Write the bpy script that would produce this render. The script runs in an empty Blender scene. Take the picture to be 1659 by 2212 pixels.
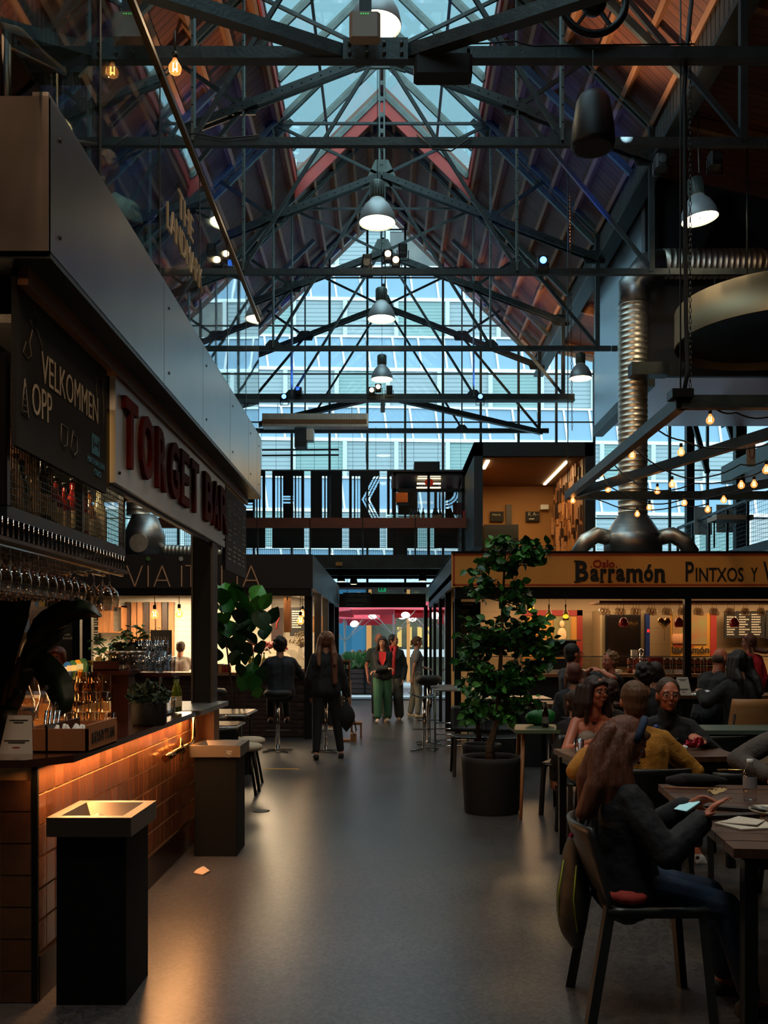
import bpy, bmesh, math, random
from math import sin, cos, pi, radians, sqrt, atan2
from mathutils import Vector, Matrix, noise as mnoise
R = random.Random(7)
SC = bpy.context.scene
COL = SC.collection
V = Vector
# ------------------------------------------------ camera (a level camera with a rising shift)
F, CX, CY, EYE = 2000.0, 838.0, 1392.0, 1.5
cam_d = bpy.data.cameras.new('camera'); cam = bpy.data.objects.new('camera', cam_d); COL.objects.link(cam)
cam.location = (0, 0, EYE); cam.rotation_euler = (radians(90), 0, 0)
cam_d.sensor_fit = 'VERTICAL'; cam_d.sensor_height = 36; cam_d.lens = 36 * F / 2212
cam_d.shift_x = -(CX - 829.5) / 2212; cam_d.shift_y = (CY - 1106) / 2212
cam_d.clip_start = 0.05; cam_d.clip_end = 400
SC.camera = cam
# ------------------------------------------------ sky and exposure
wd = bpy.data.worlds.new('world'); SC.world = wd; wd.use_nodes = True
wn = wd.node_tree; wn.nodes.clear()
wo = wn.nodes.new('ShaderNodeOutputWorld'); wb = wn.nodes.new('ShaderNodeBackground')
wb.inputs[0].default_value = (0.34, 0.60, 0.70, 1); wb.inputs[1].default_value = 0.85
wn.links.new(wb.outputs[0], wo.inputs[0])
SC.view_settings.view_transform = 'Standard'; SC.view_settings.look = 'None'
SC.view_settings.exposure = 0.6; SC.view_settings.gamma = 1.0; SC.view_settings.use_curve_mapping = False
SC.cycles.use_denoising = True
SC.cycles.max_bounces = 8; SC.cycles.transparent_max_bounces = 24
SC.cycles.sample_clamp_indirect = 4.0
def lamp(kind, name, loc, energy, color, size=0.1, rot=None, target=None, spot=None, size_y=None, spread=None):
    d = bpy.data.lights.new(name, kind); d.energy = energy; d.color = color
    if kind == 'AREA':
        d.size = size
        if size_y: d.shape = 'RECTANGLE'; d.size_y = size_y
        if spread: d.spread = spread
    elif kind == 'SUN': d.angle = size
    else: d.shadow_soft_size = size
    if spot: d.spot_size = spot; d.spot_blend = 0.6
    o = bpy.data.objects.new(name, d); COL.objects.link(o); o.location = loc
    if rot: o.rotation_euler = rot
    if target is not None: o.rotation_euler = (V(target) - V(loc)).to_track_quat('-Z', 'Y').to_euler()
    return o
WARM = (1.0, 0.55, 0.24); WARM2 = (1.0, 0.72, 0.42); COOL = (0.45, 0.75, 1.0)
lamp('SUN', 'overcast_sun', (0, 0, 40), 4.6, (0.8, 0.95, 1.0), size=radians(120), rot=(radians(28), radians(8), 0))
lamp('SPOT', 'unseen_warm_spot', (1.6, 1.0, 6.6), 200, (1, .6, .32), .3, target=(-1.5, 3.5, 3.4), spot=radians(34))  # unseen spot added to warm the steel fascia
lamp('SPOT', 'unseen_warm_spot', (-1.2, -.5, 5.6), 90, (1, .52, .28), .25, target=(-1.9, 3.4, 3.3), spot=radians(36))  # second unseen spot, added behind the camera for the fascia's near end
lamp('SPOT', 'unseen_warm_spot', (-.1, 2.0, 7.4), 120, (1, .66, .38), .3, rot=(0, 0, 0), spot=radians(110))  # unseen overhead spot, added for warm light near the camera
# ------------------------------------------------ materials
def lin(c):
    if isinstance(c, str):
        c = [int(c[i:i+2], 16) / 255 for i in (0, 2, 4)]
        c = [x / 12.92 if x <= 0.04045 else ((x + 0.055) / 1.055) ** 2.4 for x in c]
    return (*c[:3], 1.0)
MC = {}
def mat(name, col='808080', rough=0.6, metal=0.0, var=None, bump=None, emit=None, alpha=None, coat=0, stripes=None, col2=None, trans=0, spec=None, wave=None, sheen=0):
    """var=(scale, amount[, stretch xyz]) ; bump=(scale, strength[, stretch]) ; stripes=(axis, period, duty, col2)"""
    if name in MC: return MC[name]
    m = bpy.data.materials.new(name); MC[name] = m; m.use_nodes = True
    nt = m.node_tree; N = nt.nodes; L = nt.links; b = N['Principled BSDF']
    c = lin(col); b.inputs['Base Color'].default_value = c
    b.inputs['Roughness'].default_value = rough; b.inputs['Metallic'].default_value = metal
    if coat: b.inputs['Coat Weight'].default_value = coat; b.inputs['Coat Roughness'].default_value = 0.15
    if trans: b.inputs['Transmission Weight'].default_value = trans
    if spec is not None: b.inputs['Specular IOR Level'].default_value = spec
    if sheen: b.inputs['Sheen Weight'].default_value = sheen
    if emit: b.inputs['Emission Color'].default_value = lin(emit[0]); b.inputs['Emission Strength'].default_value = emit[1]
    if alpha is not None: b.inputs['Alpha'].default_value = alpha
    src = None
    def coords(stretch, scale):
        tc = N.new('ShaderNodeTexCoord'); mp = N.new('ShaderNodeMapping')
        L.new(tc.outputs['Object'], mp.inputs[0]); mp.inputs['Scale'].default_value = [s * scale for s in stretch]
        return mp.outputs[0]
    if var:
        st = var[2] if len(var) > 2 else (1, 1, 1)
        nz = N.new('ShaderNodeTexNoise'); L.new(coords(st, var[0]), nz.inputs['Vector'])
        nz.inputs['Scale'].default_value = 1.0; nz.inputs['Detail'].default_value = 4
        rp = N.new('ShaderNodeValToRGB'); L.new(nz.outputs[0], rp.inputs[0])
        a = var[1]; d = lin(col2) if col2 else [max(0, x * (1 - a)) for x in c[:3]] + [1]
        e = c if col2 else [min(1, x * (1 + a)) for x in c[:3]] + [1]
        rp.color_ramp.elements[0].position = 0.2; rp.color_ramp.elements[1].position = 0.8
        rp.color_ramp.elements[0].color = d; rp.color_ramp.elements[1].color = e
        src = rp.outputs[0]
        mr = N.new('ShaderNodeMapRange'); L.new(nz.outputs[0], mr.inputs[0])
        mr.inputs[3].default_value = max(0.02, rough - 0.08); mr.inputs[4].default_value = min(1, rough + 0.08)
        L.new(mr.outputs[0], b.inputs['Roughness'])
    if stripes:
        ax, per, duty, c2 = stripes
        tc = N.new('ShaderNodeTexCoord'); sp = N.new('ShaderNodeSeparateXYZ'); L.new(tc.outputs['Object'], sp.inputs[0])
        m1 = N.new('ShaderNodeMath'); m1.operation = 'DIVIDE'; L.new(sp.outputs[ax], m1.inputs[0]); m1.inputs[1].default_value = per
        m2 = N.new('ShaderNodeMath'); m2.operation = 'FRACT'; L.new(m1.outputs[0], m2.inputs[0])
        m3 = N.new('ShaderNodeMath'); m3.operation = 'LESS_THAN'; L.new(m2.outputs[0], m3.inputs[0]); m3.inputs[1].default_value = duty
        mx = N.new('ShaderNodeMix'); mx.data_type = 'RGBA'; L.new(m3.outputs[0], mx.inputs[0])
        if src: L.new(src, mx.inputs[6])
        else: mx.inputs[6].default_value = c
        mx.inputs[7].default_value = lin(c2); src = mx.outputs[2]
    if src:
        L.new(src, b.inputs['Base Color'])
        if emit and emit[0] == 'base': L.new(src, b.inputs['Emission Color'])
    if bump:
        st = bump[2] if len(bump) > 2 else (1, 1, 1)
        nz = N.new('ShaderNodeTexNoise'); L.new(coords(st, bump[0]), nz.inputs['Vector']); nz.inputs['Scale'].default_value = 1.0; nz.inputs['Detail'].default_value = 5
        bp = N.new('ShaderNodeBump'); bp.inputs['Strength'].default_value = bump[1]; bp.inputs['Distance'].default_value = 0.02
        L.new(nz.outputs[0], bp.inputs['Height']); L.new(bp.outputs[0], b.inputs['Normal'])
    if wave:   # (scale, strength) rope or knit relief
        wv = N.new('ShaderNodeTexWave'); wv.inputs['Scale'].default_value = wave[0]; wv.inputs['Distortion'].default_value = 1.0
        tc = N.new('ShaderNodeTexCoord'); L.new(tc.outputs['Object'], wv.inputs['Vector'])
        bp = N.new('ShaderNodeBump'); bp.inputs['Strength'].default_value = wave[1]; bp.inputs['Distance'].default_value = 0.01
        L.new(wv.outputs[0], bp.inputs['Height']); L.new(bp.outputs[0], b.inputs['Normal'])
    return m
def glass(name, tint='ffffff', rough=0.02, refl=1.0, opac=0.0, bump=None):
    """pane glass: see-through, with a Fresnel mirror on top"""
    if name in MC: return MC[name]
    m = bpy.data.materials.new(name); MC[name] = m; m.use_nodes = True
    nt = m.node_tree; N = nt.nodes; L = nt.links; N.clear()
    o = N.new('ShaderNodeOutputMaterial'); t = N.new('ShaderNodeBsdfTransparent'); g = N.new('ShaderNodeBsdfGlossy'); mx = N.new('ShaderNodeMixShader')
    t.inputs[0].default_value = lin(tint); g.inputs['Roughness'].default_value = rough
    lw = N.new('ShaderNodeLayerWeight'); lw.inputs[0].default_value = .5
    pw = N.new('ShaderNodeMath'); pw.operation = 'POWER'; L.new(lw.outputs['Facing'], pw.inputs[0]); pw.inputs[1].default_value = 4.0
    fr = N.new('ShaderNodeMath'); fr.operation = 'MULTIPLY_ADD'; L.new(pw.outputs[0], fr.inputs[0]); fr.inputs[1].default_value = .9; fr.inputs[2].default_value = .04
    mu = N.new('ShaderNodeMath'); mu.operation = 'MULTIPLY_ADD'; L.new(fr.outputs[0], mu.inputs[0]); mu.inputs[1].default_value = refl; mu.inputs[2].default_value = opac
    mu.use_clamp = True
    if bump:
        nz = N.new('ShaderNodeTexNoise'); nz.inputs['Scale'].default_value = bump[0]
        tc = N.new('ShaderNodeTexCoord'); L.new(tc.outputs['Object'], nz.inputs['Vector'])
        bp = N.new('ShaderNodeBump'); bp.inputs['Strength'].default_value = bump[1]; L.new(nz.outputs[0], bp.inputs['Height'])
        L.new(bp.outputs[0], g.inputs['Normal'])
    L.new(mu.outputs[0], mx.inputs[0]); L.new(t.outputs[0], mx.inputs[1]); L.new(g.outputs[0], mx.inputs[2]); L.new(mx.outputs[0], o.inputs[0])
    return m
def emi(name, col, s):
    if name in MC: return MC[name]
    m = bpy.data.materials.new(name); MC[name] = m; m.use_nodes = True
    N = m.node_tree.nodes; N.clear(); o = N.new('ShaderNodeOutputMaterial'); e = N.new('ShaderNodeEmission')
    e.inputs[0].default_value = lin(col); e.inputs[1].default_value = s; m.node_tree.links.new(e.outputs[0], o.inputs[0]); return m
# ------------------------------------------------ geometry helpers
def P(px, py, D):
    return V(((px - CX) / F * D, D, EYE - (py - CY) / F * D))
def PF(px, py):
    D = F * EYE / (py - CY); return V(((px - CX) / F * D, D, 0))
def PXw(px, X): return X * F / (px - CX)      # distance at which a plane of constant X shows at column px
ORG = {}
class MB:
    def __init__(s): s.v = []; s.f = []; s.m = []; s.s = []
    def add(s, vs, fs, mi=0, sm=False):
        n = len(s.v); s.v += [V(v) for v in vs]; s.f += [[i + n for i in f] for f in fs]; s.m += [mi] * len(fs); s.s += [sm] * len(fs); return s
    def box(s, a, b, mi=0):
        x0, x1 = sorted((a[0], b[0])); y0, y1 = sorted((a[1], b[1])); z0, z1 = sorted((a[2], b[2]))
        return s.add([(x0,y0,z0),(x1,y0,z0),(x1,y1,z0),(x0,y1,z0),(x0,y0,z1),(x1,y0,z1),(x1,y1,z1),(x0,y1,z1)],
                     [(0,3,2,1),(4,5,6,7),(0,1,5,4),(1,2,6,5),(2,3,7,6),(3,0,4,7)], mi)
    def cbox(s, a, b, c=0.01, mi=0):      # box with chamfered upright edges
        x0, x1 = sorted((a[0], b[0])); y0, y1 = sorted((a[1], b[1])); z0, z1 = sorted((a[2], b[2]))
        o = [(x0+c,y0),(x1-c,y0),(x1,y0+c),(x1,y1-c),(x1-c,y1),(x0+c,y1),(x0,y1-c),(x0,y0+c)]
        return s.prism(o, z0, z1, mi)
    def prism(s, pts, z0, z1, mi=0, sm=False):
        n = len(pts)
        return s.add([(p[0],p[1],z0) for p in pts] + [(p[0],p[1],z1) for p in pts],
                     [tuple(range(n))[::-1], tuple(range(n, 2*n))] + [(i, (i+1)%n, n+(i+1)%n, n+i) for i in range(n)], mi, sm)
    def poly(s, pts, d, mi=0):            # extrude a 3D polygon along vector d
        n = len(pts); d = V(d); q = [V(p) for p in pts]
        return s.add(q + [p + d for p in q], [tuple(range(n))[::-1], tuple(range(n, 2*n))] + [(i, (i+1)%n, n+(i+1)%n, n+i) for i in range(n)], mi)
    def bar(s, a, b, w, h=None, up=(0,0,1), mi=0):
        a = V(a); b = V(b); h = h or w; d = (b - a); L = d.length
        if L < 1e-6: return s
        d.normalize(); u = V(up); u = u - d * u.dot(d)
        if u.length < 1e-3: u = V((0,1,0)) - d * d.y
        if u.length < 1e-3: u = V((1,0,0))
        u.normalize(); r = d.cross(u); vs = []
        for p in (a, b):
            for i, j in ((-1,-1),(1,-1),(1,1),(-1,1)): vs.append(p + r * (i*w/2) + u * (j*h/2))
        return s.add(vs, [(0,3,2,1),(4,5,6,7),(0,1,5,4),(1,2,6,5),(2,3,7,6),(3,0,4,7)], mi)
    def tube(s, a, b, r, r2=None, n=8, mi=0, cap=True):
        return s.path([a, b], [r, r if r2 is None else r2], n, mi, cap)
    def path(s, pts, r, n=6, mi=0, cap=True, closed=False):
        pts = [V(p) for p in pts]; k = len(pts)
        rs = r if isinstance(r, (list, tuple)) else [r] * k
        up = None; vs = []
        for i, p in enumerate(pts):
            if closed: d = pts[(i+1) % k] - pts[i-1]
            else: d = pts[min(i+1, k-1)] - pts[max(i-1, 0)]
            if d.length < 1e-9: d = V((0,0,1))
            d.normalize()
            if up is None: up = V((0,0,1)) if abs(d.z) < 0.9 else V((1,0,0))
            up = up - d * up.dot(d)
            if up.length < 1e-4: up = V((1,0,0)) - d * d.x
            up.normalize(); q = d.cross(up)
            for j in range(n):
                t = 2*pi*j/n; vs.append(p + (up * cos(t) + q * sin(t)) * rs[i])
        fs = []
        for i in range(k if closed else k-1):
            i2 = (i+1) % k
            for j in range(n): fs.append((i*n+j, i*n+(j+1)%n, i2*n+(j+1)%n, i2*n+j))
        s.add(vs, fs, mi, True)
        if cap and not closed:
            o = len(s.v) - k*n
            s.f.append(list(range(o, o+n))[::-1]); s.m.append(mi); s.s.append(False)
            s.f.append(list(range(o+(k-1)*n, o+k*n))); s.m.append(mi); s.s.append(False)
        return s
    def lathe(s, prof, c=(0,0,0), n=16, mi=0, ax='z', cap=True):
        vs = []; fs = []; k = len(prof); c = V(c)
        for (r, h) in prof:
            for j in range(n):
                t = 2*pi*j/n; x, y = r*cos(t), r*sin(t)
                vs.append(c + (V((x,y,h)) if ax == 'z' else V((h,x,y)) if ax == 'x' else V((y,h,x))))
        for i in range(k-1):
            for j in range(n): fs.append((i*n+j, i*n+(j+1)%n, (i+1)*n+(j+1)%n, (i+1)*n+j))
        s.add(vs, fs, mi, True)
        if cap:
            o = len(s.v) - k*n
            if prof[0][0] > 1e-4: s.f.append(list(range(o, o+n))[::-1]); s.m.append(mi); s.s.append(False)
            if prof[-1][0] > 1e-4: s.f.append(list(range(o+(k-1)*n, o+k*n))); s.m.append(mi); s.s.append(False)
        return s
    def ball(s, c, r, n=10, mi=0):
        r = r if isinstance(r, (tuple, list)) else (r, r, r)
        k = max(4, n//2 + 1); c = V(c); vs = [c + V((0,0,-r[2]))]
        for i in range(1, k):
            a = -pi/2 + pi*i/k
            for j in range(n):
                t = 2*pi*j/n; vs.append(c + V((r[0]*cos(a)*cos(t), r[1]*cos(a)*sin(t), r[2]*sin(a))))
        vs.append(c + V((0,0,r[2]))); fs = [(0, 1+(j+1)%n, 1+j) for j in range(n)]
        for i in range(k-2):
            for j in range(n): fs.append((1+i*n+j, 1+i*n+(j+1)%n, 1+(i+1)*n+(j+1)%n, 1+(i+1)*n+j))
        o = 1 + (k-2)*n; fs += [(o+j, o+(j+1)%n, len(vs)-1) for j in range(n)]
        return s.add(vs, fs, mi, True)
    def grid(s, fn, nu, nv, mi=0, th=0.0, sm=True):
        vs = [V(fn(i/nu, j/nv)) for i in range(nu+1) for j in range(nv+1)]
        fs = [(i*(nv+1)+j, (i+1)*(nv+1)+j, (i+1)*(nv+1)+j+1, i*(nv+1)+j+1) for i in range(nu) for j in range(nv)]
        return s.add(vs, fs, mi, sm)
    def xf(s, M, start=0):
        for i in range(start, len(s.v)): s.v[i] = M @ s.v[i]
        return s
    def build(s, name, m, parent=None, org=None, smooth=None):
        me = bpy.data.meshes.new(name)
        if parent is not None: o0 = ORG.get(parent.name, V((0,0,0)))
        elif org is not None: o0 = V(org)
        else:
            xs = [v.x for v in s.v]; ys = [v.y for v in s.v]; zs = [v.z for v in s.v]
            o0 = V(((min(xs)+max(xs))/2, (min(ys)+max(ys))/2, min(zs)))
        me.from_pydata([v - o0 for v in s.v], [], s.f)
        ms = m if isinstance(m, (list, tuple)) else [m]
        for x in ms: me.materials.append(x)
        me.polygons.foreach_set('material_index', s.m)
        me.polygons.foreach_set('use_smooth', s.s if smooth is None else [smooth]*len(s.f))
        o = bpy.data.objects.new(name, me); COL.objects.link(o)
        if parent is not None: o.parent = parent; ORG[o.name] = o0
        else: o.location = o0; ORG[o.name] = o0
        return o
def tag(o, label=None, cat=None, group=None, kind=None):
    if label: o['label'] = label
    if cat: o['category'] = cat
    if group: o['group'] = group
    if kind: o['kind'] = kind
    return o
def thing(name, label, cat, loc=(0,0,0), rz=0, group=None):
    o = bpy.data.objects.new(name, None); COL.objects.link(o); o.location = loc; o.rotation_euler = (0,0,rz); o.empty_display_size = 0.05
    ORG[o.name] = V(loc) if rz == 0 else V((0,0,0)); return tag(o, label, cat, group)
def local(name, label, cat, group=None):     # built about its own origin, moved later
    o = thing(name, label, cat, (0,0,0), 0, group); return o
def struct(name, mb, m, parent=None):
    o = mb.build(name, m, parent)
    if parent is None: o['kind'] = 'structure'
    return o
def dup(root, loc, rz=0, label=None, scale=None, group=None, mats=None):
    r = root.copy(); COL.objects.link(r); r.location = loc; r.rotation_euler = (0,0,rz)
    if scale: r.scale = (scale,)*3 if not isinstance(scale, tuple) else scale
    if label: r['label'] = label
    if group: r['group'] = group
    for ch in list(root.children):
        c = ch.copy(); COL.objects.link(c); c.parent = r
        for g in list(ch.children):
            d = g.copy(); COL.objects.link(d); d.parent = c
    return r
def place(root, loc, rz=0, label=None, scale=None):
    root.location = loc; root.rotation_euler = (0,0,rz)
    if scale: root.scale = (scale,)*3 if not isinstance(scale, tuple) else scale
    if label: root['label'] = label
    return root
class Many:     # first call moves the prototype, later ones copy it
    def __init__(s, proto): s.p = proto; s.n = 0
    def __call__(s, loc, rz=0, label=None, scale=None):
        s.n += 1
        return place(s.p, loc, rz, label, scale) if s.n == 1 else dup(s.p, loc, rz, label, scale if scale else 1.0)
def txt_mesh(body, size, ext=0.004, off=0.0, xs=1.0, align='LEFT', sp=1.0, shear=0):
    c = bpy.data.curves.new('t', 'FONT'); c.body = body; c.size = size; c.extrude = ext; c.offset = off; c.align_x = align; c.space_character = sp; c.shear = shear
    c.resolution_u = 3
    o = bpy.data.objects.new('t', c); COL.objects.link(o)
    dg = bpy.context.evaluated_depsgraph_get(); me = bpy.data.meshes.new_from_object(o.evaluated_get(dg))
    vs = [V((v.co.x*xs, v.co.y, v.co.z)) for v in me.vertices]; fs = [list(p.vertices) for p in me.polygons]
    bpy.data.objects.remove(o); bpy.data.curves.remove(c); bpy.data.meshes.remove(me)
    return vs, fs
def text(mb, body, pos, right, up, width=None, height=None, ext=0.004, off=0.0, mi=0, size=1.0, sp=1.0, shear=0):
    """letters laid from pos along right, standing along up; fitted to width and height"""
    vs, fs = txt_mesh(body, size, 1.0, off, sp=sp, shear=shear)
    if not vs: return mb
    x0 = min(v.x for v in vs); x1 = max(v.x for v in vs); y0 = min(v.y for v in vs); y1 = max(v.y for v in vs)
    kx = width/(x1-x0) if width else None; ky = height/(y1-y0) if height else None
    if kx is None: kx = ky
    if ky is None: ky = kx
    r = V(right).normalized(); u = V(up).normalized(); n = r.cross(u); pos = V(pos)
    return mb.add([pos + r*((v.x-x0)*kx) + u*((v.y-y0)*ky) + n*(v.z*ext) for v in vs], fs, mi)
def jit(a): return R.uniform(-a, a)
# ------------------------------------------------ shared materials
M_steel = mat('dark_riveted_steel', '353c3c', 0.45, 0.5, var=(6, .35), bump=(30, .15))
M_steel2 = mat('grey_green_steel', '5a645f', 0.45, 0.4, var=(5, .35), bump=(30, .12))
M_black = mat('black_metal', '0d0e10', 0.42, 0.3)
M_matte = mat('matte_black', '0b0b0c', 0.7)
M_brush = mat('brushed_steel', 'a8a8a6', 0.38, 1.0, var=(3, .25, (1, 1, 6)), bump=(6, .03, (1, 1, 20)))
M_galv = mat('galvanised_duct', 'dcd6c8', 0.42, 1.0, var=(9, .2))
M_chrome = mat('chrome', 'd0d0d0', 0.12, 1.0)
M_roofwood = mat('roof_boards', '7d4c38', 0.6, var=(1.2, .5, (1, 6, 1)), bump=(8, .3, (.6, 6, .6)), stripes=(1, .14, .08, '150c08'))
M_purlin = mat('purlin_timber', 'b07c54', 0.6, var=(3, .4, (4, .5, 4)), bump=(10, .3, (3, .3, 3)))
M_clad = mat('grey_cladding', '4a443f', 0.65, var=(3, .35, (1, 8, 1)), bump=(10, .3, (1, 8, .5)))
M_darkwood = mat('dark_wood', '2c1a12', 0.4, var=(3, .5, (8, 1, 8)), bump=(8, .15, (8, 1, 8)))
M_tablewood = mat('table_boards', '4a2e20', 0.42, var=(2.5, .5, (12, 1, 1)), bump=(6, .2, (14, 1, 1)))
M_wood = mat('warm_wood', '8a5a34', 0.5, var=(3, .4, (8, 1, 1)), bump=(8, .2, (8, 1, 1)))
M_red = mat('red_paint', 'b03a30', 0.5, var=(4, .15))
M_glass = glass('window_glass', 'eef8fa', 0.01, 1.0)
M_white = mat('white_paint', 'd8dcdc', 0.6)
M_dark = mat('dark_paint', '16181b', 0.55, var=(4, .2))
M_leaf = mat('leaf_green', '2f6a2a', 0.42, var=(14, .4), spec=.4)
M_soil = mat('soil', '1c130d', 0.95, bump=(60, 1))
M_bulb = emi('bulb_filament', 'ffc27a', 14.0)
M_bulbglass = glass('bulb_glass', 'ffd9a8', 0.02, 1.2)
_n = M_bulbglass.node_tree; _e = _n.nodes.new('ShaderNodeEmission'); _e.inputs[0].default_value = lin('ff9a50'); _e.inputs[1].default_value = .55; _a = _n.nodes.new('ShaderNodeAddShader')
_o = [x for x in _n.nodes if x.type == 'OUTPUT_MATERIAL'][0]; _n.links.new(_o.inputs[0].links[0].from_socket, _a.inputs[0]); _n.links.new(_e.outputs[0], _a.inputs[1]); _n.links.new(_a.outputs[0], _o.inputs[0])
M_clear = glass('clear_glass', 'f8f8f8', 0.03, 2.4, 0.06)
M_cable = mat('black_cable', '0a0a0a', 0.6)
# ================================================ setting
M_floor = mat('polished_concrete', '444242', 0.3, spec=.5)
struct('floor', MB().box((-9.6, -3, -.2), (10.6, 25.1, 0)), M_floor)
X0 = -.115; RZ = 13.42; RS = .987; EV = 4.08; YG = 25.0; SKX = 1.85; SKY = 20.0
struct('wall_left', MB().box((-9.6, -3, 0), (-9.4, 25, 9)), mat('dark_wall', '1a1c20', .8, var=(2, .2)))
struct('wall_right', MB().box((10.4, -3, 0), (10.6, 25, 9)), MC['dark_wall'])
struct('wall_back', MB().box((-9.6, -3.2, 0), (10.6, -3, 14)), MC['dark_wall'])
# nave roof: two slopes with the ridge opening for the rooflight
def slope(sx, y0, y1, x0, x1, th=.18):
    m = MB(); a = [(X0+sx*x0, y0, RZ-RS*x0), (X0+sx*x1, y0, RZ-RS*x1), (X0+sx*x1, y1, RZ-RS*x1), (X0+sx*x0, y1, RZ-RS*x0)]
    return m.poly(a if sx > 0 else a[::-1], (0, 0, th))
for sx, nm in ((-1, 'roof_left'), (1, 'roof_right')):
    m = slope(sx, -3, SKY, SKX, 4.35); m2 = slope(sx, SKY, YG+.6, 0, 4.35)
    m.add(m2.v, m2.f); ro = struct(nm, m, M_roofwood)
    for k in range(6):                       # purlins, one by one
        x = SKX + .18 + k*.42; p = MB()
        n = V((-sx*RS, 0, -1)).normalized()
        a = V((X0+sx*x, -2.9, RZ-RS*x)) + n*.08; b = a.copy(); b.y = YG
        p.bar(a, b, .07, .16, up=n); p.build('purlin', M_purlin, ro)
    for k in range(4):
        x = .35 + k*.42; n = V((-sx*RS, 0, -1)).normalized()
        a = V((X0+sx*x, SKY+.1, RZ-RS*x)) + n*.08; b = a.copy(); b.y = YG
        MB().bar(a, b, .07, .16, up=n).build('purlin', M_purlin, ro)
    for k in range(9):                      # common rafters between the trusses
        y = 2.0 + k*2.6; n = V((-sx*RS, 0, -1)).normalized()
        a = V((X0+sx*SKX, y, RZ-RS*SKX)) + n*.2; b = V((X0+sx*4.2, y, RZ-RS*4.2)) + n*.2
        MB().bar(a, b, .07, .1, up=n).build('rafter', M_steel2, ro)
# aisle roofs
for sx, nm, xw in ((-1, 'ceiling_left', 9.5), (1, 'ceiling_right', 10.5)):
    m = MB(); xa = abs(X0+sx*4.1); a = [(sx*xa, -3, 9.62), (sx*xw, -3, 8.1), (sx*xw, YG+.4, 8.1), (sx*xa, YG+.4, 9.62)]
    m.poly(a if sx > 0 else a[::-1], (0, 0, .2)); ro = struct(nm, m, M_roofwood)
    for k in range(10):
        y = 1.0 + k*2.6
        MB().bar((sx*xa, y, 9.52), (sx*xw, y, 8.0), .1, .16).build('rafter', M_purlin, ro)
# eaves beams with upright boarding
for sx, nm in ((-1, 'beam_left'), (1, 'beam_right')):
    x = X0 + sx*4.1
    m = MB().box((x, -3, 8.77), (x+sx*.14, YG, 9.69)); e = struct(nm, m, M_clad)
    MB().box((x-sx*.05, -3, 8.72), (x+sx*.2, YG, 8.8)).build('lower_flange', M_steel, e)
    MB().box((x-sx*.03, -3, 9.62), (x+sx*.05, YG, 9.72)).build('upper_rail', M_steel, e)
    k = 0; b = MB(); y = 3.0
    while y < YG-.2:
        b.box((x-sx*.012, y, 8.8), (x, y+.125, 9.62)); y += .15
    tag(b.build('cladding_board', M_clad, e), kind='stuff')
# rooflight: bars and panes, red upstands and red end boards
sk = thing('rooflight', 'glazed ridge rooflight with slanting bars above the hall', 'skylight', (X0, 8, RZ-RS*SKX)); sk['kind'] = 'structure'
for sx in (-1, 1):
    ys = [(-3 + i*1.15) for i in range(21)]
    for i, y in enumerate(ys):
        MB().bar((X0, y, RZ), (X0+sx*SKX, y, RZ-RS*SKX), .055, .13, up=(sx*RS, 0, 1)).build('glazing_bar', M_steel2, sk)
        if i < 20:
            a = [(X0, y+.03, RZ+.03), (X0+sx*SKX, y+.03, RZ-RS*SKX+.03), (X0+sx*SKX, y+1.12, RZ-RS*SKX+.03), (X0, y+1.12, RZ+.03)]
            MB().poly(a, (0, 0, .012)).build('pane', M_glass, sk)
    MB().box((X0+sx*SKX, -3, RZ-RS*SKX-.22), (X0+sx*(SKX+.05), SKY, RZ-RS*SKX+.1)).build('red_upstand', M_red, sk)['label'] = 'red painted upstand'
    # purlin of the rooflight with little brackets
    MB().bar((X0+sx*SKX*.62, -3, RZ-RS*SKX*.62-.1), (X0+sx*SKX*.62, SKY, RZ-RS*SKX*.62-.1), .05, .05).build('cross_bar', M_steel2, sk)
    MB().poly([(X0, SKY, RZ), (X0, SKY, RZ-.42), (X0+sx*(SKX+.05), SKY, RZ-RS*SKX-.47), (X0+sx*(SKX+.05), SKY, RZ-RS*SKX)], (0, .05, 0)).build('red_end_board', M_red, sk)
MB().bar((X0, -3, RZ), (X0, SKY, RZ), .12, .12).build('ridge_bar', M_steel2, sk)
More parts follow.
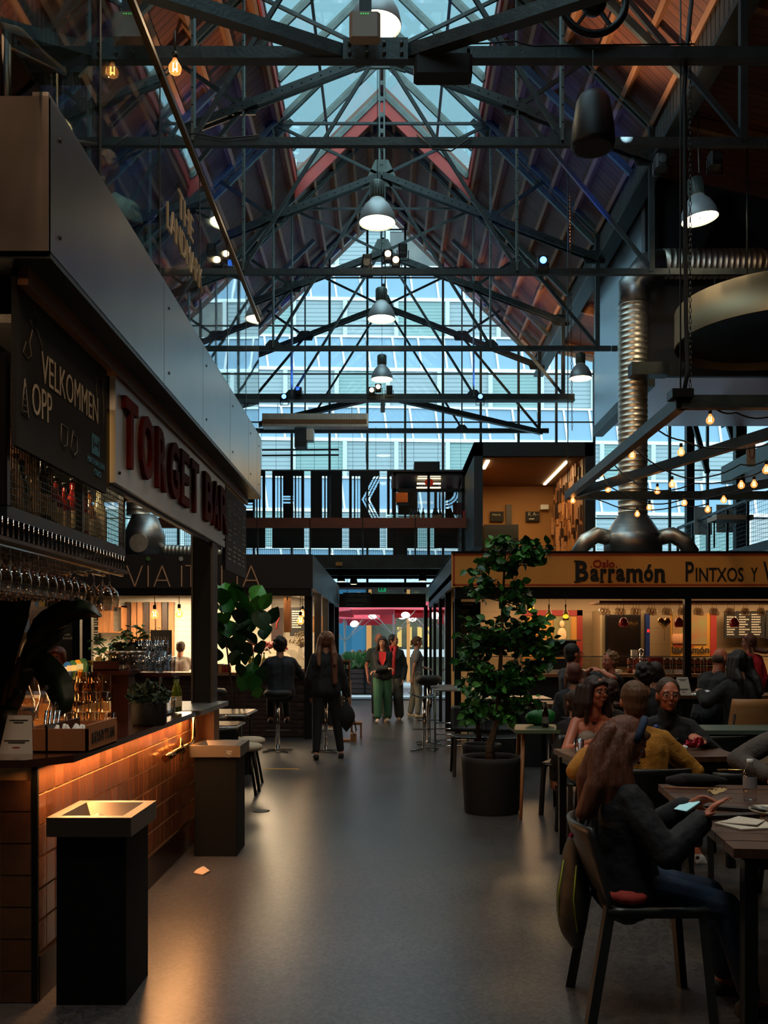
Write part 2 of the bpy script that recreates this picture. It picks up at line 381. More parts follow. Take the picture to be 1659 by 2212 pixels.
# ------------------------------------------------ roof trusses
def truss(Y, label, tie_w=.1, big=False):
    t = thing('roof_truss', label, 'truss', (X0, Y, 7.06), 0, 'steel roof trusses'); H = 2.04
    zt = 7.06; ztop = lambda x: RZ-.12-RS*x; zch = lambda x: 10.3-.385*x
    def q(x, z, dy=0): return (X0+x, Y+dy, z)
    def pt(n, a, b, w, h, m=M_steel):
        MB().bar(a, b, w, h, up=(0, 1, 0)).build(n, m, t)
    for sx in (-1, 1):
        m = MB()
        for dy in (-.05, .05): m.bar(q(0, RZ-.18, dy), q(sx*4.1, ztop(4.1)-.06, dy), .09, .025, up=(0,1,0))
        m.build('rafter', M_steel2, t)
        m = MB()
        for dy in (-.06, .06): m.bar(q(0, 10.3, dy), q(sx*4.1, zch(4.1), dy), .12, .025, up=(0,1,0))
        m.build('bottom_chord', M_steel, t)
        m = MB()
        for dy in (-.03, .03): m.bar(q(sx*H, ztop(H), dy), q(sx*H, zt, dy), .03, .06, up=(0,1,0))
        m.build('hanger', M_steel2, t)
        pt('post', q(sx*4.05, 9.3), q(sx*4.05, zt), .08, .08)
        pt('diagonal', q(sx*.12, 10.2), q(sx*H, zt+.05), .05, .04)
        pt('diagonal', q(sx*H, zch(H)), q(sx*4.05, zt+.05), .06, .04)
        pt('strut', q(0, 10.3), q(sx*H, ztop(H)), .05, .04)
        pt('strut', q(sx*H, zch(H)), q(sx*3.1, ztop(3.1)), .06, .04)
        for (x, z, s) in ((H, zch(H), .3), (4.0, zch(4.0), .3), (H, zt+.06, .2), (H, ztop(H)-.05, .22)):
            g = MB(); c = q(sx*x, z, -.01)
            g.poly([(c[0]+s*a, c[1], c[2]+s*b) for a, b in ((-.6,-.35),(.6,-.35),(.75,.05),(.35,.5),(-.35,.5),(-.75,.05))], (0, .02, 0))
            for i in range(5): g.ball((c[0]+s*(-.5+.25*i), c[1]-.005, c[2]-.2*s), .014, 5)
            g.build('gusset_plate', M_steel, t)
        rv = MB()                                   # rivet heads along chord and hanger
        for i in range(26):
            x = .3 + i*.145; rv.ball(q(sx*x, zch(x), -.075), .013, 4)
        for i in range(22): rv.ball(q(sx*H, zt+.2+i*.19, -.06), .012, 4)
        tag(rv.build('rivet', M_steel, t), kind='stuff')
    pt('collar', q(-H, ztop(H)), q(H, ztop(H)), .045, .04)
    m = MB()
    for dx in (-.045, .045): m.bar(q(dx, RZ-.2), q(dx, 10.25), .03, .09, up=(0,1,0))
    for i in range(9): m.box(q(-.06, 10.5+i*.3, -.03), q(.06, 10.58+i*.3, .03))
    m.build('king_post', M_steel2, t)
    MB().poly([q(a, 10.3+b, -.02) for a, b in ((-.38,-.26),(-.12,.3),(.12,.3),(.38,-.26),(.2,-.2),(-.2,-.2))], (0, .04, 0)).build('gusset_plate', M_steel2, t)
    MB().bar(q(-4.3, zt), q(4.3, zt), .1 if big else .07, tie_w, up=(0,0,1)).build('tie', M_steel, t)
    if big:
        MB().bar(q(-4.3, zt-.09), q(4.3, zt-.09), .2, .03).build('flange', M_steel2, t)
    return t
TY = [6.7, 10.26, 13.83, 17.4, 20.8, 24.1]
TL = ['nearest steel truss, almost overhead, only its lower diagonals in view', 'second steel truss, whose tie runs behind the hanging loudspeaker',
      'third steel truss, framing the first big centre lamp', 'fourth steel truss, behind the second row of spotlights',
      'fifth steel truss with the heavy flat tie', 'last steel truss, against the glass gable']
for y, l in zip(TY, TL): truss(y, l, .12 if y > 20 else .09, 20 < y < 21)
# wind bracing in the plane of the ties
for (y0, y1, lab) in ((8.66, 6.7, 'near cross beam with plated centre and spreading brace arms'), (20.8, 24.1, 'far brace arms spreading between the last two trusses')):
    t = thing('wind_brace', lab, 'beam', (X0, y0, 7.0), 0)
    for sx in (-1, 1): MB().bar((X0+sx*.3, y0, 7.02), (X0+sx*4.1, y1, 7.02), .12, .12).build('brace_arm', M_steel, t)
    if y0 < 10:
        MB().box((-4.5, y0-.06, 6.95), (6.2, y0+.06, 7.06)).build('cross_beam', M_steel, t)
        MB().box((X0-.3, y0-.12, 6.9), (X0+.3, y0-.06, 7.1)).build('gusset_plate', M_steel, t)
        b = MB()
        for i in range(8): b.ball((X0-.24+.16*(i % 4), y0-.13, 6.95+.09*(i//4)), .02, 5)
        b.build('bolt', M_steel, t)
    else: MB().bar((X0, y0-.06, 6.7), (X0, y0-.06, 7.1), .1, .06, up=(0,1,0)).build('gusset_plate', M_steel2, t)
for y in (10.26, 13.83, 17.4):      # flat ties running on into the right-hand aisle
    tag(MB().bar((4.2, y, 7.06), (10.4, y, 7.06), .07, .09).build('aisle_tie', M_steel), 'steel tie crossing the right aisle roof at the %s truss' % {10.26:'second', 13.83:'third', 17.4:'fourth'}[y], 'beam')
# ------------------------------------------------ glass gable
def gtop(x):
    d = abs(x - X0)
    return RZ - RS*d - .02 if d < 4.0 else 9.62 - .24*(d-4.0)
gw = thing('window_1', None, None, (0, YG, 0)); gw['kind'] = 'structure'
xs = [-1.575 + 1.02*i for i in range(-8, 12)]; zs = [0.02, 1.25, 2.49, 3.6, 4.9, 6.2, 7.5, 8.8, 10.1, 11.4, 12.7]
def clip(poly, a, b, c):      # keep a*x+b*z<=c
    out = []
    for i in range(len(poly)):
        p, q = poly[i], poly[(i+1) % len(poly)]; dp = a*p[0]+b*p[1]-c; dq = a*q[0]+b*q[1]-c
        if dp <= 0: out.append(p)
        if (dp < 0) != (dq < 0) and dp != dq:
            t = dp/(dp-dq); out.append((p[0]+(q[0]-p[0])*t, p[1]+(q[1]-p[1])*t))
    return out
DOOR = (-1.575, 1.02)
for i, x in enumerate(xs):
    door = DOOR[0]-.01 < x < DOOR[1]-.05
    zt = gtop(x)
    if not (DOOR[0]+.1 < x < DOOR[1]-.1): MB().box((x-.03, YG-.05, 0), (x+.03, YG+.05, zt)).build('mullion', M_steel2, gw)
    else: MB().box((x-.03, YG-.05, 2.9), (x+.03, YG+.05, zt)).build('mullion', M_steel2, gw)
    if i == len(xs)-1: continue
    for k in range(len(zs)-1):
        if DOOR[0]-.02 < x < DOOR[1]-.5 and zs[k+1] < 2.6: continue
        pl = [(x+.03, zs[k]+.015), (x+.99, zs[k]+.015), (x+.99, zs[k+1]-.015), (x+.03, zs[k+1]-.015)]
        pl = clip(pl, 1, 0, 10.2); pl = clip(pl, -1, 0, 9.2) if pl else pl
        if x > 3.6 or x < -4.9: pl = clip(pl, .24 if x > 0 else -.24, 1, 9.62+.24*4.0+(X0*.24 if x > 0 else -X0*.24)) if pl else pl
        elif pl:
            pl = clip(pl, RS, 1, RZ+RS*X0); pl = clip(pl, -RS, 1, RZ-RS*X0) if pl else pl
        if not pl or len(pl) < 3: continue
        ar = abs(sum(pl[j][0]*pl[(j+1)%len(pl)][1]-pl[(j+1)%len(pl)][0]*pl[j][1] for j in range(len(pl))))/2
        if ar < .02: continue
        MB().poly([(p[0], YG, p[1]) for p in pl], (0, .01, 0)).build('pane', M_glass, gw)
for z in zs[3:]:
    h = 9.2
    xa = [x for x in [j*.05-9.2 for j in range(390)] if gtop(x) > z]
    if xa: MB().box((min(xa), YG-.03, z-.015), (max(xa), YG+.03, z+.015)).build('transom', M_steel2, gw)
for sx in (-1, 1):
    MB().bar((X0, YG, RZ-.05), (X0+sx*4.05, YG, RZ-RS*4.05-.05), .1, .09, up=(0,1,0)).build('edge_frame', M_white, gw)
    MB().bar((X0+sx*3.9, YG, 9.6), (X0+sx*9.5, YG, 8.25), .1, .09, up=(0,1,0)).build('edge_frame', M_white, gw)
# doorway of the gable
dr = thing('door_1', None, None, (0, YG, 0)); dr['kind'] = 'structure'
for x in DOOR: MB().box((x-.05, YG-.08, 0), (x+.05, YG+.08, 2.55)).build('jamb', M_black, dr)
MB().box((DOOR[0], YG-.08, 2.5), (DOOR[1], YG+.08, 2.86)).build('lintel', M_darkwood, dr)
MB().box((DOOR[0], YG-.12, 0), (DOOR[1], YG+.3, .03)).build('threshold', mat('worn_steel', '6d7478', .4, .8), dr)
MB().box((DOOR[0]+.05, YG+.02, .03), (DOOR[0]+.6, YG+.04, 2.48)).build('pane', M_glass, dr)
# mezzanine at the far end
mz = thing('trim_1', None, None, (0, 22, 3.35)); mz['kind'] = 'structure'
MB().box((-9.4, 22, 3.42), (10.4, YG-.1, 3.6)).build('slab', M_dark, mz)
MB().box((-9.4, 21.9, 3.3), (10.4, 22.05, 3.62)).build('edge_beam', M_steel, mz)
for y in (22.8, 23.9): MB().box((-3, y, 3.2), (3, y+.12, 3.42)).build('joist', M_steel, mz)
for z in (3.28, 3.12): MB().tube((-1.6, 24.6, z), (1.3, 24.6, z), .03).build('service_pipe', M_steel2, mz)
MB().box((-1.3, 24.0, 2.98), (1.0, 24.95, 3.1)).build('soffit_box', M_dark, mz)
rl = thing('mezzanine_railing', 'rust brown timber railing with wire mesh across the far mezzanine', 'railing', (0, 22, 3.6))
for i in range(6):
    a = -5.6 + i*1.25
    MB().box((a+.01, 21.93, 4.26), (a+1.24, 21.99, 4.5)).build('rail_board', mat('rust_board', '7a3f2c', .55, var=(3, .2, (1, 1, 6))), rl)
    MB().box((a-.02, 22.0, 3.6), (a+.02, 22.05, 4.5)).build('post', M_steel, rl)
ms = MB()
for i in range(150): ms.box((-5.6+i*.05, 22.06, 3.6), (-5.6+i*.05+.006, 22.066, 4.26))
for i in range(14): ms.box((-5.6, 22.06, 3.6+i*.05), (1.9, 22.066, 3.606+i*.05))
tag(ms.build('wire_mesh', M_steel, rl), kind='stuff')

_nt = M_floor.node_tree; _b = _nt.nodes['Principled BSDF']; _rgb = _nt.nodes.new('ShaderNodeRGB'); _rgb.outputs[0].default_value = lin('444242'); _src = _rgb.outputs[0]
_nz = _nt.nodes.new('ShaderNodeTexVoronoi'); _nz.inputs['Scale'].default_value = 70
_tc = _nt.nodes.new('ShaderNodeTexCoord'); _nt.links.new(_tc.outputs['Object'], _nz.inputs['Vector'])
_mr = _nt.nodes.new('ShaderNodeMapRange'); _nt.links.new(_nz.outputs['Color'], _mr.inputs[0]); _mr.inputs[1].default_value = .2; _mr.inputs[2].default_value = .9; _mr.inputs[3].default_value = .6; _mr.inputs[4].default_value = 1.45
_mx = _nt.nodes.new('ShaderNodeMix'); _mx.data_type = 'RGBA'; _mx.blend_type = 'MULTIPLY'; _mx.inputs[0].default_value = 1
_n2 = _nt.nodes.new('ShaderNodeTexNoise'); _n2.inputs['Scale'].default_value = 1.3; _n2.inputs['Detail'].default_value = 5; _nt.links.new(_tc.outputs['Object'], _n2.inputs['Vector'])
_m2 = _nt.nodes.new('ShaderNodeMath'); _m2.operation = 'MULTIPLY_ADD'; _nt.links.new(_n2.outputs[0], _m2.inputs[0]); _m2.inputs[1].default_value = 1.0; _m2.inputs[2].default_value = .5
_m3 = _nt.nodes.new('ShaderNodeMix'); _m3.data_type = 'RGBA'; _m3.blend_type = 'MULTIPLY'; _m3.inputs[0].default_value = 1; _nt.links.new(_src, _m3.inputs[6]); _nt.links.new(_m2.outputs[0], _m3.inputs[7]); _src = _m3.outputs[2]
_nt.links.new(_src, _mx.inputs[6]); _nt.links.new(_mr.outputs[0], _mx.inputs[7]); _nt.links.new(_mx.outputs[2], _b.inputs['Base Color'])
# ================================================ outside: office front, forecourt
M_out = mat('paving_grey', '9aa0a2', .8, var=(2, .2))
struct('ground', MB().box((-40, 25.1, -.25), (40, 80, -.02)), M_out)
fb = thing('office_building', 'glazed office block beyond the gable with white bands and blinds', 'building', (0, 44, 0))
M_sp = mat('spandrel_blue', '86a6c0', .35, var=(.6, .12), spec=.8); M_frame = mat('frame_white', 'ffffff', .5)
M_bl = mat('venetian_blinds', 'aab4b8', .6, stripes=(2, .2, .3, '8a969a')); M_bl2 = mat('venetian_blinds_green', '98b0ae', .6, stripes=(2, .16, .3, '7d9896'))
M_wdk = mat('office_window_dark', '6e6a62', .2, var=(1.2, .6, (1, 1, 1)), spec=.8, col2='2d3438')
ST = 3.4; BW = 2.45; TH = radians(3)
for s in range(-1, 6):
    z0 = 4.4 + s*ST
    y0 = 44 + s*.12
    sl = lambda X: -.012*X
    for k in range(-9, 12):
        xa = k*BW + (.4 if s % 2 else 0); zz = z0 + sl(xa)
        # spandrel panel, window strip with blinds
        if z0 > 1: MB().poly([(xa+.06, y0, zz+.1), (xa+BW/2-.06, y0, zz+.1), (xa+BW/2-.26, y0, zz+1.55), (xa-.14, y0, zz+1.55)], (0, .08, 0)).build('spandrel_panel', M_sp, fb)
        if z0 > 1: MB().poly([(xa+BW/2+.06, y0, zz+.1), (xa+BW-.06, y0, zz+.1), (xa+BW-.26, y0, zz+1.55), (xa+BW/2-.14, y0, zz+1.55)], (0, .08, 0)).build('spandrel_panel', M_sp, fb)
        if z0 > 1:
            for q_ in (0, BW/2): MB().poly([(xa+q_-.05, y0-.07, zz+.1), (xa+q_+.05, y0-.07, zz+.1), (xa+q_-.15, y0-.07, zz+1.6), (xa+q_-.25, y0-.07, zz+1.6)], (0, .1, 0)).build('fin', M_frame, fb)
        h = (k*7 + s*5) % 9
        MB().box((xa+.1, y0+.1, zz+1.7), (xa+BW-.1, y0+.2, zz+ST-.06)).build('window_pane', M_wdk if h == 2 and s > 2 else M_bl2 if h % 3 == 0 else M_bl, fb)
        MB().box((xa-.1, y0-.05, zz+1.65), (xa+.1, y0+.2, zz+ST)).build('mullion', M_white, fb)
    MB().bar((-24, y0-.02, z0+.05+.29), (30, y0-.02, z0+.05-.36), .15, .16).build('white_band', M_frame, fb)
    MB().bar((-24, y0-.02, z0+1.62+.29), (30, y0-.02, z0+1.62-.36), .12, .1).build('sill_band', M_frame, fb)
MB().box((-24, 45.6, -.2), (30, 45.9, 24.6)).build('wall', M_frame, fb)
# ================================================ left side: upper deck, sign, bar
M_fascia = mat('steel_fascia', '98948e', .3, .95, var=(.9, .4, (1, 1, 1)), bump=(5, .06))
XF = -1.25; YD1 = 3.41; YD2 = 9.12
dk = thing('upper_deck', 'brushed steel fascia of the upper deck above the bar, with fixing holes', 'deck', (XF, YD1, 2.95))
dk['kind'] = 'structure'; ye = [3.41, 5.17, 6.26, 7.34, 8.3, 8.85, 9.12]
for a, b in zip(ye[:-1], ye[1:]):
    MB().box((XF-.02, a+.004, 2.95), (XF, b-.004, 3.52)).build('fascia_panel', M_fascia, dk)
    h = MB()
    for z in (3.05, 3.42): h.tube((XF-.001, a+.12, z), (XF+.004, a+.12, z), .009, n=8)
    h.build('fixing', M_black, dk)
MB().box((-3.4, YD1, 2.95), (XF, YD1+.02, 3.52)).build('end_panel', M_fascia, dk)
MB().box((-9.3, YD1+.02, 3.26), (XF-.02, YD2, 3.4)).build('floor_slab', M_dark, dk)
MB().box((-3.4, YD1+.02, 2.93), (XF, YD2, 2.955)).build('lower_lip', M_steel, dk)
MB().box((-9.3, YD2-.02, 2.95), (XF, YD2, 3.52)).build('end_panel', M_fascia, dk)
MB().box((XF-.06, YD1, 3.52), (XF, YD2, 3.535)).build('top_edge', M_brush, dk)
for y in (3.7, 5.3, 6.9, 8.5): MB().box((-6, y, 2.82), (-1.45, y+.1, 2.95)).build('joist', M_darkwood, dk)
MB().box((-1.42, 3.5, 2.86), (-1.36, 9.0, 2.95)).build('timber_batten', M_wood, dk)
# glass balustrade
M_bal = glass('balustrade_glass', 'e2efec', .015, 1.5, 0.03, bump=(1.2, .5))
bl = thing('glass_balustrade', 'frameless glass balustrade on the steel deck with bronze top rail', 'balustrade', (XF-.02, YD1, 3.54))
yb = [1.9, 3.03, 4.10, 5.17, 6.26, 7.34, 8.3, 9.12]
for a, b in zip(yb[:-1], yb[1:]):
    MB().box((XF-.035, a+.012, 3.3 if a > 3.3 else 3.54), (XF-.022, b-.012, 4.68)).build('glass_panel', M_bal, bl)
    MB().box((XF-.036, b-.012, 3.54), (XF-.02, b+.004, 4.68)).build('joint', M_black, bl)
MB().box((XF-.05, 1.5, 4.68), (XF-.005, YD2+.02, 4.71)).build('top_rail', mat('bronze', '8f6a42', .3, 1.0), bl)
y1 = PXw(359, XF-.02); y2 = PXw(440, XF-.02)
t = MB(); text(t, 'THE', (XF-.018, 5.62, 4.11), (0, 1, 0), (0, 0, 1), width=.42, height=.16, ext=.002)
text(t, 'LANDMARK', (XF-.018, y1+.03, 3.9), (0, 1, 0), (0, 0, 1), width=y2-y1-.08, height=.155, ext=.002)
M_letter = mat('cream_lettering', 'c9a983', .6)
t.build('lettering', M_letter, bl)
# furniture on the deck behind the glass: chairs, table
M_ply = mat('plywood', '7a4526', .45, var=(4, .25, (1, 1, 8)))
def shell_chair(label, group, m=None, leg=None, hs=.45):
    c = local('shell_chair', label, 'chair', group); m = m or M_ply; leg = leg or M_black
    sh = MB().grid(lambda u, v: V(((u-.5)*.42, -.2+.42*v, hs+.02*cos((u-.5)*pi)*-1+.015)), 6, 6); n = len(sh.v)
    sh.build('seat', m, c)
    MB().grid(lambda u, v: V(((u-.5)*(.40-.06*v), .2+.05*v+.05*(-cos((u-.5)*pi)+1)*-1+.03, hs+.12+.3*v)), 8, 5).build('backrest', m, c)
    for o in c.children:
        md = o.modifiers.new('thick', 'SOLIDIFY'); md.thickness = .014
    for sx in (-1, 1):
        MB().path([(sx*.19, -.19, 0), (sx*.17, -.15, hs-.02)], .011).build('leg', leg, c)
        MB().path([(sx*.2, .24, 0), (sx*.17, .17, hs-.02), (sx*.15, .235, hs+.3)], .011).build('leg', leg, c)
    MB().path([(-.17, -.15, hs-.02), (.17, -.15, hs-.02)], .01).build('crossbar', leg, c)
    return c
dc = Many(shell_chair('plywood shell chair on the upper deck behind the glass', 'deck chairs'))
for (x, y, rz, lb) in ((-1.62, 4.5, 1.9, 'plywood chair on the deck behind the first glass seam, orange in the lamplight'), (-1.6, 5.2, .9, 'plywood chair on the deck just above the steel edge, seen from behind'),
                       (-1.62, 6.5, -.6, 'plywood chair on the deck beside the lettering on the glass'), (-1.65, 3.8, 2.4, 'plywood chair high at the top left corner of the deck')):
    dc((x, y, 3.4), rz, lb)
for (x, y, lb) in ((-2.2, 4.7, 'small square cafe table on the deck, nearest the stairs'), (-2.3, 6.9, 'small square cafe table on the deck, beyond the first')):
    t = thing('cafe_table', lb, 'table', (x, y, 3.4)); MB().cbox((x-.33, y-.33, 4.1), (x+.33, y+.33, 4.13), .03).build('table_top', M_ply, t)
    MB().tube((x, y, 3.42), (x, y, 4.1), .025).build('column', M_black, t); MB().lathe([(.2, 0), (.2, .012), (.03, .03)], (x, y, 3.4)).build('base', M_black, t)
lamp('POINT', 'deck_fill', (-2.6, 4.6, 5.6), 30, (1, .6, .3), .1); lamp('POINT', 'deck_fill', (-2.6, 7.4, 5.6), 25, (1, .6, .3), .1)  # lights without fixtures, added to bring out the deck chairs
hr = thing('stair_handrail', 'wooden handrail on dark posts at the top left of the deck', 'handrail', (-2.0, 3.3, 3.5))
MB().path([P(0, 60, 3.6), P(40, 70, 3.7), P(90, 120, 4.0), P(135, 155, 4.3)], .022).build('rail', M_wood, hr)
for px, D in ((14, 3.6), (130, 4.3)): a = P(px, 70 if px < 50 else 155, D); MB().tube(a, (a.x, a.y, 3.4), .02).build('post', M_black, hr)
# edison bulbs
def edison(pos, label, r=.05, cord=.6, wire_to=None, group='bare filament bulbs'):
    pos = V(pos); t = thing('filament_bulb', label, 'light bulb', pos, 0, group)
    MB().lathe([(r*.25, r*1.5), (r*.45, r*1.0), (r*.9, r*.3), (r, -.1*r), (r*.8, -r*.7), (r*.3, -r)], pos, 12).build('bulb_glass', M_bulbglass, t)
    f = MB()
    for k in (-1, 1): f.path([pos+V((k*r*.25, 0, r*.8)), pos+V((k*r*.3, 0, -r*.5)), pos+V((0, 0, -r*.1))], r*.1, 5)
    f.build('filament', M_bulb, t)
    MB().lathe([(r*.4, r*1.4), (r*.45, r*2.3), (r*.15, r*2.5)], pos, 10).build('socket', M_black, t)
    if cord: MB().tube(pos+V((0, 0, r*2.4)), wire_to or pos+V((0, 0, cord)), .006, n=5).build('cord', M_cable, t)
    return t
edison(P(378, 147, 6.2), 'bare filament bulb hanging beside the bronze top rail', .045, .25)
edison(P(243, 155, 5.2), 'bare filament bulb seen through the balustrade glass', .035, .3)
# TORGET BAR sign
XS = -1.38; s1 = 4.69; s2 = 7.84
M_signp = mat('zinc_sign_panel', 'b4b8bc', .5, .6, var=(5, .15))
sg = thing('bar_sign', 'long zinc grey sign board with raised red letters TORGET BAR', 'sign', (XS, s1, 2.32))
MB().box((XS-.03, s1, 2.32), (XS, s2, 2.93)).build('board', M_signp, sg)
MB().box((XS-.06, s1, 2.30), (XS-.03, s2, 2.95)).build('frame', M_black, sg)
M_redl = mat('oxblood_gloss', '561c15', .6, spec=0.02)
yT = [PXw(p, XS) for p in (262, 289, 297, 324, 333, 352, 360, 380, 385, 402, 407, 423, 437, 453, 455, 467, 470, 487)]
L9 = 'TORGETBAR'
for i, ch in enumerate(L9):
    a, b = yT[2*i], yT[2*i+1]
    t = MB(); zb = 2.43; zh = .36
    text(t, ch, (XS+.012, a, zb), (0, 1, 0), (0, 0, 1), width=b-a, height=zh, ext=.014, off=.02)
    t.build('letter', M_redl, sg)
h = MB()
for y in (s1+.06, s2-.06):
    for z in (2.38, 2.87): h.ball((XS+.002, y, z), .01, 6)
tag(h.build('screw', M_black, sg), kind='stuff')
lamp('SPOT', 'sign_strip', (XS+.05, 6.6, 2.3), 0.1, WARM, .05, target=(XS, 6.6, 1))
# menu board at the end
mb_ = thing('menu_board', 'dark menu board with columns of small pale text, after the sign', 'sign board', (XS, 7.9, 2.2))
MB().box((XS-.03, 7.88, 2.14), (XS, 9.02, 2.84)).build('board', M_matte, mb_)
t = MB(); R.seed(3)
for c in range(4):
    for r_ in range(13):
        if R.random() < .8: t.box((XS, 7.98+c*.26, 2.74-r_*.042), (XS+.003, 7.98+c*.26+R.uniform(.1, .2), 2.755-r_*.042))
tag(t.build('lettering', mat('chalk_grey', '8d8d88', .8), mb_), kind='stuff')
# chalkboard VELKOMMEN OPP
XC = -1.40; c1 = 3.49; c2 = 4.61
cb = thing('chalkboard', 'black hanging chalkboard reading VELKOMMEN OPP with chalk drawings', 'chalkboard', (XC, c1, 2.25))
MB().box((XC-.02, c1, 2.25), (XC, c2, 2.92)).build('board', mat('chalkboard_black', '0c0d0e', .85, var=(3, .3)), cb)
M_chalk = mat('chalk', 'b9b6aa', .9); M_chalkd = mat('chalk_faint', '6e6c66', .9)
t = MB()
def yz(px, py): y = PXw(px, XC+.004); return V((XC+.004, y, EYE-(py-CY)/F*y))
def hand(mb, pts, w=.012, mi=0): mb.path([yz(*p) for p in pts], w/2, 4, mi)
ya, yb_ = PXw(88, XC), PXw(210, XC)
text(t, 'VELKOMMEN', (XC+.004, ya, 2.56), (0, 1, 0), (0, 0, 1), width=yb_-ya, height=.125, ext=.001, off=-.005)
ya, yb_ = PXw(68, XC), PXw(110, XC)
text(t, 'OPP', (XC+.004, ya, 2.41), (0, 1, 0), (0, 0, 1), width=yb_-ya, height=.125, ext=.001, off=-.005)
t.build('lettering', M_chalk, cb)
d = MB()
hand(d, [(65,680),(75,672),(82,690),(78,712),(70,705),(65,690)], .005); hand(d, [(80,712),(88,740),(93,765)], .005); hand(d, [(70,712),(64,740),(68,768),(60,775),(50,760),(56,738)], .005)
hand(d, [(54,818),(47,890),(62,903),(54,818)], .005)
for k in range(5): hand(d, [(53-k*1.2,835+k*13),(56+k*1.2,840+k*13)], .004)
hand(d, [(202,790),(207,785),(212,800),(208,820),(203,810),(202,790)], .004); hand(d, [(208,820),(210,890)], .004); hand(d, [(219,800),(224,880),(223,930)], .004); hand(d, [(214,795),(220,792),(224,815),(218,818),(214,795)], .004)
hand(d, [(133,915),(131,950),(137,965),(145,962),(146,925),(133,915)], .005); hand(d, [(158,930),(153,965),(160,984),(167,975),(166,945),(160,940),(158,930)], .005)
d.build('chalk_drawing', M_chalkd, cb)
e = MB(); ya, yb_ = PXw(198, XC), PXw(214, XC)
M_cblue = mat('chalk_blue', '3f7f9c', .8)
e.box((XC, ya, 2.405), (XC+.003, yb_, 2.5)); e.build('emblem', M_cblue, cb)
e = MB(); e.box((XC+.003, ya+.015, 2.43), (XC+.005, ya+.022, 2.48)); e.box((XC+.003, yb_-.022, 2.43), (XC+.005, yb_-.015, 2.48)); e.box((XC+.003, ya+.02, 2.45), (XC+.005, yb_-.02, 2.46)); e.build('emblem_mark', M_matte, cb)
e = MB(); ya, yb_ = PXw(188, XC), PXw(224, XC)
text(e, 'MATHALLEN', (XC+.003, ya, 2.355), (0, 1, 0), (0, 0, 1), width=yb_-ya, height=.028, ext=.001); text(e, 'OSLO', (XC+.003, ya+.1, 2.31), (0, 1, 0), (0, 0, 1), height=.028, ext=.001)
e.build('lettering', M_cblue, cb)
for py_, y in ((0, 3.75), (0, 4.35)):
    MB().path([(XC-.01, y, 2.92), (XC-.01, y, 2.96)], .012).build('hook', M_chrome, cb)
# glowing panel put in for the yellow lit gap between the boards
nt_ = thing('lit_gap_panel', 'narrow glowing amber panel standing for the lit gap between the chalkboard and the sign', 'light', (-1.44, 4.63, 2.3))
MB().box((-1.46, 4.62, 2.32), (-1.43, 4.68, 2.68)).build('diffuser', emi('amber_panel', 'e0a050', .9), nt_); MB().box((-1.47, 4.60, 2.30), (-1.455, 4.7, 2.7)).build('frame', M_black, nt_)
# wire cage shelf with bottles
XG = -1.46; g1, g2 = 3.55, 5.15
cg = thing('bottle_cage', 'black steel shelf with wire mesh front above the bar', 'shelf', (XG, g1, 2.0))
MB().box((-1.95, g1, 1.985), (XG, g2, 2.035)).build('shelf_board', mat('blue_black_steel', '1a2530', .4, .5), cg)
MB().box((-1.95, g1, 2.62), (XG-.03, g2, 2.65)).build('shelf_board', M_black, cg)
MB().box((-1.97, g1, 2.0), (-1.95, g2, 2.65)).build('back_panel', M_darkwood, cg)
for y in (g1, 4.42, g2-.03): MB().box((XG-.03, y, 2.03), (XG, y+.03, 2.62)).build('upright', M_black, cg)
m = MB()
k = 0
while g1+k*.026 < g2: y = g1+k*.026; m.box((XG-.006, y, 2.03), (XG-.003, y+.003, 2.6)); k += 1
for k in range(22): m.box((XG-.006, g1, 2.03+k*.026), (XG-.003, g2, 2.033+k*.026))
tag(m.build('wire_mesh', M_steel, cg), kind='stuff')
def bottle(name, label, group, h=.28, r=.037, col=None, cap=None, cat='bottle'):
    b = local(name, label, cat, group)
    MB().lathe([(r*.9, 0), (r, .01), (r, h*.55), (r*.75, h*.66), (r*.36, h*.76), (r*.32, h*.95)], (0,0,0), 12).build('body', col, b)
    MB().lathe([(r*.4, h*.94), (r*.4, h), (0, h)], (0,0,0), 8).build('cap', cap or M_black, b)
    MB().lathe([(r*1.02, h*.15), (r*1.02, h*.45)], (0,0,0), 12, cap=False).build('label', mat('paper_label', 'cbb58a', .7), b)
    return b
M_bgl = mat('bottle_amber', '8a4a14', .1, trans=.6); M_bgr = mat('bottle_red', '8c1408', .12, trans=.4); M_bgg = mat('bottle_green', '1e3a1a', .1, trans=.5); M_bgc = mat('bottle_pale', 'cbbd90', .1, trans=.6)
R.seed(11)
protos = [Many(bottle('spirit_bottle', 'x', 'spirit bottles in the wire cage', .3, .036, c, M_black)) for c in (M_bgl, M_bgr, M_bgg, M_bgc)]
for i in range(17):
    y = g1+.1+i*.09; c = 1 if 7 <= i <= 12 else R.choice([0, 2, 3])
    for rr in range(1):
        protos[c]((-1.58+jit(.02), y, 2.035), 0, '%s bottle in the wire cage shelf, one of the row above the bar' % ['amber', 'red', 'dark green', 'pale'][c], R.uniform(.85, 1.15))
lamp('AREA', 'cage_glow', (-1.75, 4.6, 2.6), 14, WARM2, .3, target=(-1.7, 4.75, 2.0), size_y=.4)
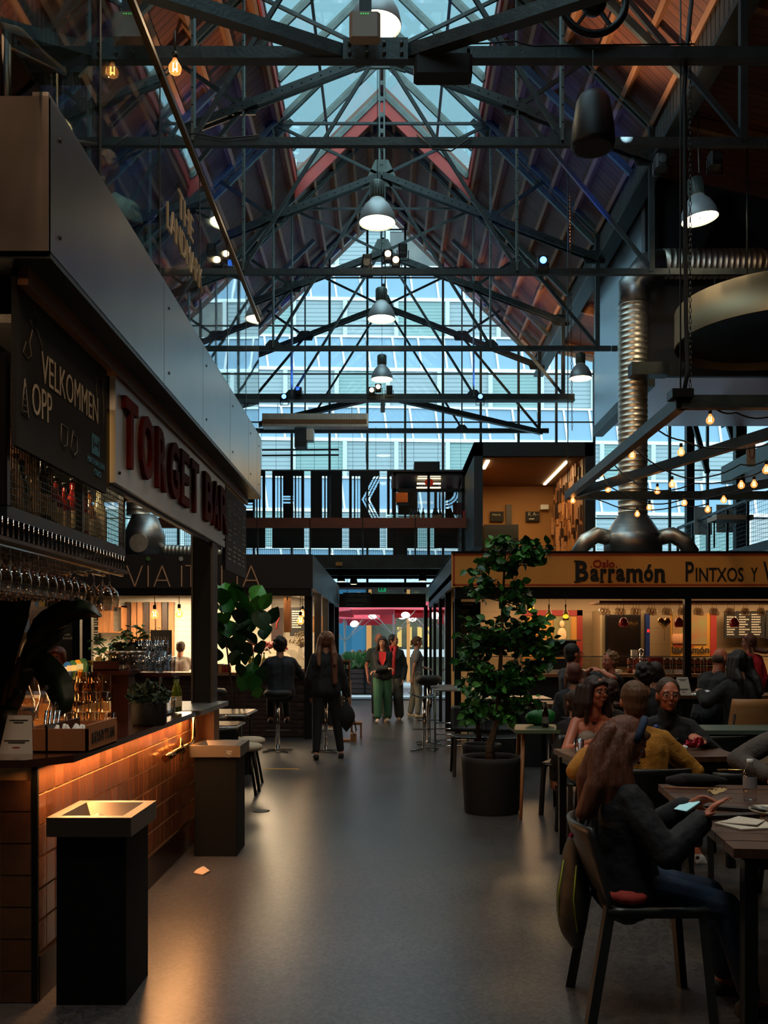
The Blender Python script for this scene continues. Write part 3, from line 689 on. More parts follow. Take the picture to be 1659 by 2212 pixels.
# chrome rods and hanging glasses
rk = thing('glass_rack', 'rack of chrome rods under the bottle cage holding stemware', 'rack', (-1.55, 3.5, 1.92))
for i in range(34): y = 3.4+i*.052; MB().tube((XG+.0, y, 1.985), (XG+.0, y, 1.915), .0045, n=5).build('rod', M_chrome, rk)
MB().box((-2.2, 3.3, 1.895), (XG+.01, 5.2, 1.91)).build('rack_board', M_darkwood, rk)
for i in range(8): MB().box((-2.2+i*.1, 3.3, 1.88), (-2.185+i*.1, 5.2, 1.895)).build('slot_rail', M_chrome, rk)
def wineglass(label, group, s=1.0):      # upside-down stem glass
    g = local('wine_glass', label, 'wine glass', group)
    MB().lathe([(.034, 0), (.03, .003), (.004, .006), (.004, .06), (.012, .068), (.04, .095), (.049, .13), (.04, .185), (.038, .185)][::-1], (0,0,0), 14, cap=False).build('bowl', glass('stemware', 'f0e8dc', .04, 3.0, .13), g)
    for v in g.children[0].data.vertices: v.co.z = -v.co.z
    return g
R.seed(5)
wg = Many(wineglass('stem glass hanging upside down', 'stem glasses hanging in the bar rack'))
for r_ in range(5):
    for i in range(13):
        y = 3.32+i*.1
        wg((-1.52-r_*.1, y+jit(.006), 1.893), 0, 'stem glass hanging upside down in the dense cluster under the bottle cage')
for i, (x, y) in enumerate(((-1.5, 4.86), (-1.5, 4.98), (-1.6, 4.9), (-1.6, 5.03), (-1.7, 4.95))):
    wg((x, y, 1.893), 0, 'stem glass hanging upside down in the separate small group at the rack end', 1.15)
# steel column
co = struct('column', MB().box((-1.56, 7.38, 0), (-1.4, 7.56, 2.95)), mat('column_black', '08080a', .7, spec=.2))
for x in (-1.565, -1.41): MB().box((x, 7.36, 0), (x+.015, 7.58, 2.95)).build('flange', mat('column_edge', '20150f', .5, .2), co)
# ------------------------------------------------ bar counter
XB = -1.47; b1, b2 = 3.88, 7.08
M_tile = mat('glazed_tile', '6c442e', .2, var=(9, .18), bump=(14, .12), coat=.6); M_tile2 = mat('glazed_tile_dark', '62402a', .2, var=(9, .2), bump=(14, .15), coat=.6); M_tile3 = mat('glazed_tile_light', '784e36', .2, var=(9, .15), bump=(14, .12), coat=.6)
M_grout = mat('grout', 'dcae7c', .9)
bc = thing('bar_counter', 'bar counter clad in upright glazed brown tiles with a steel kickplate', 'bar counter', (XB, b1, 0))
MB().box((-2.15, b1+.01, 0), (XB-.0045, b2, 1.0)).build('body', M_grout, bc)
R.seed(2); tz = [.205+.1335*i for i in range(6)]
ty = [b1+.008+.105*i for i in range(30)]
prot = []
for mm in (M_tile, M_tile2, M_tile3):
    o = MB().box((0, 0, 0), (.005, .096, .1225)).build('tile', mm, org=(0,0,0)); prot.append(o)
used = [0]*3
def tile(i, loc, rz=0):
    o = prot[i] if not used[i] else prot[i].copy()
    if used[i]: COL.objects.link(o)
    used[i] = 1; o.parent = bc; o.location = V(loc) - V((XB, b1, 0)); o.rotation_euler = (jit(.006), jit(.01), rz + jit(.008))
for z in tz:
    for y in ty:
        if y > b2-.06: continue
        tile(R.choice([0, 0, 1, 2]), (XB-.005, y, z))
for z in [.1335*i for i in range(7)]:      # near end face towards the camera
    for i in range(4):
        e = MB().box((XB-.155*(i+1)+.004, b1-.01, z+.003), (XB-.155*i-.016, b1+.005, z+.130)).build('tile', M_tile2, bc)
MB().box((XB-.005, b1+.01, 0), (XB+.008, b2, .19)).build('kickplate', mat('bronze_kick', '3a2820', .3, .7), bc)
MB().box((XB-.02, b1-.012, 0), (XB+.006, b1+.004, 1.0)).build('corner_trim', M_black, bc)
ct = thing('countertop', 'dark polished wooden bar countertop with a chamfered near corner', 'countertop', (-1.6, 3.85, 1.0))
MB().prism([(-2.6, 3.74), (-1.47, 3.74), (-1.33, 3.92), (-1.33, 6.5), (-2.35, 6.5), (-2.35, 4.4), (-2.6, 4.4)], 1.0, 1.032).build('top', mat('polished_walnut', '3d231a', .13, var=(2, .3, (8, 1, 1)), coat=.6), ct)
MB().box((-2.35, 6.5, 1.0), (-1.31, 7.6, 1.035)).build('steel_end', M_brush, ct)
MB().box((-1.49, 7.08, 0), (-1.33, 7.3, 1.0)).build('end_panel', mat('oak_panel', '7a4c26', .5, var=(2, .3, (6, 6, 1))), bc)
MB().box((-2.15, 7.08, 0), (-1.6, 7.35, 1.0)).build('end_body', M_darkwood, bc)
lamp('AREA', 'counter_led', (-1.415, 5.3, .985), 19.0, (1.0, .45, .16), .03, rot=(0, radians(-8), 0), size_y=3.0)
# gold tap pipe below the counter
tp = thing('brass_pipe', 'polished brass pipe with valve under the counter edge', 'pipe', (-1.42, 6.3, .75))
MB().path([(-1.42, 6.75, 1.0), (-1.42, 6.75, .84), (-1.42, 6.72, .8), (-1.42, 6.66, .78), (-1.42, 6.1, .78)], .02, 8).build('tube', mat('polished_brass', 'b08550', .15, 1.0), tp)
MB().ball((-1.42, 6.35, .78), .035, 8).tube((-1.42, 6.35, .7), (-1.42, 6.35, .86), .014).build('valve', MC['polished_brass'], tp)
MB().path([(-1.42, 6.1, .78), (-1.43, 5.95, .765)], .026, 8).build('spout', MC['polished_brass'], tp)
# ================================================ kiosks
def lines(mb, x0, x1, z0, z1, y, rows, cols=1, seed=1, h=.5, fill=.8):
    """rows of small printed words on a board facing the camera"""
    rr = random.Random(seed); cw = (x1-x0)/cols; rh = (z1-z0)/rows
    for c in range(cols):
        for r_ in range(rows):
            if rr.random() > fill+.15: continue
            x = x0+c*cw; end = x+cw*rr.uniform(.45, .92)
            while x < end:
                w = min(rr.uniform(.03, .1)*cw*2, end-x)
                if w > .004: mb.box((x, y-.002, z1-(r_+1)*rh+rh*(1-h)/2), (x+w*.85, y, z1-(r_+1)*rh+rh*(1+h)/2))
                x += w
    return mb
M_fasc = mat('fascia_brown', '2b1f1b', .6, var=(3, .2)); M_side = mat('side_metal', '5c6268', .4, .6, var=(3, .2))
M_wtile = mat('white_tile', 'b9b2a2', .3, stripes=(2, .11, .04, '6d675c')); M_brick = mat('dark_brick', '3a221b', .7, var=(8, .3)); M_mortar = mat('mortar', '59443a', .9)
YI = 14.5; XI = -1.18
ki = thing('food_kiosk', 'dark fascia kiosk lettered VIA ITALIA, with warm lit counters', 'kiosk', (XI, YI, 0))
MB().box((-4.95, YI, 2.38), (XI, YI+.08, 2.91)).build('front_fascia', M_fasc, ki)
MB().box((XI-.06, YI+.08, 2.38), (XI, 22.4, 2.91)).build('side_fascia', M_side, ki)
MB().box((-4.95, YI+.1, 2.5), (XI-.08, 22.4, 2.6)).build('ceiling', M_dark, ki)
MB().box((-4.95, YI+.1, 2.85), (XI-.08, 22.4, 2.9)).build('roof_deck', M_dark, ki)
MB().box((-4.95, YI+.02, 2.26), (XI-.02, YI+.1, 2.38)).build('lintel', M_black, ki)
for i in range(8): MB().box((XI-.3-.05*i, YI+.1, 2.34+.01*i), (XI-.28-.05*i, 22.4, 2.36+.01*i)).build('track', M_brush, ki)
for (x, y) in ((-4.9, 14.6), (-4.72, 14.6), (-1.26, 14.7), (-1.24, 16.4), (-1.24, 18.4), (-1.24, 20.4), (-1.24, 22.3)):
    MB().box((x-.06, y-.06, 0), (x+.06, y+.06, 2.5)).build('post', M_black, ki)
lt = MB()
def stroke(pts, D=14.49, w=.018): 
    for a, b in zip(pts[:-1], pts[1:]): lt.bar(P(100*0+a[0]/2.765, 1100+a[1]/2.765, D), P(b[0]/2.765, 1100+b[1]/2.765, D), w, .01, up=(0,1,0))
for s_ in ([(757,337),(805,462),(850,337)], [(885,337),(885,462)], [(920,462),(968,337),(1015,462)], [(936,425),(1000,425)], [(1085,337),(1085,462)], [(1108,337),(1175,337)], [(1141,337),(1141,462)],
           [(1200,462),(1247,337),(1293,462)], [(1216,425),(1278,425)], [(1325,337),(1325,460),(1390,460)], [(1417,337),(1417,462)], [(1452,462),(1500,337),(1550,462)], [(1468,425),(1533,425)]): stroke(s_)
lt.build('lettering', mat('sign_cream', 'f0b488', .6), ki)
MB().tube(P(320, 1207, 14.5), P(320, 1207, 14.48), .035, n=12).build('green_dot', mat('dot_green', '4f7a2c', .6), ki); MB().tube(P(391, 1207, 14.5), P(391, 1207, 14.48), .035, n=12).build('white_dot', M_chalk, ki)
MB().box((-6.3, 18.6, 0), (-1.3, 18.7, 2.5)).build('back_wall', M_wtile, ki)
MB().box((-6.3, 15.75, 0), (-6.2, 18.6, 2.5)).build('side_wall', M_wtile, ki); MB().box((-6.3, 15.75, 2.5), (-4.95, 18.7, 2.6)).build('ceiling', M_dark, ki)
# counters: tiled and bricked front
MB().box((-4.8, YI+.3, 1.0), (XI-.04, YI+.95, 1.05)).build('counter_top', M_wood, ki)
MB().box((-4.8, YI+.42, 0), (XI-.14, YI+.9, 1.0)).build('counter_body', M_mortar, ki)
MB().box((XI-.6, YI+.95, 1.0), (XI-.04, 20.0, 1.05)).build('side_counter_top', M_wood, ki)
MB().box((XI-.55, YI+.9, 0), (XI-.14, 20.0, 1.0)).build('side_counter_body', M_mortar, ki)
R.seed(4); bp = MB().box((0, 0, 0), (.21, .02, .06)).build('brick', M_brick, org=(0,0,0)); first = True
for r_ in range(14):
    for i in range(16):
        x = -4.7+i*.225+(.11 if r_ % 2 else 0)
        if x > XI-.36: continue
        o = bp if first else bp.copy()
        if not first: COL.objects.link(o)
        first = False; o.parent = ki; o.location = V((x, YI+.402+jit(.003), .02+r_*.07)) - V((XI, YI, 0))
m = MB()
for r_ in range(14):
    for i in range(22): m.box((XI-.142, YI+.92+i*.225+(.11 if r_ % 2 else 0), .02+r_*.07), (XI-.125, YI+1.13+i*.225+(.11 if r_ % 2 else 0), .08+r_*.07))
tag(m.build('side_brick', M_brick, ki), kind='stuff')
# interior fittings, left kitchen window
wb_ = thing('menu_board', 'narrow black price list on the white tiled kitchen wall', 'sign board', P(201, 1385, 18.5))
a, b = P(189, 1392, 18.5), P(214, 1297, 18.5)
MB().box((a.x, 18.55, a.z), (b.x, 18.59, b.z)).build('board', M_matte, wb_); lines(MB(), a.x+.04, b.x, a.z+.05, b.z-.05, 18.55, 16, 1, 3).build('lettering', M_chalk, wb_)
a, b = P(216, 1367, 18.3), P(268, 1309, 18.3)
cr = thing('wooden_crate', 'wooden crate used as a wall shelf in the lit kitchen', 'crate', (a.x, 18.3, a.z))
MB().box((a.x, 18.2, b.z-.03), (b.x, 18.58, b.z)).box((a.x, 18.2, a.z), (b.x, 18.58, a.z+.03)).build('shelf', M_wood, cr); MB().box((a.x, 18.18, a.z), (a.x+.3, 18.2, b.z)).build('front_panel', M_wood, cr); MB().box((b.x-.03, 18.2, a.z), (b.x, 18.58, b.z)).build('side_panel', M_wood, cr)
wp = thing('panelled_wall', 'weathered upright boards on the kitchen back wall', 'wall panel', P(330, 1460, 18.5))
for i in range(8):
    a = P(268+i*13.5, 1465, 18.45); b = P(268+i*13.5+11, 1300, 18.45)
    MB().box((a.x, 18.5+.02*(i % 2), a.z), (b.x, 18.58, b.z)).build('board', M_wood if i % 3 else M_darkwood, wp)
edison(P(334, 1328, 15.2), 'bare round filament bulb, left of the pair in the kitchen window', .065, .3)
edison(P(387, 1326, 15.2), 'bare round filament bulb beside the black column, right of the pair', .065, .3)
edison(P(649, 1341, 15.0), 'bare round filament bulb over the corner counter, lower of two', .06, .45)
edison(P(653, 1326, 15.6), 'bare round filament bulb over the corner counter, upper of two', .055, .35)
lamp('AREA', 'kitchen_light', (-4.2, 17.0, 2.45), 210, WARM2, 1.6, rot=(0, 0, 0), size_y=2.0)
lamp('AREA', 'counter_light', (-2.0, 16.4, 2.45), 110, WARM2, 1.0, rot=(0, 0, 0), size_y=2.0)
# poster, hanging boards and chalk menu to the right of the column
def flat(name, label, cat, px0, py0, px1, py1, D, m, th=.03, parts=None):
    a, b = P(px0, py1, D), P(px1, py0, D); t = thing(name, label, cat, ((a.x+b.x)/2, D, a.z))
    MB().box((a.x, D, a.z), (b.x, D+th, b.z)).build('board', m, t); return t, a, b
t, a, b = flat('wall_poster', 'dark poster with a thin red line in the kiosk', 'poster', 586, 1313, 611, 1385, 18.4, mat('poster_maroon', '2c0f10', .5, var=(2, .4)))
MB().path([P(600, 1320, 18.38), P(603, 1335, 18.38), P(598, 1345, 18.38), P(597, 1358, 18.38)], .015).build('red_line', M_red, t)
t, a, b = flat('hanging_board', 'long narrow wooden board hanging by a strap above the counter', 'board', 613, 1292, 628, 1366, 15.6, M_wood)
MB().path([a.lerp(b, .5)+V((0, 0, .25)), a.lerp(b, .5)+V((.04, 0, .5)), a.lerp(b, .5)+V((-.04, 0, .5)), a.lerp(b, .5)+V((0, 0, .25))], .006).build('strap', M_cable, t)
t, a, b = flat('chalk_menu', 'framed chalk menu with small white writing behind the bulbs', 'sign board', 626, 1312, 667, 1374, 17.0, M_matte)
lines(MB(), a.x+.04, b.x-.05, a.z+.1, b.z-.05, 16.995, 9, 1, 9).build('lettering', M_chalk, t)
t, a, b = flat('wall_picture', 'golden brown picture on the kiosk wall beside the chalk menu', 'picture', 667, 1331, 697, 1366, 17.5, mat('golden_print', '8a5a26', .6, var=(5, .7)))
t, a, b = flat('oven_door', 'stainless wall oven panel with lit display', 'oven', 562, 1300, 586, 1360, 18.4, M_brush)
# small things along the Italian counter
def box_thing(name, label, cat, px, py, D, w, d, h, m, lid=None):
    a = P(px, py, D); t = thing(name, label, cat, a)
    MB().cbox((a.x-w/2, D-d/2, a.z), (a.x+w/2, D+d/2, a.z+h), min(w, d)*.08).build('body', m, t)
    if lid: MB().cbox((a.x-w/2-.005, D-d/2-.005, a.z+h), (a.x+w/2+.005, D+d/2+.005, a.z+h+.015), min(w, d)*.08).build('rim', lid, t)
    return t
zc = lambda D: CY+(EYE-1.05)*F/D
for (px, w, h, lb) in ((466, .12, .12, 'small pale wooden box on the kiosk counter, beside the column'), (478, .12, .12, 'small pale wooden box next to it on the counter'), (470, .2, .09, 'low wooden box on the counter behind the fig')):
    box_thing('wooden_box', lb, 'box', px, zc(14.95), 14.95+(.2 if w == .2 else 0), w, .12, h, mat('pale_box', 'b87a44', .6), M_wood)
jar = local('sauce_jar', 'x', 'jar', 'jars on the kiosk counter')
MB().lathe([(.03, 0), (.033, .01), (.033, .09), (.022, .11)], (0,0,0), 10).build('body', mat('tomato_jar', '8c2a12', .2), jar); MB().lathe([(.025, .11), (.025, .13), (0, .13)], (0,0,0), 10).build('lid', M_brush, jar)
MJ = Many(jar)
for px, lb in ((483, 'red sauce jar on the counter, first from the column'), (489, 'red sauce jar on the counter, second from the column'), (495, 'red sauce jar on the counter, third from the column')): MJ(P(px, zc(14.9), 14.9), 0, lb)
wb = Many(bottle('wine_bottle', 'x', 'bottles on the kiosk counter', .32, .038, mat('olive_bottle', '5c6a14', .12, trans=.4), M_black))
for px, D, lb in ((547, 15.0, 'yellow green wine bottle standing on the kiosk counter'), (541, 15.3, 'pale green wine bottle just behind it'), (560, 15.2, 'dark green bottle near the sitting man'), (690, 16, 'bottle beside the counter flowers'), (570, 15.3, 'orange capped bottle by the pitcher')): wb(P(px, zc(D), D), 0, lb)
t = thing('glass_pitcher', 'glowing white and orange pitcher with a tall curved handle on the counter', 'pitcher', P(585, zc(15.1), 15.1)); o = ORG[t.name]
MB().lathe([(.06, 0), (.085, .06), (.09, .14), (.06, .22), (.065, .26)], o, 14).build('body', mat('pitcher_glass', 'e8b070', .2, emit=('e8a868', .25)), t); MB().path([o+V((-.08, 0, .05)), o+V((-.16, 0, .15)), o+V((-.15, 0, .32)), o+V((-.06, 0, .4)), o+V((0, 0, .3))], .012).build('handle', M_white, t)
t = thing('display_case', 'curved glass food case on the corner counter', 'display case', (-1.62, 16.0, 1.05))
MB().grid(lambda u, v: V((-1.35-.35*sin(v*pi/2)*1.0, 15.2+1.6*u, 1.07+.34*sin(v*pi/2)+.0)), 3, 8).build('curved_glass', M_clear, t); MB().box((-1.75, 15.2, 1.05), (-1.33, 16.8, 1.1)).build('tray', M_brush, t)
for i in range(6): MB().ball((-1.55, 15.35+i*.25, 1.14), (.09, .08, .05), 8).build('food', mat('salad', '6a8c2a' if 0 else '7c8a34', .6), t)
t = thing('flower_vase', 'small vase of pale feathery flowers on the corner counter', 'vase', P(650, 1412, 15.3)); o = ORG[t.name]
MB().lathe([(.05, -.1), (.06, 0), (.03, .1), (.035, .14)], o, 12).build('vase', M_clear, t); f = MB(); R.seed(8)
for i in range(40):
    a = R.uniform(0, 6.28); r_ = R.uniform(.02, .2); h = R.uniform(.12, .36); f.path([o+V((0, 0, .1)), o+V((cos(a)*r_, sin(a)*r_*.6, h))], .003, 3)
    for k in range(3): f.ball(o+V((cos(a)*r_+jit(.02), sin(a)*r_*.6, h+jit(.03))), .012, 4)
tag(f.build('blossom', mat('pale_blossom', 'b8a888', .8), t), kind='stuff')
# cured sausages and meat heap behind the sitting man
t = thing('cured_meats', 'heap of dark red cured meats on the counter behind the fig', 'meats', P(560, 1400, 16.5)); f = MB()
for i in range(26): f.ball(P(532+i*3.3, 1396+R.uniform(-16, 12), 16.5), (.07, .05, .05), 7)
tag(f.build('meat', mat('cured_red', '5c1a1a', .5, var=(20, .5)), t), kind='stuff')
for (px, lb) in ((456, 'pale linen mannequin shade at the column'),): pass
# second kiosk further left
k2 = thing('food_kiosk', 'dark kiosk lettered PA HAUGEN at the far left', 'kiosk', (-6.5, YI, 0)); k2['label'] = 'dark kiosk lettered PÅ HAUGEN at the far left behind the big leaves'
MB().box((-9.3, YI, 2.2), (-4.98, YI+.08, 2.91)).build('front_fascia', mat('fascia_olive', '1d1a14', .7), k2)
MB().box((-9.3, 15.6, 0), (-5.0, 15.7, 2.5)).build('back_wall', M_darkwood, k2); MB().box((-9.3, YI+.3, 0), (-5.0, YI+.9, 1.05)).build('counter', M_darkwood, k2); MB().box((-9.3, YI+.1, 2.5), (-4.98, 15.7, 2.6)).build('roof_deck', M_dark, k2)
t = MB(); a = P(70, 1253, 14.48); b = P(125, 1244, 14.48); text(t, 'PÅ HAUGEN', a, (1,0,0), (0,0,1), width=b.x-a.x, ext=.004, off=.01); t.build('lettering', mat('sign_pink', 'c88a72', .6), k2)
t = MB(); t.path([P(72, 1265, 14.48), P(95, 1264, 14.48), P(125, 1264, 14.48), P(140, 1261, 14.48), P(146, 1254, 14.48), P(141, 1250, 14.48), P(137, 1256, 14.48), P(142, 1262, 14.48)], .007, 5); t.path([P(22, 1240, 14.48), P(22, 1250, 14.48), P(50, 1252, 14.48), P(60, 1256, 14.48)], .006, 5); t.build('green_line', mat('line_green', '5a6a2a', .6), k2)
for (x0, y0, x1, y1, c, lb) in ((75, 1282, 100, 1310, '26466a', 'blue and white striped poster in the left kiosk'), (84, 1291, 97, 1310, '9a7a2c', 'small ochre card in front of the blue poster'), (103, 1283, 160, 1320, '1c1416', 'dark poster headed with red lettering'), (48, 1338, 64, 1366, '4a5878', 'small slate blue card with white border'), (68, 1344, 92, 1362, 'c08a3c', 'yellow picture of a pear in the left kiosk')):
    flat('wall_poster', lb, 'poster', x0, y0, x1, y1, 15.2 if c != '9a7a2c' else 15.15, mat('poster_'+c, c, .6, var=(6, .3)))
t = thing('red_lettering', 'red handwritten words on the dark poster', 'lettering', P(108, 1296, 15.19)); m = MB(); text(m, 'Øl & mat', P(106, 1300, 15.19), (1,0,0), (0,0,1), width=.34, ext=.003); m.build('letters', M_red, t)
t = thing('wall_note', 'pale words ending in BANKEN and HENTES I KASSA on the dark panel', 'lettering', P(132, 1370, 15.19)); m = MB(); text(m, 'banken', P(126, 1373, 15.19), (1,0,0), (0,0,1), width=.19, ext=.003); text(m, 'hentes i kassa!', P(108, 1381, 15.19), (1,0,0), (0,0,1), width=.36, ext=.003); m.build('letters', M_chalkd, t)
flat('wall_panel', 'plain dark panel beside the kitchen window of the left kiosk', 'panel', 100, 1322, 160, 1420, 15.3, M_dark)
lamp('AREA', 'left_kiosk_light', (-6.5, 15.1, 2.4), 12, WARM2, 1.2)
# ------------------------------------------------ Barramon kiosk
YB = 14.2; XBr = .98
kb = thing('food_kiosk', 'kiosk with mustard fascia lettered Barramón and PINTXOS Y VINO', 'kiosk', (XBr, YB, 0))
M_must = mat('mustard_fascia', 'ee9c44', .6, var=(2, .08)); M_orl = mat('fascia_red_line', 'b8401e', .6)
MB().box((XBr, YB, 2.38), (7.5, YB+.1, 2.905)).build('front_fascia', M_must, kb)
for (z0, z1, m, dy) in ((2.40, 2.425, M_orl, .004), (2.86, 2.885, M_orl, .004)): MB().box((XBr+.02, YB-dy, z0), (7.5, YB, z1)).build('border_line', m, kb)
MB().box((XBr+.02, YB-.004, 2.40), (XBr+.045, YB, 2.885)).build('border_line', M_orl, kb)
MB().box((XBr-.0, YB-.02, 2.90), (7.5, YB+.14, 2.93)).build('cap', M_black, kb)
MB().box((XBr, YB+.1, 2.38), (XBr+.05, 22.3, 2.9)).build('side_fascia', M_side, kb)
MB().box((XBr, YB+.1, 2.5), (7.5, 22.3, 2.6)).build('ceiling', M_dark, kb)
MB().box((XBr, YB+.12, 2.86), (7.5, 22.3, 2.89)).build('roof_deck', M_dark, kb)
MB().box((XBr+.05, YB+.02, 2.2), (7.5, YB+.12, 2.38)).build('lintel', M_black, kb)
M_ink = mat('sign_ink', '1c1512', .6)
t = MB(); 
def fit(s_, x0, x1, ytop, ybot, off=.0, D=YB-.006, mb=None, sh=0):
    a, b = P(x0, ybot, D), P(x1, ytop, D); text(mb if mb is not None else t, s_, a, (1,0,0), (0,0,1), width=b.x-a.x, height=b.z-a.z, ext=.004, off=off, shear=sh)
fit('B', 1243, 1271, 1211, 1256, .035); fit('a', 1275, 1294, 1228, 1256, .035); fit('r', 1297, 1311, 1228, 1256, .035); fit('r', 1314, 1329, 1228, 1256, .035); fit('a', 1331, 1350, 1228, 1256, .035); fit('m', 1353, 1388, 1228, 1256, .035); fit('ó', 1391, 1411, 1219, 1256, .035); fit('n', 1414, 1436, 1228, 1256, .035)
for (x0, x1, y) in ((1240, 1252, 1257), (1240, 1252, 1212), (1296, 1305, 1257), (1313, 1323, 1257), (1352, 1360, 1257), (1369, 1375, 1257), (1384, 1390, 1257), (1413, 1421, 1257), (1429, 1438, 1257)): a, b = P(x0, y+1, YB-.012), P(x1, y-1.5, YB-.004); t.box(a, b)
fit('P', 1481, 1499, 1213, 1256, .012); fit('INTXOS', 1503, 1606, 1226, 1256, .008); fit('Y', 1622, 1636, 1226, 1256, .008); fit('V', 1649, 1670, 1213, 1256, .012); fit('INO', 1674, 1720, 1226, 1256, .008)
t.build('lettering', M_ink, kb)
t = MB(); fit('Oslo', 1281, 1328, 1209, 1226, .02); t.ball(P(1277, 1224, YB-.008), .012, 6); t.ball(P(1332, 1224, YB-.008), .012, 6); t.build('red_lettering', mat('sign_red', '9c2018', .6), kb)
for (x, y) in ((XBr+.1, YB+.16), (4.62, YB+.1), (XBr+.06, 16), (XBr+.06, 18), (XBr+.06, 20.2), (XBr+.06, 22.2)): MB().box((x-.05, y-.05, 0), (x+.05, y+.05, 2.5)).build('post', M_black, kb)
for i in range(3): MB().box((XBr+.04, 16.1+2*i, 0), (XBr+.05, 17.9+2*i, 2.4)).build('glass_panel', M_glass, kb)
M_btile = mat('beige_tile', 'a58e6c', .4, stripes=(2, .3, .02, '7a6850'))
MB().box((XBr+.1, 17.2, 0), (7.5, 17.3, 2.5)).build('back_wall', M_btile, kb)
MB().box((XBr+.4, YB+.45, .98), (7.5, YB+1.1, 1.03)).build('counter_ledge', M_wood, kb)
MB().box((XBr+.5, YB+.55, 0), (7.5, YB+1.05, .98)).build('counter_body', M_dark, kb)
MB().box((XBr+.5, YB+.6, 1.3), (7.5, YB+.62, 1.315)).build('rail', M_brush, kb)
MB().box((XBr+.5, YB+.7, 1.03), (4.55, YB+.705, 1.3)).build('counter_glass', M_clear, kb)
for i in range(8): x = XBr+.6+i*.5; MB().box((x, YB+.69, 1.03), (x+.012, YB+.71, 1.31)).build('glass_bracket', M_brush, kb)
for i in range(3): MB().box((XBr+1.0+i*1.0, YB+.75, 1.03), (XBr+1.8+i*1.0, YB+1.0, 1.09)).build('food_tray', M_white, kb)
MB().box((XBr+2.4, YB+.6, 2.16), (7.5, YB+1.3, 2.2)).build('glass_rack', M_wood, kb)
lamp('AREA', 'barramon_light', (3.2, 16.0, 2.42), 55, (1, .62, .32), 3.0, size_y=1.2)
lamp('AREA', 'barramon_light_b', (6.8, 16.0, 2.42), 45, (1, .62, .32), 3.0, size_y=1.2)
# hanging glasses
g2 = Many(wineglass('stem glass', 'stem glasses hanging over the counter of the mustard kiosk')); R.seed(9)
for i in range(52):
    x = 3.45+i*.085; g2((x, YB+.75+.14*(i % 3), 2.16), 0, 'stem glass hanging in the long row over the counter of the mustard kiosk', 1.0)
# posters, oven, menu boards, small lamps
t, a, b = flat('wall_poster', 'big framed red and gold poster with a figure in white behind the ficus', 'poster', 1130, 1318, 1258, 1440, 16.9, mat('poster_gold', 'a8742a', .6))
MB().box((a.x, 16.88, b.z-.1), (b.x, 16.9, b.z)).box((b.x-.1, 16.88, a.z), (b.x, 16.9, b.z)).build('red_frame', mat('poster_red', '7c1a14', .6), t)
MB().box((P(1195,0,16.9).x, 16.87, a.z+.35), (P(1232,0,16.9).x, 16.9, b.z-.12)).build('picture', mat('poster_green', '6f6a44', .6, var=(5, .3)), t); 
c = P(1214, 1372, 16.86); m = MB().ball(c, (.09, .02, .14), 10).ball(c+V((0, 0, .2)), (.05, .02, .07), 10); m.build('figure', mat('poster_cream', 'c4ae84', .6), t)
t, a, b = flat('wall_poster', 'large colourful poster behind the post, lettered Barcelona barramón', 'poster', 1449, 1325, 1547, 1418, 16.9, mat('poster_gold2', 'c08a2c', .6, var=(1.5, .15)))
MB().box((a.x+.03, 16.88, a.z+.22), (b.x-.17, 16.9, b.z)).build('picture', mat('poster_mix', '7a8a50', .6, var=(4, 1, (1,1,1)), col2='a05038'), t)
MB().box((b.x-.11, 16.875, a.z), (b.x, 16.9, b.z)).build('red_edge', mat('poster_red2', '8c1c10', .6), t)
m = MB()
for i in range(5): m.ball(P(1456+i*6, 1380, 16.86), (.06, .02, .1), 8)
m.build('figure', mat('poster_skin', 'c08a60', .6), t)
m = MB(); fit('barramón', 1451, 1532, 1396, 1411, .03, 16.87, m); m.build('lettering', M_ink, t); m = MB(); fit('Barcelona', 1457, 1500, 1391, 1398, .01, 16.87, m); m.build('red_lettering', MC['sign_red'], t)
ov = thing('combi_oven', 'tall steel combi oven with a dark glass door', 'oven', P(1335, 1450, 16.2)); D = 16.2
a, b = P(1297, 1455, D), P(1394, 1318, D)
MB().cbox((a.x, D, a.z), (b.x, D+.7, b.z), .03).build('body', mat('oven_steel', 'a89878', .35, .7), ov)
a2, b2 = P(1307, 1440, D), P(1383, 1328, D); MB().box((a2.x, D-.03, a2.z), (b2.x, D, b2.z)).build('door_frame', M_black, ov); MB().box((a2.x+.04, D-.04, a2.z+.04), (b2.x-.04, D-.03, b2.z-.04)).build('door_glass', mat('oven_glass', '1c1714', .1, spec=.8), ov)
a2, b2 = P(1395, 1440, D), P(1402, 1325, D); MB().box((a2.x, D-.05, a2.z), (b2.x, D+.1, b2.z)).build('control_panel', mat('panel_blue', '16306c', .4), ov); MB().box((a2.x+.01, D-.055, a2.z+.6), (b2.x-.01, D-.05, a2.z+.65)).build('red_display', emi('red_led', 'ff2020', 1.5), ov)
m = MB(); lines(m, P(1340,0,D).x, P(1392,0,D).x, P(0,1327,D).z, P(0,1321,D).z, D-.002, 1, 1, 2); m.build('lettering', M_ink, ov)
for (x0, y0, x1, y1, rows, cols, lb) in ((1565, 1320, 1652, 1378, 9, 3, 'black wine list board with pale lettering in the mustard kiosk'), (1654, 1318, 1740, 1380, 9, 2, 'second wine list board, cut by the picture edge')):
    t, a, b = flat('menu_board', lb, 'sign board', x0, y0, x1, y1, 16.9, M_matte); lines(MB(), a.x+.04, b.x-.02, a.z+.04, b.z-.04, 16.895, rows, cols, x0).build('lettering', M_chalk, t)
t, a, b = flat('menu_board', 'tall dark menu board headed PINTXOS beside the ficus', 'sign board', 978, 1300, 1038, 1450, 14.75, M_matte)
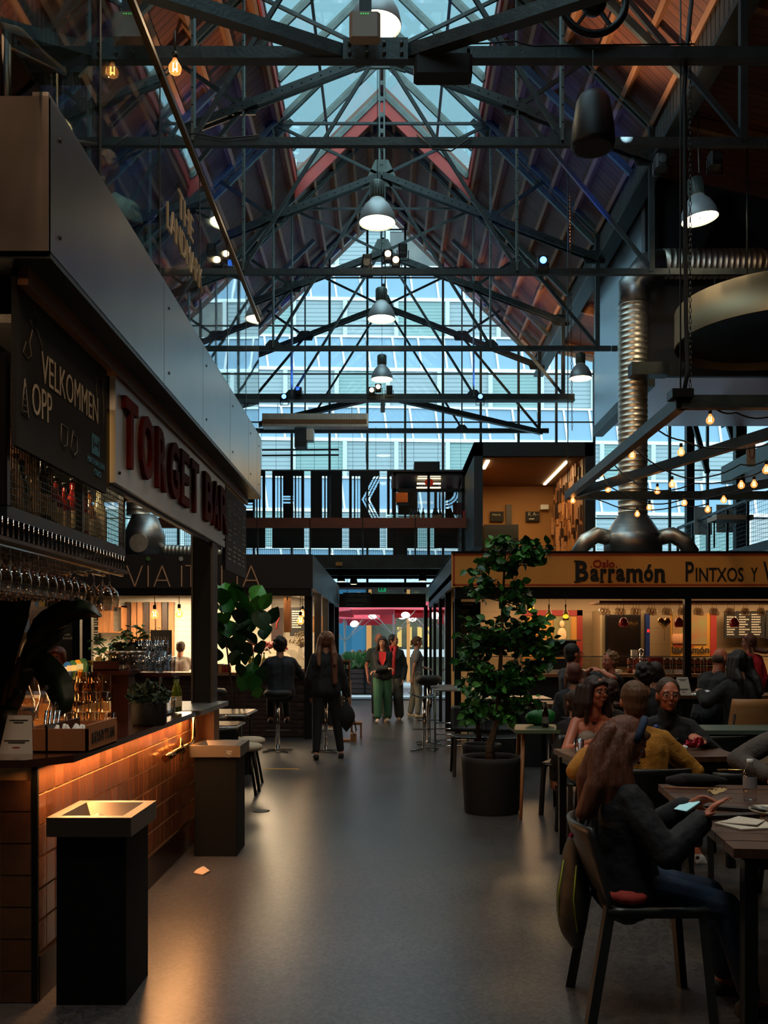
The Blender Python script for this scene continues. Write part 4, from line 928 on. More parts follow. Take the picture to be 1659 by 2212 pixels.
lines(MB(), a.x+.03, b.x-.02, a.z+.05, b.z-.12, 14.745, 26, 1, 77, .45).build('lettering', mat('menu_cream', 'a08458', .8), t); m = MB(); fit('PINTXOS', 1000, 1022, 1303, 1308, .01, 14.744, m); m.build('heading', M_chalk, t)
rp_ = local('red_pendant', 'x', 'pendant lamp', 'small red globe pendants'); MB().lathe([(.015, .1), (.05, .08), (.078, .03), (.078, -.02), (.06, -.06)], (0,0,0), 14).build('shade', mat('pendant_red', '9c1420', .25), rp_); MB().lathe([(.058, -.058), (0, -.058)], (0,0,0), 14).build('bulb_disc', emi('pendant_glow', 'ffd9a0', 5), rp_); MB().tube((0, 0, .1), (0, 0, .62), .004, n=4).build('cord', M_cable, rp_)
RP = Many(rp_)
for px, py, lb in ((1347, 1347, 'red globe pendant in front of the oven door'), (1467, 1347, 'red globe pendant in front of the colourful poster'), (1586, 1347, 'red globe pendant in front of the wine list board')): RP(P(px, py, 15.2), 0, lb)
bl_ = local('bottle_lamp', 'x', 'pendant lamp', 'bottle pendants'); MB().lathe([(.05, -.09), (.055, -.02), (.045, .03), (.016, .09), (.014, .17)], (0,0,0), 12, cap=False).build('shade', mat('lamp_glass_brown', '4a3a14', .1, trans=.5), bl_); MB().ball((0, 0, -.03), .035, 8).build('bulb', emi('yellow_bulb', 'ffc850', 9), bl_); MB().tube((0, 0, .17), (0, 0, .55), .004, n=4).build('cord', M_cable, bl_)
BL = Many(bl_)
for px, py, lb in ((1186, 1328, 'lit bottle pendant just right of the ficus'), (1222, 1328, 'lit bottle pendant, rightmost of the three'), (1148, 1312, 'lit bottle pendant showing through the ficus leaves')): BL(P(px, py, 15.3), 0, lb)
hb = thing('heart_balloon', 'golden heart shaped foil balloon over the counter', 'balloon', P(1435, 1345, 15.2)); c = ORG[hb.name]
MB().grid(lambda u, v: c + V((.11*(16*sin(2*pi*u)**3)/16*sin(pi*v), .05*cos(pi*v), .11*(13*cos(2*pi*u)-5*cos(4*pi*u)-2*cos(6*pi*u)-cos(8*pi*u))/16*sin(pi*v))), 24, 8).build('foil', mat('gold_foil', 'd8a860', .15, 1.0), hb); MB().path([c+V((0, 0, -.12)), c+V((.01, 0, -.3))], .003, 4).build('string', M_cable, hb)
t = thing('beer_tap', 'chrome beer tap tower on the mustard kiosk counter', 'beer tap', (4.3-.2, YB+.8, 1.03)); o = ORG[t.name]
MB().tube(o, o+V((0, 0, .35)), .03).ball(o+V((0, 0, .36)), .045, 10).build('tower', M_chrome, t); MB().tube(o+V((0, -.02, .3)), o+V((0, -.12, .26)), .012).build('spout', M_chrome, t)
t = thing('cash_register', 'dark till with an angled screen behind the counter', 'till', P(1215, 1420, 15.2)); o = ORG[t.name]
MB().box(o+V((-.22, -.15, -.3)), o+V((.22, .15, -.02))).build('base', M_dark, t); MB().poly([o+V((-.24, -.05, 0)), o+V((.24, -.05, 0)), o+V((.24, .05, .27)), o+V((-.24, .05, .27))], (0, .03, 0)).build('screen', M_black, t); MB().box(o+V((-.25, -.02, .27)), o+V((.3, .12, .29))).build('paper_lid', M_white, t)
cj = local('spice_tin', 'x', 'tin', 'tins stacked behind the counter glass'); MB().lathe([(.045, 0), (.045, .12)], (0,0,0), 10).build('body', mat('tin_dark', '3a2a22', .4), cj); MB().lathe([(.046, .03), (.046, .09)], (0,0,0), 10, cap=False).build('label', mat('tin_label', '8a4a30', .6), cj)
CJ = Many(cj)
for i in range(22):
    for k in range(2): CJ((3.95+i*.1, YB+.9, 1.03+k*.125), jit(1), 'small dark tin in the double row behind the counter glass of the mustard kiosk')
box_thing('menu_holder', 'dark red menu holder standing on the counter ledge', 'menu holder', 1416, zc(15.0)+1, 15.0, .22, .1, .25, mat('holder_red', '6c1418', .5))
box_thing('paper_tray', 'white paper tray on the counter ledge of the mustard kiosk', 'tray', 1310, zc(14.85), 14.85, .35, .2, .02, M_white)
box_thing('napkin_box', 'white napkin dispenser on the counter rail', 'dispenser', 1370, zc(15.2), 15.2, .1, .08, .36, M_white)
# ================================================ upper level at the far end and on the right
fx = thing('kiosk_upper', 'glazed bar booth on the far mezzanine with bottles and strip lights', 'booth', (.1, 22.4, 3.6)); D = 22.5
def bx(px0, py0, px1, py1, D0, D1): a, b = P(px0, py1, D0), P(px1, py0, D0); return (a.x, D0, a.z), (b.x, D1, b.z)
for px in (852, 926, 1000): MB().box(*bx(px-3, 1020, px+3, 1203, D, D+.08)).build('post', M_black, fx)
for py in (1020, 1055): MB().box(*bx(850, py, 1003, py+7, D, D+.08)).build('beam', M_black, fx)
MB().box(*bx(846, 1017, 1006, 1023, D, D+2.2)).build('roof', M_black, fx)
MB().box(*bx(895, 997, 950, 1018, D+.3, D+1.2)).build('roof_unit', M_dark, fx)
for i, py in enumerate((1026, 1031, 1043, 1052)): MB().box(*bx(903-i, py, 952, py+2.5, D+.3+.3*i, D+.36+.3*i)).build('strip_light', emi('strip_warm', 'ffdf9c', 5), fx)
MB().box(*bx(856, 1124, 1000, 1128, D+.1, D+.5)).build('bar_shelf', M_darkwood, fx)
MB().box(*bx(852, 1028, 1000, 1200, D+.02, D+.03)).build('glass_panel', M_clear, fx)
MB().box(*bx(852, 1128, 880, 1203, D+1, D+1.1)).build('back_panel', M_darkwood, fx)
pl_ = thing('paper_lantern', 'red honeycomb paper ball hanging in the upper booth', 'lantern', P(927, 1042, D+.2)); c = ORG[pl_.name]
m = MB()
for i in range(12): a = i*pi/6; m.ball(c+V((0, 0, 0)), (.11, .11, .1), 10) if i == 0 else m.bar(c+V((cos(a)*.03, sin(a)*.03, -.1)), c+V((cos(a)*.12, sin(a)*.12, 0)), .01)
m.build('ball', mat('lantern_red', 'c83a22', .7, emit=('c83a22', .3)), pl_)
ub = Many(bottle('wine_bottle', 'x', 'dark bottles on the upper booth shelf', .3, .04, mat('bottle_black', '101812', .15), M_black))
for i, px in enumerate((888, 896, 904, 914, 937, 944, 951)): a = P(px, 1124, D+.3); ub(a, 0, 'dark bottle standing on the shelf of the upper glazed booth')
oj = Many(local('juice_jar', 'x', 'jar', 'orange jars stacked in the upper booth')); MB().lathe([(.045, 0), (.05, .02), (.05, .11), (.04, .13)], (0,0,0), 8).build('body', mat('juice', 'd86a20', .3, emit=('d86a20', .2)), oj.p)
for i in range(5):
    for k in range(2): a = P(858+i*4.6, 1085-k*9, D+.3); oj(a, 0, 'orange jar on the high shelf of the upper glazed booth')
box_thing('menu_card', 'dark red card leaning in the right of the upper booth', 'card', 988, 1112, D+.3, .22, .03, .3, mat('card_red', '5c1c1c', .6)); box_thing('shelf_lamp', 'yellow and red toy figure shape on the rail by the booth', 'ornament', 1003, 1118, D-.1, .06, .06, .16, mat('ornament_red', 'b02424', .5))
MB().box(*bx(856, 1085, 882, 1088, D+.2, D+.45)).build('high_shelf', M_black, fx)
# cut-out letter panels against the gable glass
def letter_panel(px0, px1, py0, py1, ch, label, D=24.8):
    a, b = P(px0, py1, D), P(px1, py0, D); w = b.x-a.x; h = b.z-a.z
    nx = 44; nz = 90
    def hole(u, v):      # u,v in 0..1, v up; three parallel stripes per stroke
        z = v*h; x = u*w; top, bot = h*.93, h*.33
        if not (bot <= z <= top): return False
        sw = .17*w/.85*1.15
        def tri(d): return 0 <= d <= 3*.055+2*.028 and (d % .083) < .052
        L = .08; Rr = w-.08; mid = (top+bot)/2
        if ch == 'H':
            if tri(x-L) and (x-L < .06 or not (abs(z-mid) < .11 and x-L > .06) or True): return True
            if tri(Rr-x): return True
            return L+.22 < x < Rr-.22 and tri(z-(mid-.11))
        if ch == 'I': return tri(x-(w/2-.11))
        if ch == 'K':
            if tri(x-L): return True
            t = (z-mid); k = .52
            if t >= 0: return tri(x-(L+.26)-t*k)
            return tri(x-(L+.26)+t*k)
        if ch == 'A': return tri(x-L) or tri(Rr-x) or (L+.2 < x < Rr-.2 and (tri(z-mid+.3) or tri(top-z)))
        if ch == 'L': return tri(x-L) or tri(z-bot)
        if ch == 'P':
            if tri(x-L): return True
            cx, cz = L+.22, top-.42; r_ = sqrt((x-cx)**2+(z-cz)**2)
            return (x > cx and tri(.45-r_)) or (tri(x-cx-(cz-z)*.4+.02) and z < cz-.4)
        return False
    t = thing('letter_panel', label, 'sign', (a.x, D, a.z)); m = MB()
    for j in range(nz):
        i = 0
        while i < nx:
            if hole((i+.5)/nx, (j+.5)/nz): i += 1; continue
            k = i
            while k < nx and not hole((k+.5)/nx, (j+.5)/nz): k += 1
            x0, x1 = a.x+w*i/nx, a.x+w*k/nx; z0, z1 = a.z+h*j/nz, a.z+h*(j+1)/nz
            m.add([(x0, D, z0), (x1, D, z0), (x1, D, z1), (x0, D, z1)], [(0, 1, 2, 3)]); i = k
    p = m.build('panel', M_black, t)
    bm = bmesh.new(); bm.from_mesh(p.data); bmesh.ops.remove_doubles(bm, verts=bm.verts, dist=1e-4); bm.to_mesh(p.data); bm.free()
    md = p.modifiers.new('thick', 'SOLIDIFY'); md.thickness = .03
    for x in (a.x+.1, b.x-.1): MB().tube((x, D+.02, b.z), (x, D+.02, b.z+1.2), .004, n=4).build('wire', M_cable, t)
for px0, px1, ch, lb in ((420, 486, 'A', 'black cut-out letter panel hidden behind the sign, first of the row'), (506, 573, 'A', 'black cut-out letter panel partly behind the steel deck'), (588, 657, 'H', 'black cut-out panel with a striped letter H'), (671, 739, 'I', 'black cut-out panel with a striped letter I'),
                         (754, 820, 'K', 'black cut-out panel with a striped letter K'), (836, 902, 'L', 'black cut-out panel with a striped letter L beside the booth'), (938, 1004, 'P', 'black cut-out panel with a curved striped letter seen through the booth')):
    letter_panel(px0, px1, 1017, 1184, ch, lb)
for y_, lb in ((972, 'thin dark curtain rail above the letter panels, upper one'), (984, 'thin dark curtain rail above the letter panels, lower one')): tag(MB().bar(P(566, y_, 24.5), P(732, y_-1, 24.5), .04, .04).build('hanging_rail', M_steel), lb, 'rail')
for px in (790, 868, 955): tag(MB().tube(P(px, 955, 23.5), P(px+1, 1000, 23.5), .006, n=4).build('red_cord', mat('cord_red', 'b02838', .6)), 'thin red cord hanging below the last truss tie, %s of three' % {790: 'leftmost', 868: 'middle', 955: 'rightmost'}[px], 'ribbon')  # thin red cords hanging free
# washroom box
wx = thing('washroom_box', 'timber lined washroom box with a thick grey frame on the mezzanine', 'booth', (3.1, 20, 3.6)); D = 20.0
x0, x1 = P(1024, 0, D).x, P(1283, 0, D).x; z0, z1 = 3.6, P(0, 955, D).z; M_boxg = mat('box_grey', '35393a', .6, .2, var=(2, .1)); fr_ = .19
MB().box((x0, D, z0), (x0+fr_, 24.6, z1)).build('left_side', M_boxg, wx); MB().box((x1-fr_, D, z0), (x1, 24.6, z1)).build('right_side', M_boxg, wx); MB().box((x0, D, z1-.3), (x1, 24.6, z1)).build('roof', M_boxg, wx)
M_och = mat('ochre_paint', '9a6a34', .6, var=(1, .1))
MB().box((x0+fr_, 23.7, z0), (x1-fr_, 23.8, z1-.3)).build('back_wall', M_och, wx); MB().box((x0+fr_, D+.05, z1-.33), (x1-fr_, 23.7, z1-.3)).build('lining_ceiling', mat('ochre_ceiling', '6c4a2a', .7), wx)
MB().box((x0+fr_, D+.2, z0), (x0+fr_+.02, 23.7, z1-.3)).build('lining', M_och, wx)
R.seed(21); m_ = [M_wood, M_darkwood, M_purlin]
for i in range(90):
    y = D+.1+R.random()*3.5; z = z0+R.random()*1.75; h = R.uniform(.12, .45)
    MB().box((x1-fr_-R.uniform(.03, .12), y, z), (x1-fr_, y+R.uniform(.05, .16), z+h)).build('wood_offcut', m_[i % 3], wx)
MB().box((x1-fr_-.03, D+.1, z0), (x1-fr_-.001, 23.7, z1-.33)).build('offcut_backing', M_wood, wx)
for (px0, py0, px1, py1, Dl) in ((1041, 998, 1048, 1010, 21.0), ): MB().box((x0+fr_+.1, 20.3, z1-.36), (x0+fr_+.18, 21.2, z1-.33)).build('strip_light', emi('strip_warm2', 'ffe0a8', 6), wx)
MB().box((x1-fr_-.35, 20.4, z1-.36), (x1-fr_-.29, 23.3, z1-.33)).build('strip_light', emi('strip_warm2', 'ffe0a8', 6), wx)
lamp('AREA', 'washroom_light', (3.0, 21.5, z1-.4), 45, (1, .68, .3), 1.5)
MB().box(*bx(1046, 1133, 1120, 1200, 22.0, 23)).build('washbasin_block', M_dark, wx)
MB().box(*bx(1093, 1090, 1105, 1133, 23.6, 23.7)).build('timber_post', M_darkwood, wx); MB().box(*bx(1168, 1090, 1185, 1100, 23.5, 23.7)).build('wall_lamp', M_white, wx)
for x_, s_, lb in ((1059, 'Herre', 'small black sign with white writing at the left of the ochre washroom wall'), (1136, 'K A', 'small black sign with letters and arrow at the right of the ochre washroom wall')):
    a, b = bx(x_, 1105, x_+29, 1126, 23.6, 23.65); t = thing('washroom_sign', lb, 'sign', a); MB().box(a, b).build('board', M_matte, t); m = MB(); text(m, s_, (a[0]+.06, 23.598, a[2]+.14), (1,0,0), (0,0,1), width=.2, ext=.003)
    if s_ == 'K A': m.bar((a[0]+.27, 23.597, a[2]+.17), (a[0]+.32, 23.597, a[2]+.17), .01); lines(m, a[0]+.08, a[0]+.24, a[2]+.03, a[2]+.09, 23.599, 1)
    m.build('lettering', M_chalk, t)
# plaster box in the right-hand aisle
pb = thing('plaster_box', 'pale smooth plaster volume hanging in the right aisle', 'wall box', (6, 15.7, 6.05)); pb['kind'] = 'structure'; M_pl = mat('pale_plaster', 'c8d6de', .42, .75, var=(.8, .1)); M_pk = mat('soffit_plaster', 'e8d0da', .4, .5)
MB().box((4.3, 15.7, 6.05), (4.36, 19.3, 9.5)).build('side_face', M_pl, pb); MB().box((4.36, 15.7, 6.05), (10.3, 15.8, 9.3)).build('front_face', M_dark, pb); MB().box((4.36, 15.8, 6.05), (10.3, 19.3, 6.1)).build('soffit', M_pk, pb); MB().box((4.36, 19.2, 6.1), (10.3, 19.3, 9.3)).build('rear_face', M_dark, pb)
MB().box((4.3, 15.6, 5.85), (4.5, 19.4, 6.05)).build('edge_beam', M_steel, pb)
t = thing('ceiling_duct', 'dark rectangular steel box beam beside the spiral duct', 'beam', (4.9, 15, 6.1)); MB().box((3.9, 14.8, 5.82), (4.5, 15.05, 6.02)).build('beam', M_steel, t)
# spiral duct on the mustard kiosk
def spiral(mb, pts, r, pitch=.09, n=20):
    P_ = []; rs = []
    for a, b in zip(pts[:-1], pts[1:]):
        a = V(a); b = V(b); L = (b-a).length; k = max(1, int(L/pitch))
        for i in range(k):
            for f, rr in ((0, r), (.72, r), (.8, r*1.035), (.92, r*1.035)): P_.append(a.lerp(b, (i+f)/k)); rs.append(rr)
    P_.append(V(pts[-1])); rs.append(r); mb.path(P_, rs, n)
du = thing('spiral_duct', 'spiral steel duct rising from the mustard kiosk and bending right', 'duct', P(1367, 1195, 15.3)); D = 15.3; r = .235; o = ORG[du.name]
m = MB(); spiral(m, [P(1367, 1118, D), P(1367, 660, D)], r); m.build('riser', M_galv, du)
m = MB().path([P(1367, 662, D), P(1367, 618, D), P(1397, 576, D), P(1430, 570, D)], [r*1.02]*4, 20); m.build('elbow', M_brush, du)
m = MB(); spiral(m, [P(1430, 570, D), P(1635, 570, D)], r); m.build('horizontal_run', M_galv, du); MB().path([P(1633, 570, D), P(1650, 572, D+.05)], [r*1.05, r*.9], 20).build('end_cap', M_galv, du)
MB().lathe([(.24, P(0, 1112, D).z), (.45, P(0, 1155, D).z), (.47, P(0, 1157, D).z), (.47, 2.93)], (P(1367, 0, D).x, D, 0), 24).build('cone', M_brush, du)
for sx in (-1, 1):
    c = P(1367, 1160, D); MB().path([c+V((sx*.4, -.05, -.02)), c+V((sx*.62, -.1, .02)), c+V((sx*.8, -.12, -.08)), c+V((sx*.95, -.14, -.3))], [.13, .135, .135, .12], 14).build('side_branch', M_galv, du)
# left copy over the Italian kiosk
d2 = thing('spiral_duct', 'spiral steel duct with a round hatch above the VIA ITALIA sign', 'duct', P(316, 1197, 15.2)); D = 15.2; c = P(312, 0, D)
m = MB(); spiral(m, [(c.x-.1, D, 5.5), (c.x-.1, D, P(0, 1115, D).z)], .19); m.build('riser', M_galv, d2)
MB().lathe([(.2, P(0, 1113, D).z), (.33, P(0, 1155, D).z), (.34, 2.92)], (c.x, D, 0), 20).build('cone', M_brush, d2); MB().tube((c.x, D-.33, P(0, 1178, D).z), (c.x, D-.36, P(0, 1178, D).z), .15, n=18).build('hatch', M_galv, d2)
m = MB(); spiral(m, [(c.x+.3, D, 3.05), (c.x+1.3, D, 3.0)], .09, .06, 12); m.build('side_branch', M_galv, d2)
# round extractor canopy
hc = thing('round_canopy', 'large round steel canopy ring hanging in the right aisle', 'canopy', (5.9, 14, 6.0)); m = MB(); n = 48; R1 = 1.5; zt, zb = 6.62, 6.08
m.lathe([(R1, zb), (R1, zt), (R1-.03, zt), (R1-.03, zb)], (5.9, 14, 0), 48, cap=False); m.build('ring', mat('canopy_steel', 'a89474', .5, .9, var=(2, .1)), hc)
MB().lathe([(R1-.03, zb+.12), (.01, zb+.3)], (5.9, 14, 0), 48, cap=False).build('inner_cone', M_matte, hc)
for a in (0, 2, 4): MB().tube((5.9+1.3*cos(a), 14+1.3*sin(a), zt), (5.9+1.3*cos(a), 14+1.3*sin(a), 8.6), .012, n=5).build('hanger_rod', M_steel, hc)
# right-hand gallery
gr = thing('side_gallery', 'two level steel gallery with mesh railing on the far right', 'gallery', (7.7, 19, 3.6))
MB().box((7.7, 10, 3.42), (10.4, 24.8, 3.62)).build('lower_floor', M_steel, gr); MB().box((7.7, 10, 5.2), (10.4, 21.4, 5.6)).build('upper_floor', M_steel2, gr)
MB().box((7.68, 10, 4.56), (7.74, 24.6, 4.62)).build('top_rail', M_steel, gr)
for i in range(13): MB().box((7.68, 10.2+i*1.2, 3.6), (7.73, 10.25+i*1.2, 4.6)).build('post', M_steel, gr)
m = MB()
for i in range(146): m.box((7.7, 10+i*.1, 3.65), (7.705, 10.008+i*.1, 4.56))
for i in range(10): m.box((7.7, 10, 3.68+i*.095), (7.705, 24.6, 3.686+i*.095))
tag(m.build('wire_mesh', M_steel, gr), kind='stuff')
for y in (14.2, 17.4, 20.6, 24): MB().box((7.75, y, 0), (7.95, y+.2, 8.3)).build('column', M_steel, gr)
for (y0, y1) in ((20.6, 22.4), (22.6, 24.3)): MB().bar((7.8, y0, 5.7), (7.8, y1, 8.2), .12, .08).build('brace', M_steel, gr)
MB().box((7.7, 10, 6.5), (7.74, 21.4, 6.56)).build('upper_rail', M_steel, gr)
for (px, py, D, c, lb) in ((1500, 1095, 23, 'cfe0e8', 'white papers pinned in the gallery window'), (1548, 1090, 22, 'b8ccd4', 'pale poster in the gallery window'),): flat('wall_poster', lb, 'poster', px, py, px+38, py+60, D, mat('paper_'+c, c, .7))
t, a, b = flat('cloth_banner', 'narrow white cloth banner with an oval outline hanging from the upper gallery', 'banner', 1613, 938, 1632, 1008, 17.5, M_white); m = MB(); c = a.lerp(b, .5); m.path([c+V((.045*cos(k/8*pi), -.03, .16*sin(k/8*pi))) for k in range(16)], .006, 4, closed=True); m.build('oval_outline', M_red, t)
gt = thing('gallery_table', 'white covered table with glassware behind the gallery railing', 'table', P(1570, 1180, 20.5)); o = ORG[gt.name]; MB().box((o.x-.4, 20, 4.2), (o.x+.4, 20.6, 4.3)).build('table_cloth', M_white, gt)
for k in (-.35, .35): MB().tube((o.x+k, 20.3, 3.62), (o.x+k, 20.3, 4.2), .02).build('leg', M_steel, gt)
# light frame with festoon bulbs
lf = thing('festoon_rig', 'black steel frame hung over the seating for the festoon bulbs', 'frame', P(1470, 862, 8.7)); zf = 1.5+530/2000*8.7; xa, xb = P(1470, 0, 8.7).x, 7.4
MB().box((xa, 8.66, zf-.09), (xb, 8.76, zf+.03)).build('near_beam', M_steel, lf); MB().box((xa-.04, 8.7, zf-.09), (xa+.06, 14.2, zf+.03)).build('side_beam', M_steel, lf); MB().box((xa, 14.1, zf-.09), (xb, 14.2, zf+.03)).build('far_beam', M_steel, lf)
MB().bar((xa+.1, 13.9, zf-.03), (4.5, 8.8, zf-.03), .08, .12).build('diagonal_beam', M_steel, lf); MB().bar((4.8, 14.1, zf-.03), (xb, 9.5, zf-.03), .08, .12).build('diagonal_beam', M_steel, lf)
MB().box((xb, 8.66, zf-.09), (xb+.1, 14.2, zf+.03)).build('side_beam', M_steel, lf); MB().box((xa-.1, 8.62, zf), (xa+.1, 8.8, zf+.08)).build('corner_plate', M_black, lf)
for (x, y) in ((xa, 8.7), (xa, 14.15), (xb, 14.15)): MB().tube((x, y, zf), (x, y, 8.8), .008, n=5).build('hanger_wire', M_steel, lf)
t = thing('supply_cable', 'thick black cable and chain hanging down to the near corner of the light frame', 'cable', P(1482, 0, 8.7)); 
MB().path([P(1500, -60, 8.7), P(1482, 120, 8.7), P(1478, 200, 8.7), P(1480, 420, 8.7), P(1482, 700, 8.7), P(1486, 800, 8.7), P(1476, 856, 8.7)], .021, 8).build('cable', M_cable, t)
def chain(name, lb, px0, py0, px1, py1, D, m=M_steel):
    a, b = P(px0, py0, D), P(px1, py1, D); n = int((b-a).length/.05); mb = MB()
    for i in range(n):
        c = a.lerp(b, (i+.5)/n); s = V((.012, 0, 0)) if i % 2 else V((0, .012, 0)); mb.path([c+V((0,0,.025))+s*.5, c+s, c-V((0,0,.025))+s*.5, c-V((0,0,.025))-s*.5, c-s, c+V((0,0,.025))-s*.5], .004, 4, closed=True)
    tag(mb.build(name, m), lb, 'chain')
chain('chain', 'steel chain hanging beside the thick supply cable', 1491, 30, 1491, 850, 8.72); chain('chain', 'thin rusty chain hanging free beside the last right lamp', 1231, 418, 1236, 930, 13.5, mat('rusty_chain', '5c3a22', .6, .5))
BP = [(1207,315,9.2),(980,568,10.3),(598,593,11),(355,735,13),(410,858,13.2),(185,880,14),(135,945,14),(795,870,12.5),(910,818,11.5),(1005,962,12.5),(732,998,13.3),(638,1050,13.8),(1188,1015,12.8),(1313,940,12.2),(1450,825,11),(1550,818,11.3),(1645,705,9.8)]
NM = ['hanging alone under the near beam, nearest the frame corner', 'in front of the wide diagonal beam, beside the duct', 'in front of the spiral duct, highest on it', 'left of the duct, under the middle of the side beam', 'beside the duct at mid height of the far corner', 'second from the far left corner of the frame', 'lowest at the far left corner of the frame', 'right of the duct, below the dark cross beam', 'right of the duct on the middle string', 'midway right of the duct on the low string', 'at the right edge of the duct, low', 'in front of the steel cone top', 'in front of the gallery railing, lowest on the right', 'over the gallery railing, between its neighbours', 'left of the close pair at the right', 'right of the close pair at the right', 'cut off by the right edge of the picture']
for (u, v, D), nm in zip(BP, NM): edison(P(1200+u/3.614, 820+v/3.614, D), 'glowing festoon bulb ' + nm, .042, 0, group='festoon bulbs on the light frame')
for i, (pts, d0, d1) in enumerate((([(1480,868),(1541,882),(1590,893),(1659,903),(1720,890)], 8.8, 8.8), ([(1412,924),(1476,954),(1560,970),(1659,962),(1720,950)], 10.2, 10.2), ([(1364,962),(1372,972),(1455,1026),(1520,1033),(1600,1005),(1656,996)], 11, 10), ([(1320,997),(1366,1040),(1421,1062),(1500,1046),(1601,1034),(1660,1010)], 12.5, 11),
                                 ([(1298,1010),(1313,1050),(1402,1090),(1478,1080),(1563,1070),(1640,1040)], 13.2, 11.5), ([(1240,1060),(1252,1055),(1310,1088),(1376,1103),(1470,1094),(1529,1090)], 14, 13))):
    n = len(pts); c = [P(x, y-2, d0+(d1-d0)*k/(n-1)) for k, (x, y) in enumerate(pts)]; sm_ = []
    for k in range(n-1):
        for f in range(5): sm_.append(c[k].lerp(c[k+1], f/5)+V((0, 0, -.03*sin(pi*f/5))))
    tag(MB().path(sm_+[c[-1]], .009, 5).build('festoon_cable', M_cable), 'black festoon cable, %s string counting from the camera' % ['first', 'second', 'third', 'fourth', 'fifth', 'last'][i], 'cable')
# bell lamps
def bell(label):
    b = local('bell_lamp', label, 'pendant lamp', 'industrial bell pendants'); 
    MB().lathe([(.28, 0), (.285, .02), (.26, .14), (.19, .27), (.13, .33), (.115, .36)], (0,0,0), 28, cap=False).build('shade', mat('lamp_grey', 'b0b8ba', .45, .4), b)
    m = MB().lathe([(.115, .36), (.115, .62), (.09, .64), (0, .64)], (0,0,0), 20)
    for i in range(16): a = i*pi/8; m.bar((.118*cos(a), .118*sin(a), .4), (.118*cos(a), .118*sin(a), .61), .008)
    m.build('ballast_housing', M_steel2, b); MB().lathe([(.268, .015), (.2, .03), (0, .035)], (0,0,0), 24, cap=False).build('diffuser', emi('lamp_glow', 'ffe9bd', 5.5), b); MB().tube((0, 0, .0), (0, 0, .66), .006, n=5).build('suspension', M_cable, b)
    return b
BLP = Many(bell('x'))
for (px, py, D, s, top, lb) in ((815, 482, 13.83, .97, 10.25, 'grey bell pendant, largest fully seen on the centre line'), (824, 690, 17.4, .92, 10.25, 'grey bell pendant, second down the centre line'), (825, 820, 20.8, .87, 10.25, 'grey bell pendant, smallest and lowest on the centre line'), (812, 58, 10.26, 1.0, 10.2, 'grey bell pendant half hidden behind the white box at the top'),
                               (1512, 474, 13.6, .95, 9.2, 'grey bell pendant tilted over the right aisle, beside the thick cable'), (1254, 818, 20.8, .9, 8.7, 'grey bell pendant far right before the pale plaster wall')):
    p = P(px, py, D); o = BLP(p, 0, lb, s)
    for c in o.children:
        if c.name.startswith('suspension'): c.scale = (1, 1, (top-p.z)/s/.66); c.location = (0, 0, 0)
    if px == 1512: o.rotation_euler = (0, radians(-8), 0)
    lamp('SPOT', 'bell_light', p+V((0, 0, -.03)), 60, (1, .78, .5), .2, rot=(0, 0, 0), spot=radians(130))
tag(MB().path([P(1507, 170, 12.8), P(1508, 300, 12.8), P(1510, 372, 12.8)], .01, 6).ball(P(1507, 178, 12.8), .05, 8).build('lamp_flex', M_brush), 'pale flex with a ceiling knob above the tilted bell pendant', 'cable')
# small things on the ties
ap = thing('wall_box', 'cream access point box under the plated centre of the near cross beam', 'box', P(787, 78, 8.4)); a, b = P(754, 78, 8.3), P(822, 24, 8.3); MB().cbox((a.x, 8.3, a.z), (b.x, 8.42, b.z), .03).build('housing', mat('cream_plastic', '8a7d70', .5), ap); MB().box((a.x+.09, 8.34, b.z), (a.x+.2, 8.42, b.z+.2)).build('bracket', M_black, ap)
m = MB()
for i in range(4): m.ball(P(780+i*5, 29, 8.295), .006, 5)
m.build('green_led', emi('led_green', '50d060', .8), ap)
fl = thing('floodlight', 'flat black heater panel hanging under the near cross beam', 'heater', P(957, 165, 8.6)); a, b = P(894, 163, 8.6), P(1020, 122, 8.6); MB().cbox((a.x, 8.55, a.z), (b.x, 8.75, b.z), .03).build('housing', M_matte, fl)
for px in (902, 1012): MB().box(P(px-3, 124, 8.6), P(px+3, 108, 8.62)).build('bracket', M_black, fl)
wh = thing('ventilator', 'big black wheel shaped fan on the near cross beam', 'fan', P(1283, 5, 8.5)); c = ORG[wh.name]
m = MB().path([c+V((.29*cos(i*pi/16), 0, .29*sin(i*pi/16))) for i in range(32)], .035, 8, closed=True); m.build('rim', M_black, wh)
MB().ball(c, (.12, .12, .12), 12).build('motor', M_black, wh)
for i in range(5): a = i*2*pi/5+.3; MB().bar(c, c+V((.28*cos(a), 0, .28*sin(a))), .05, .02).build('spoke', M_black, wh)
sp = thing('hanging_speaker', 'black rounded loudspeaker hanging on a wire from the near cross beam', 'loudspeaker', P(1281, 320, 8.5)); c = P(1281, 320, 8.5)
m = MB().lathe([(.0, .0), (.19, .0), (.2, .04), (.19, .2), (.155, .42), (.12, .48), (0, .5)], c, 24); m.build('body', mat('speaker_black', '0a0a0a', .5), sp)
MB().lathe([(.17, -.004), (.17, .0)], c, 20).build('grille', M_matte, sp); MB().tube(c+V((0, 0, .5)), P(1281, 108, 8.55), .004, n=4).build('wire', M_steel, sp); MB().box(c+V((-.02, -.195, .03)), c+V((.02, -.19, .045))).build('badge', mat('badge_copper', 'a06030', .3, 1), sp)
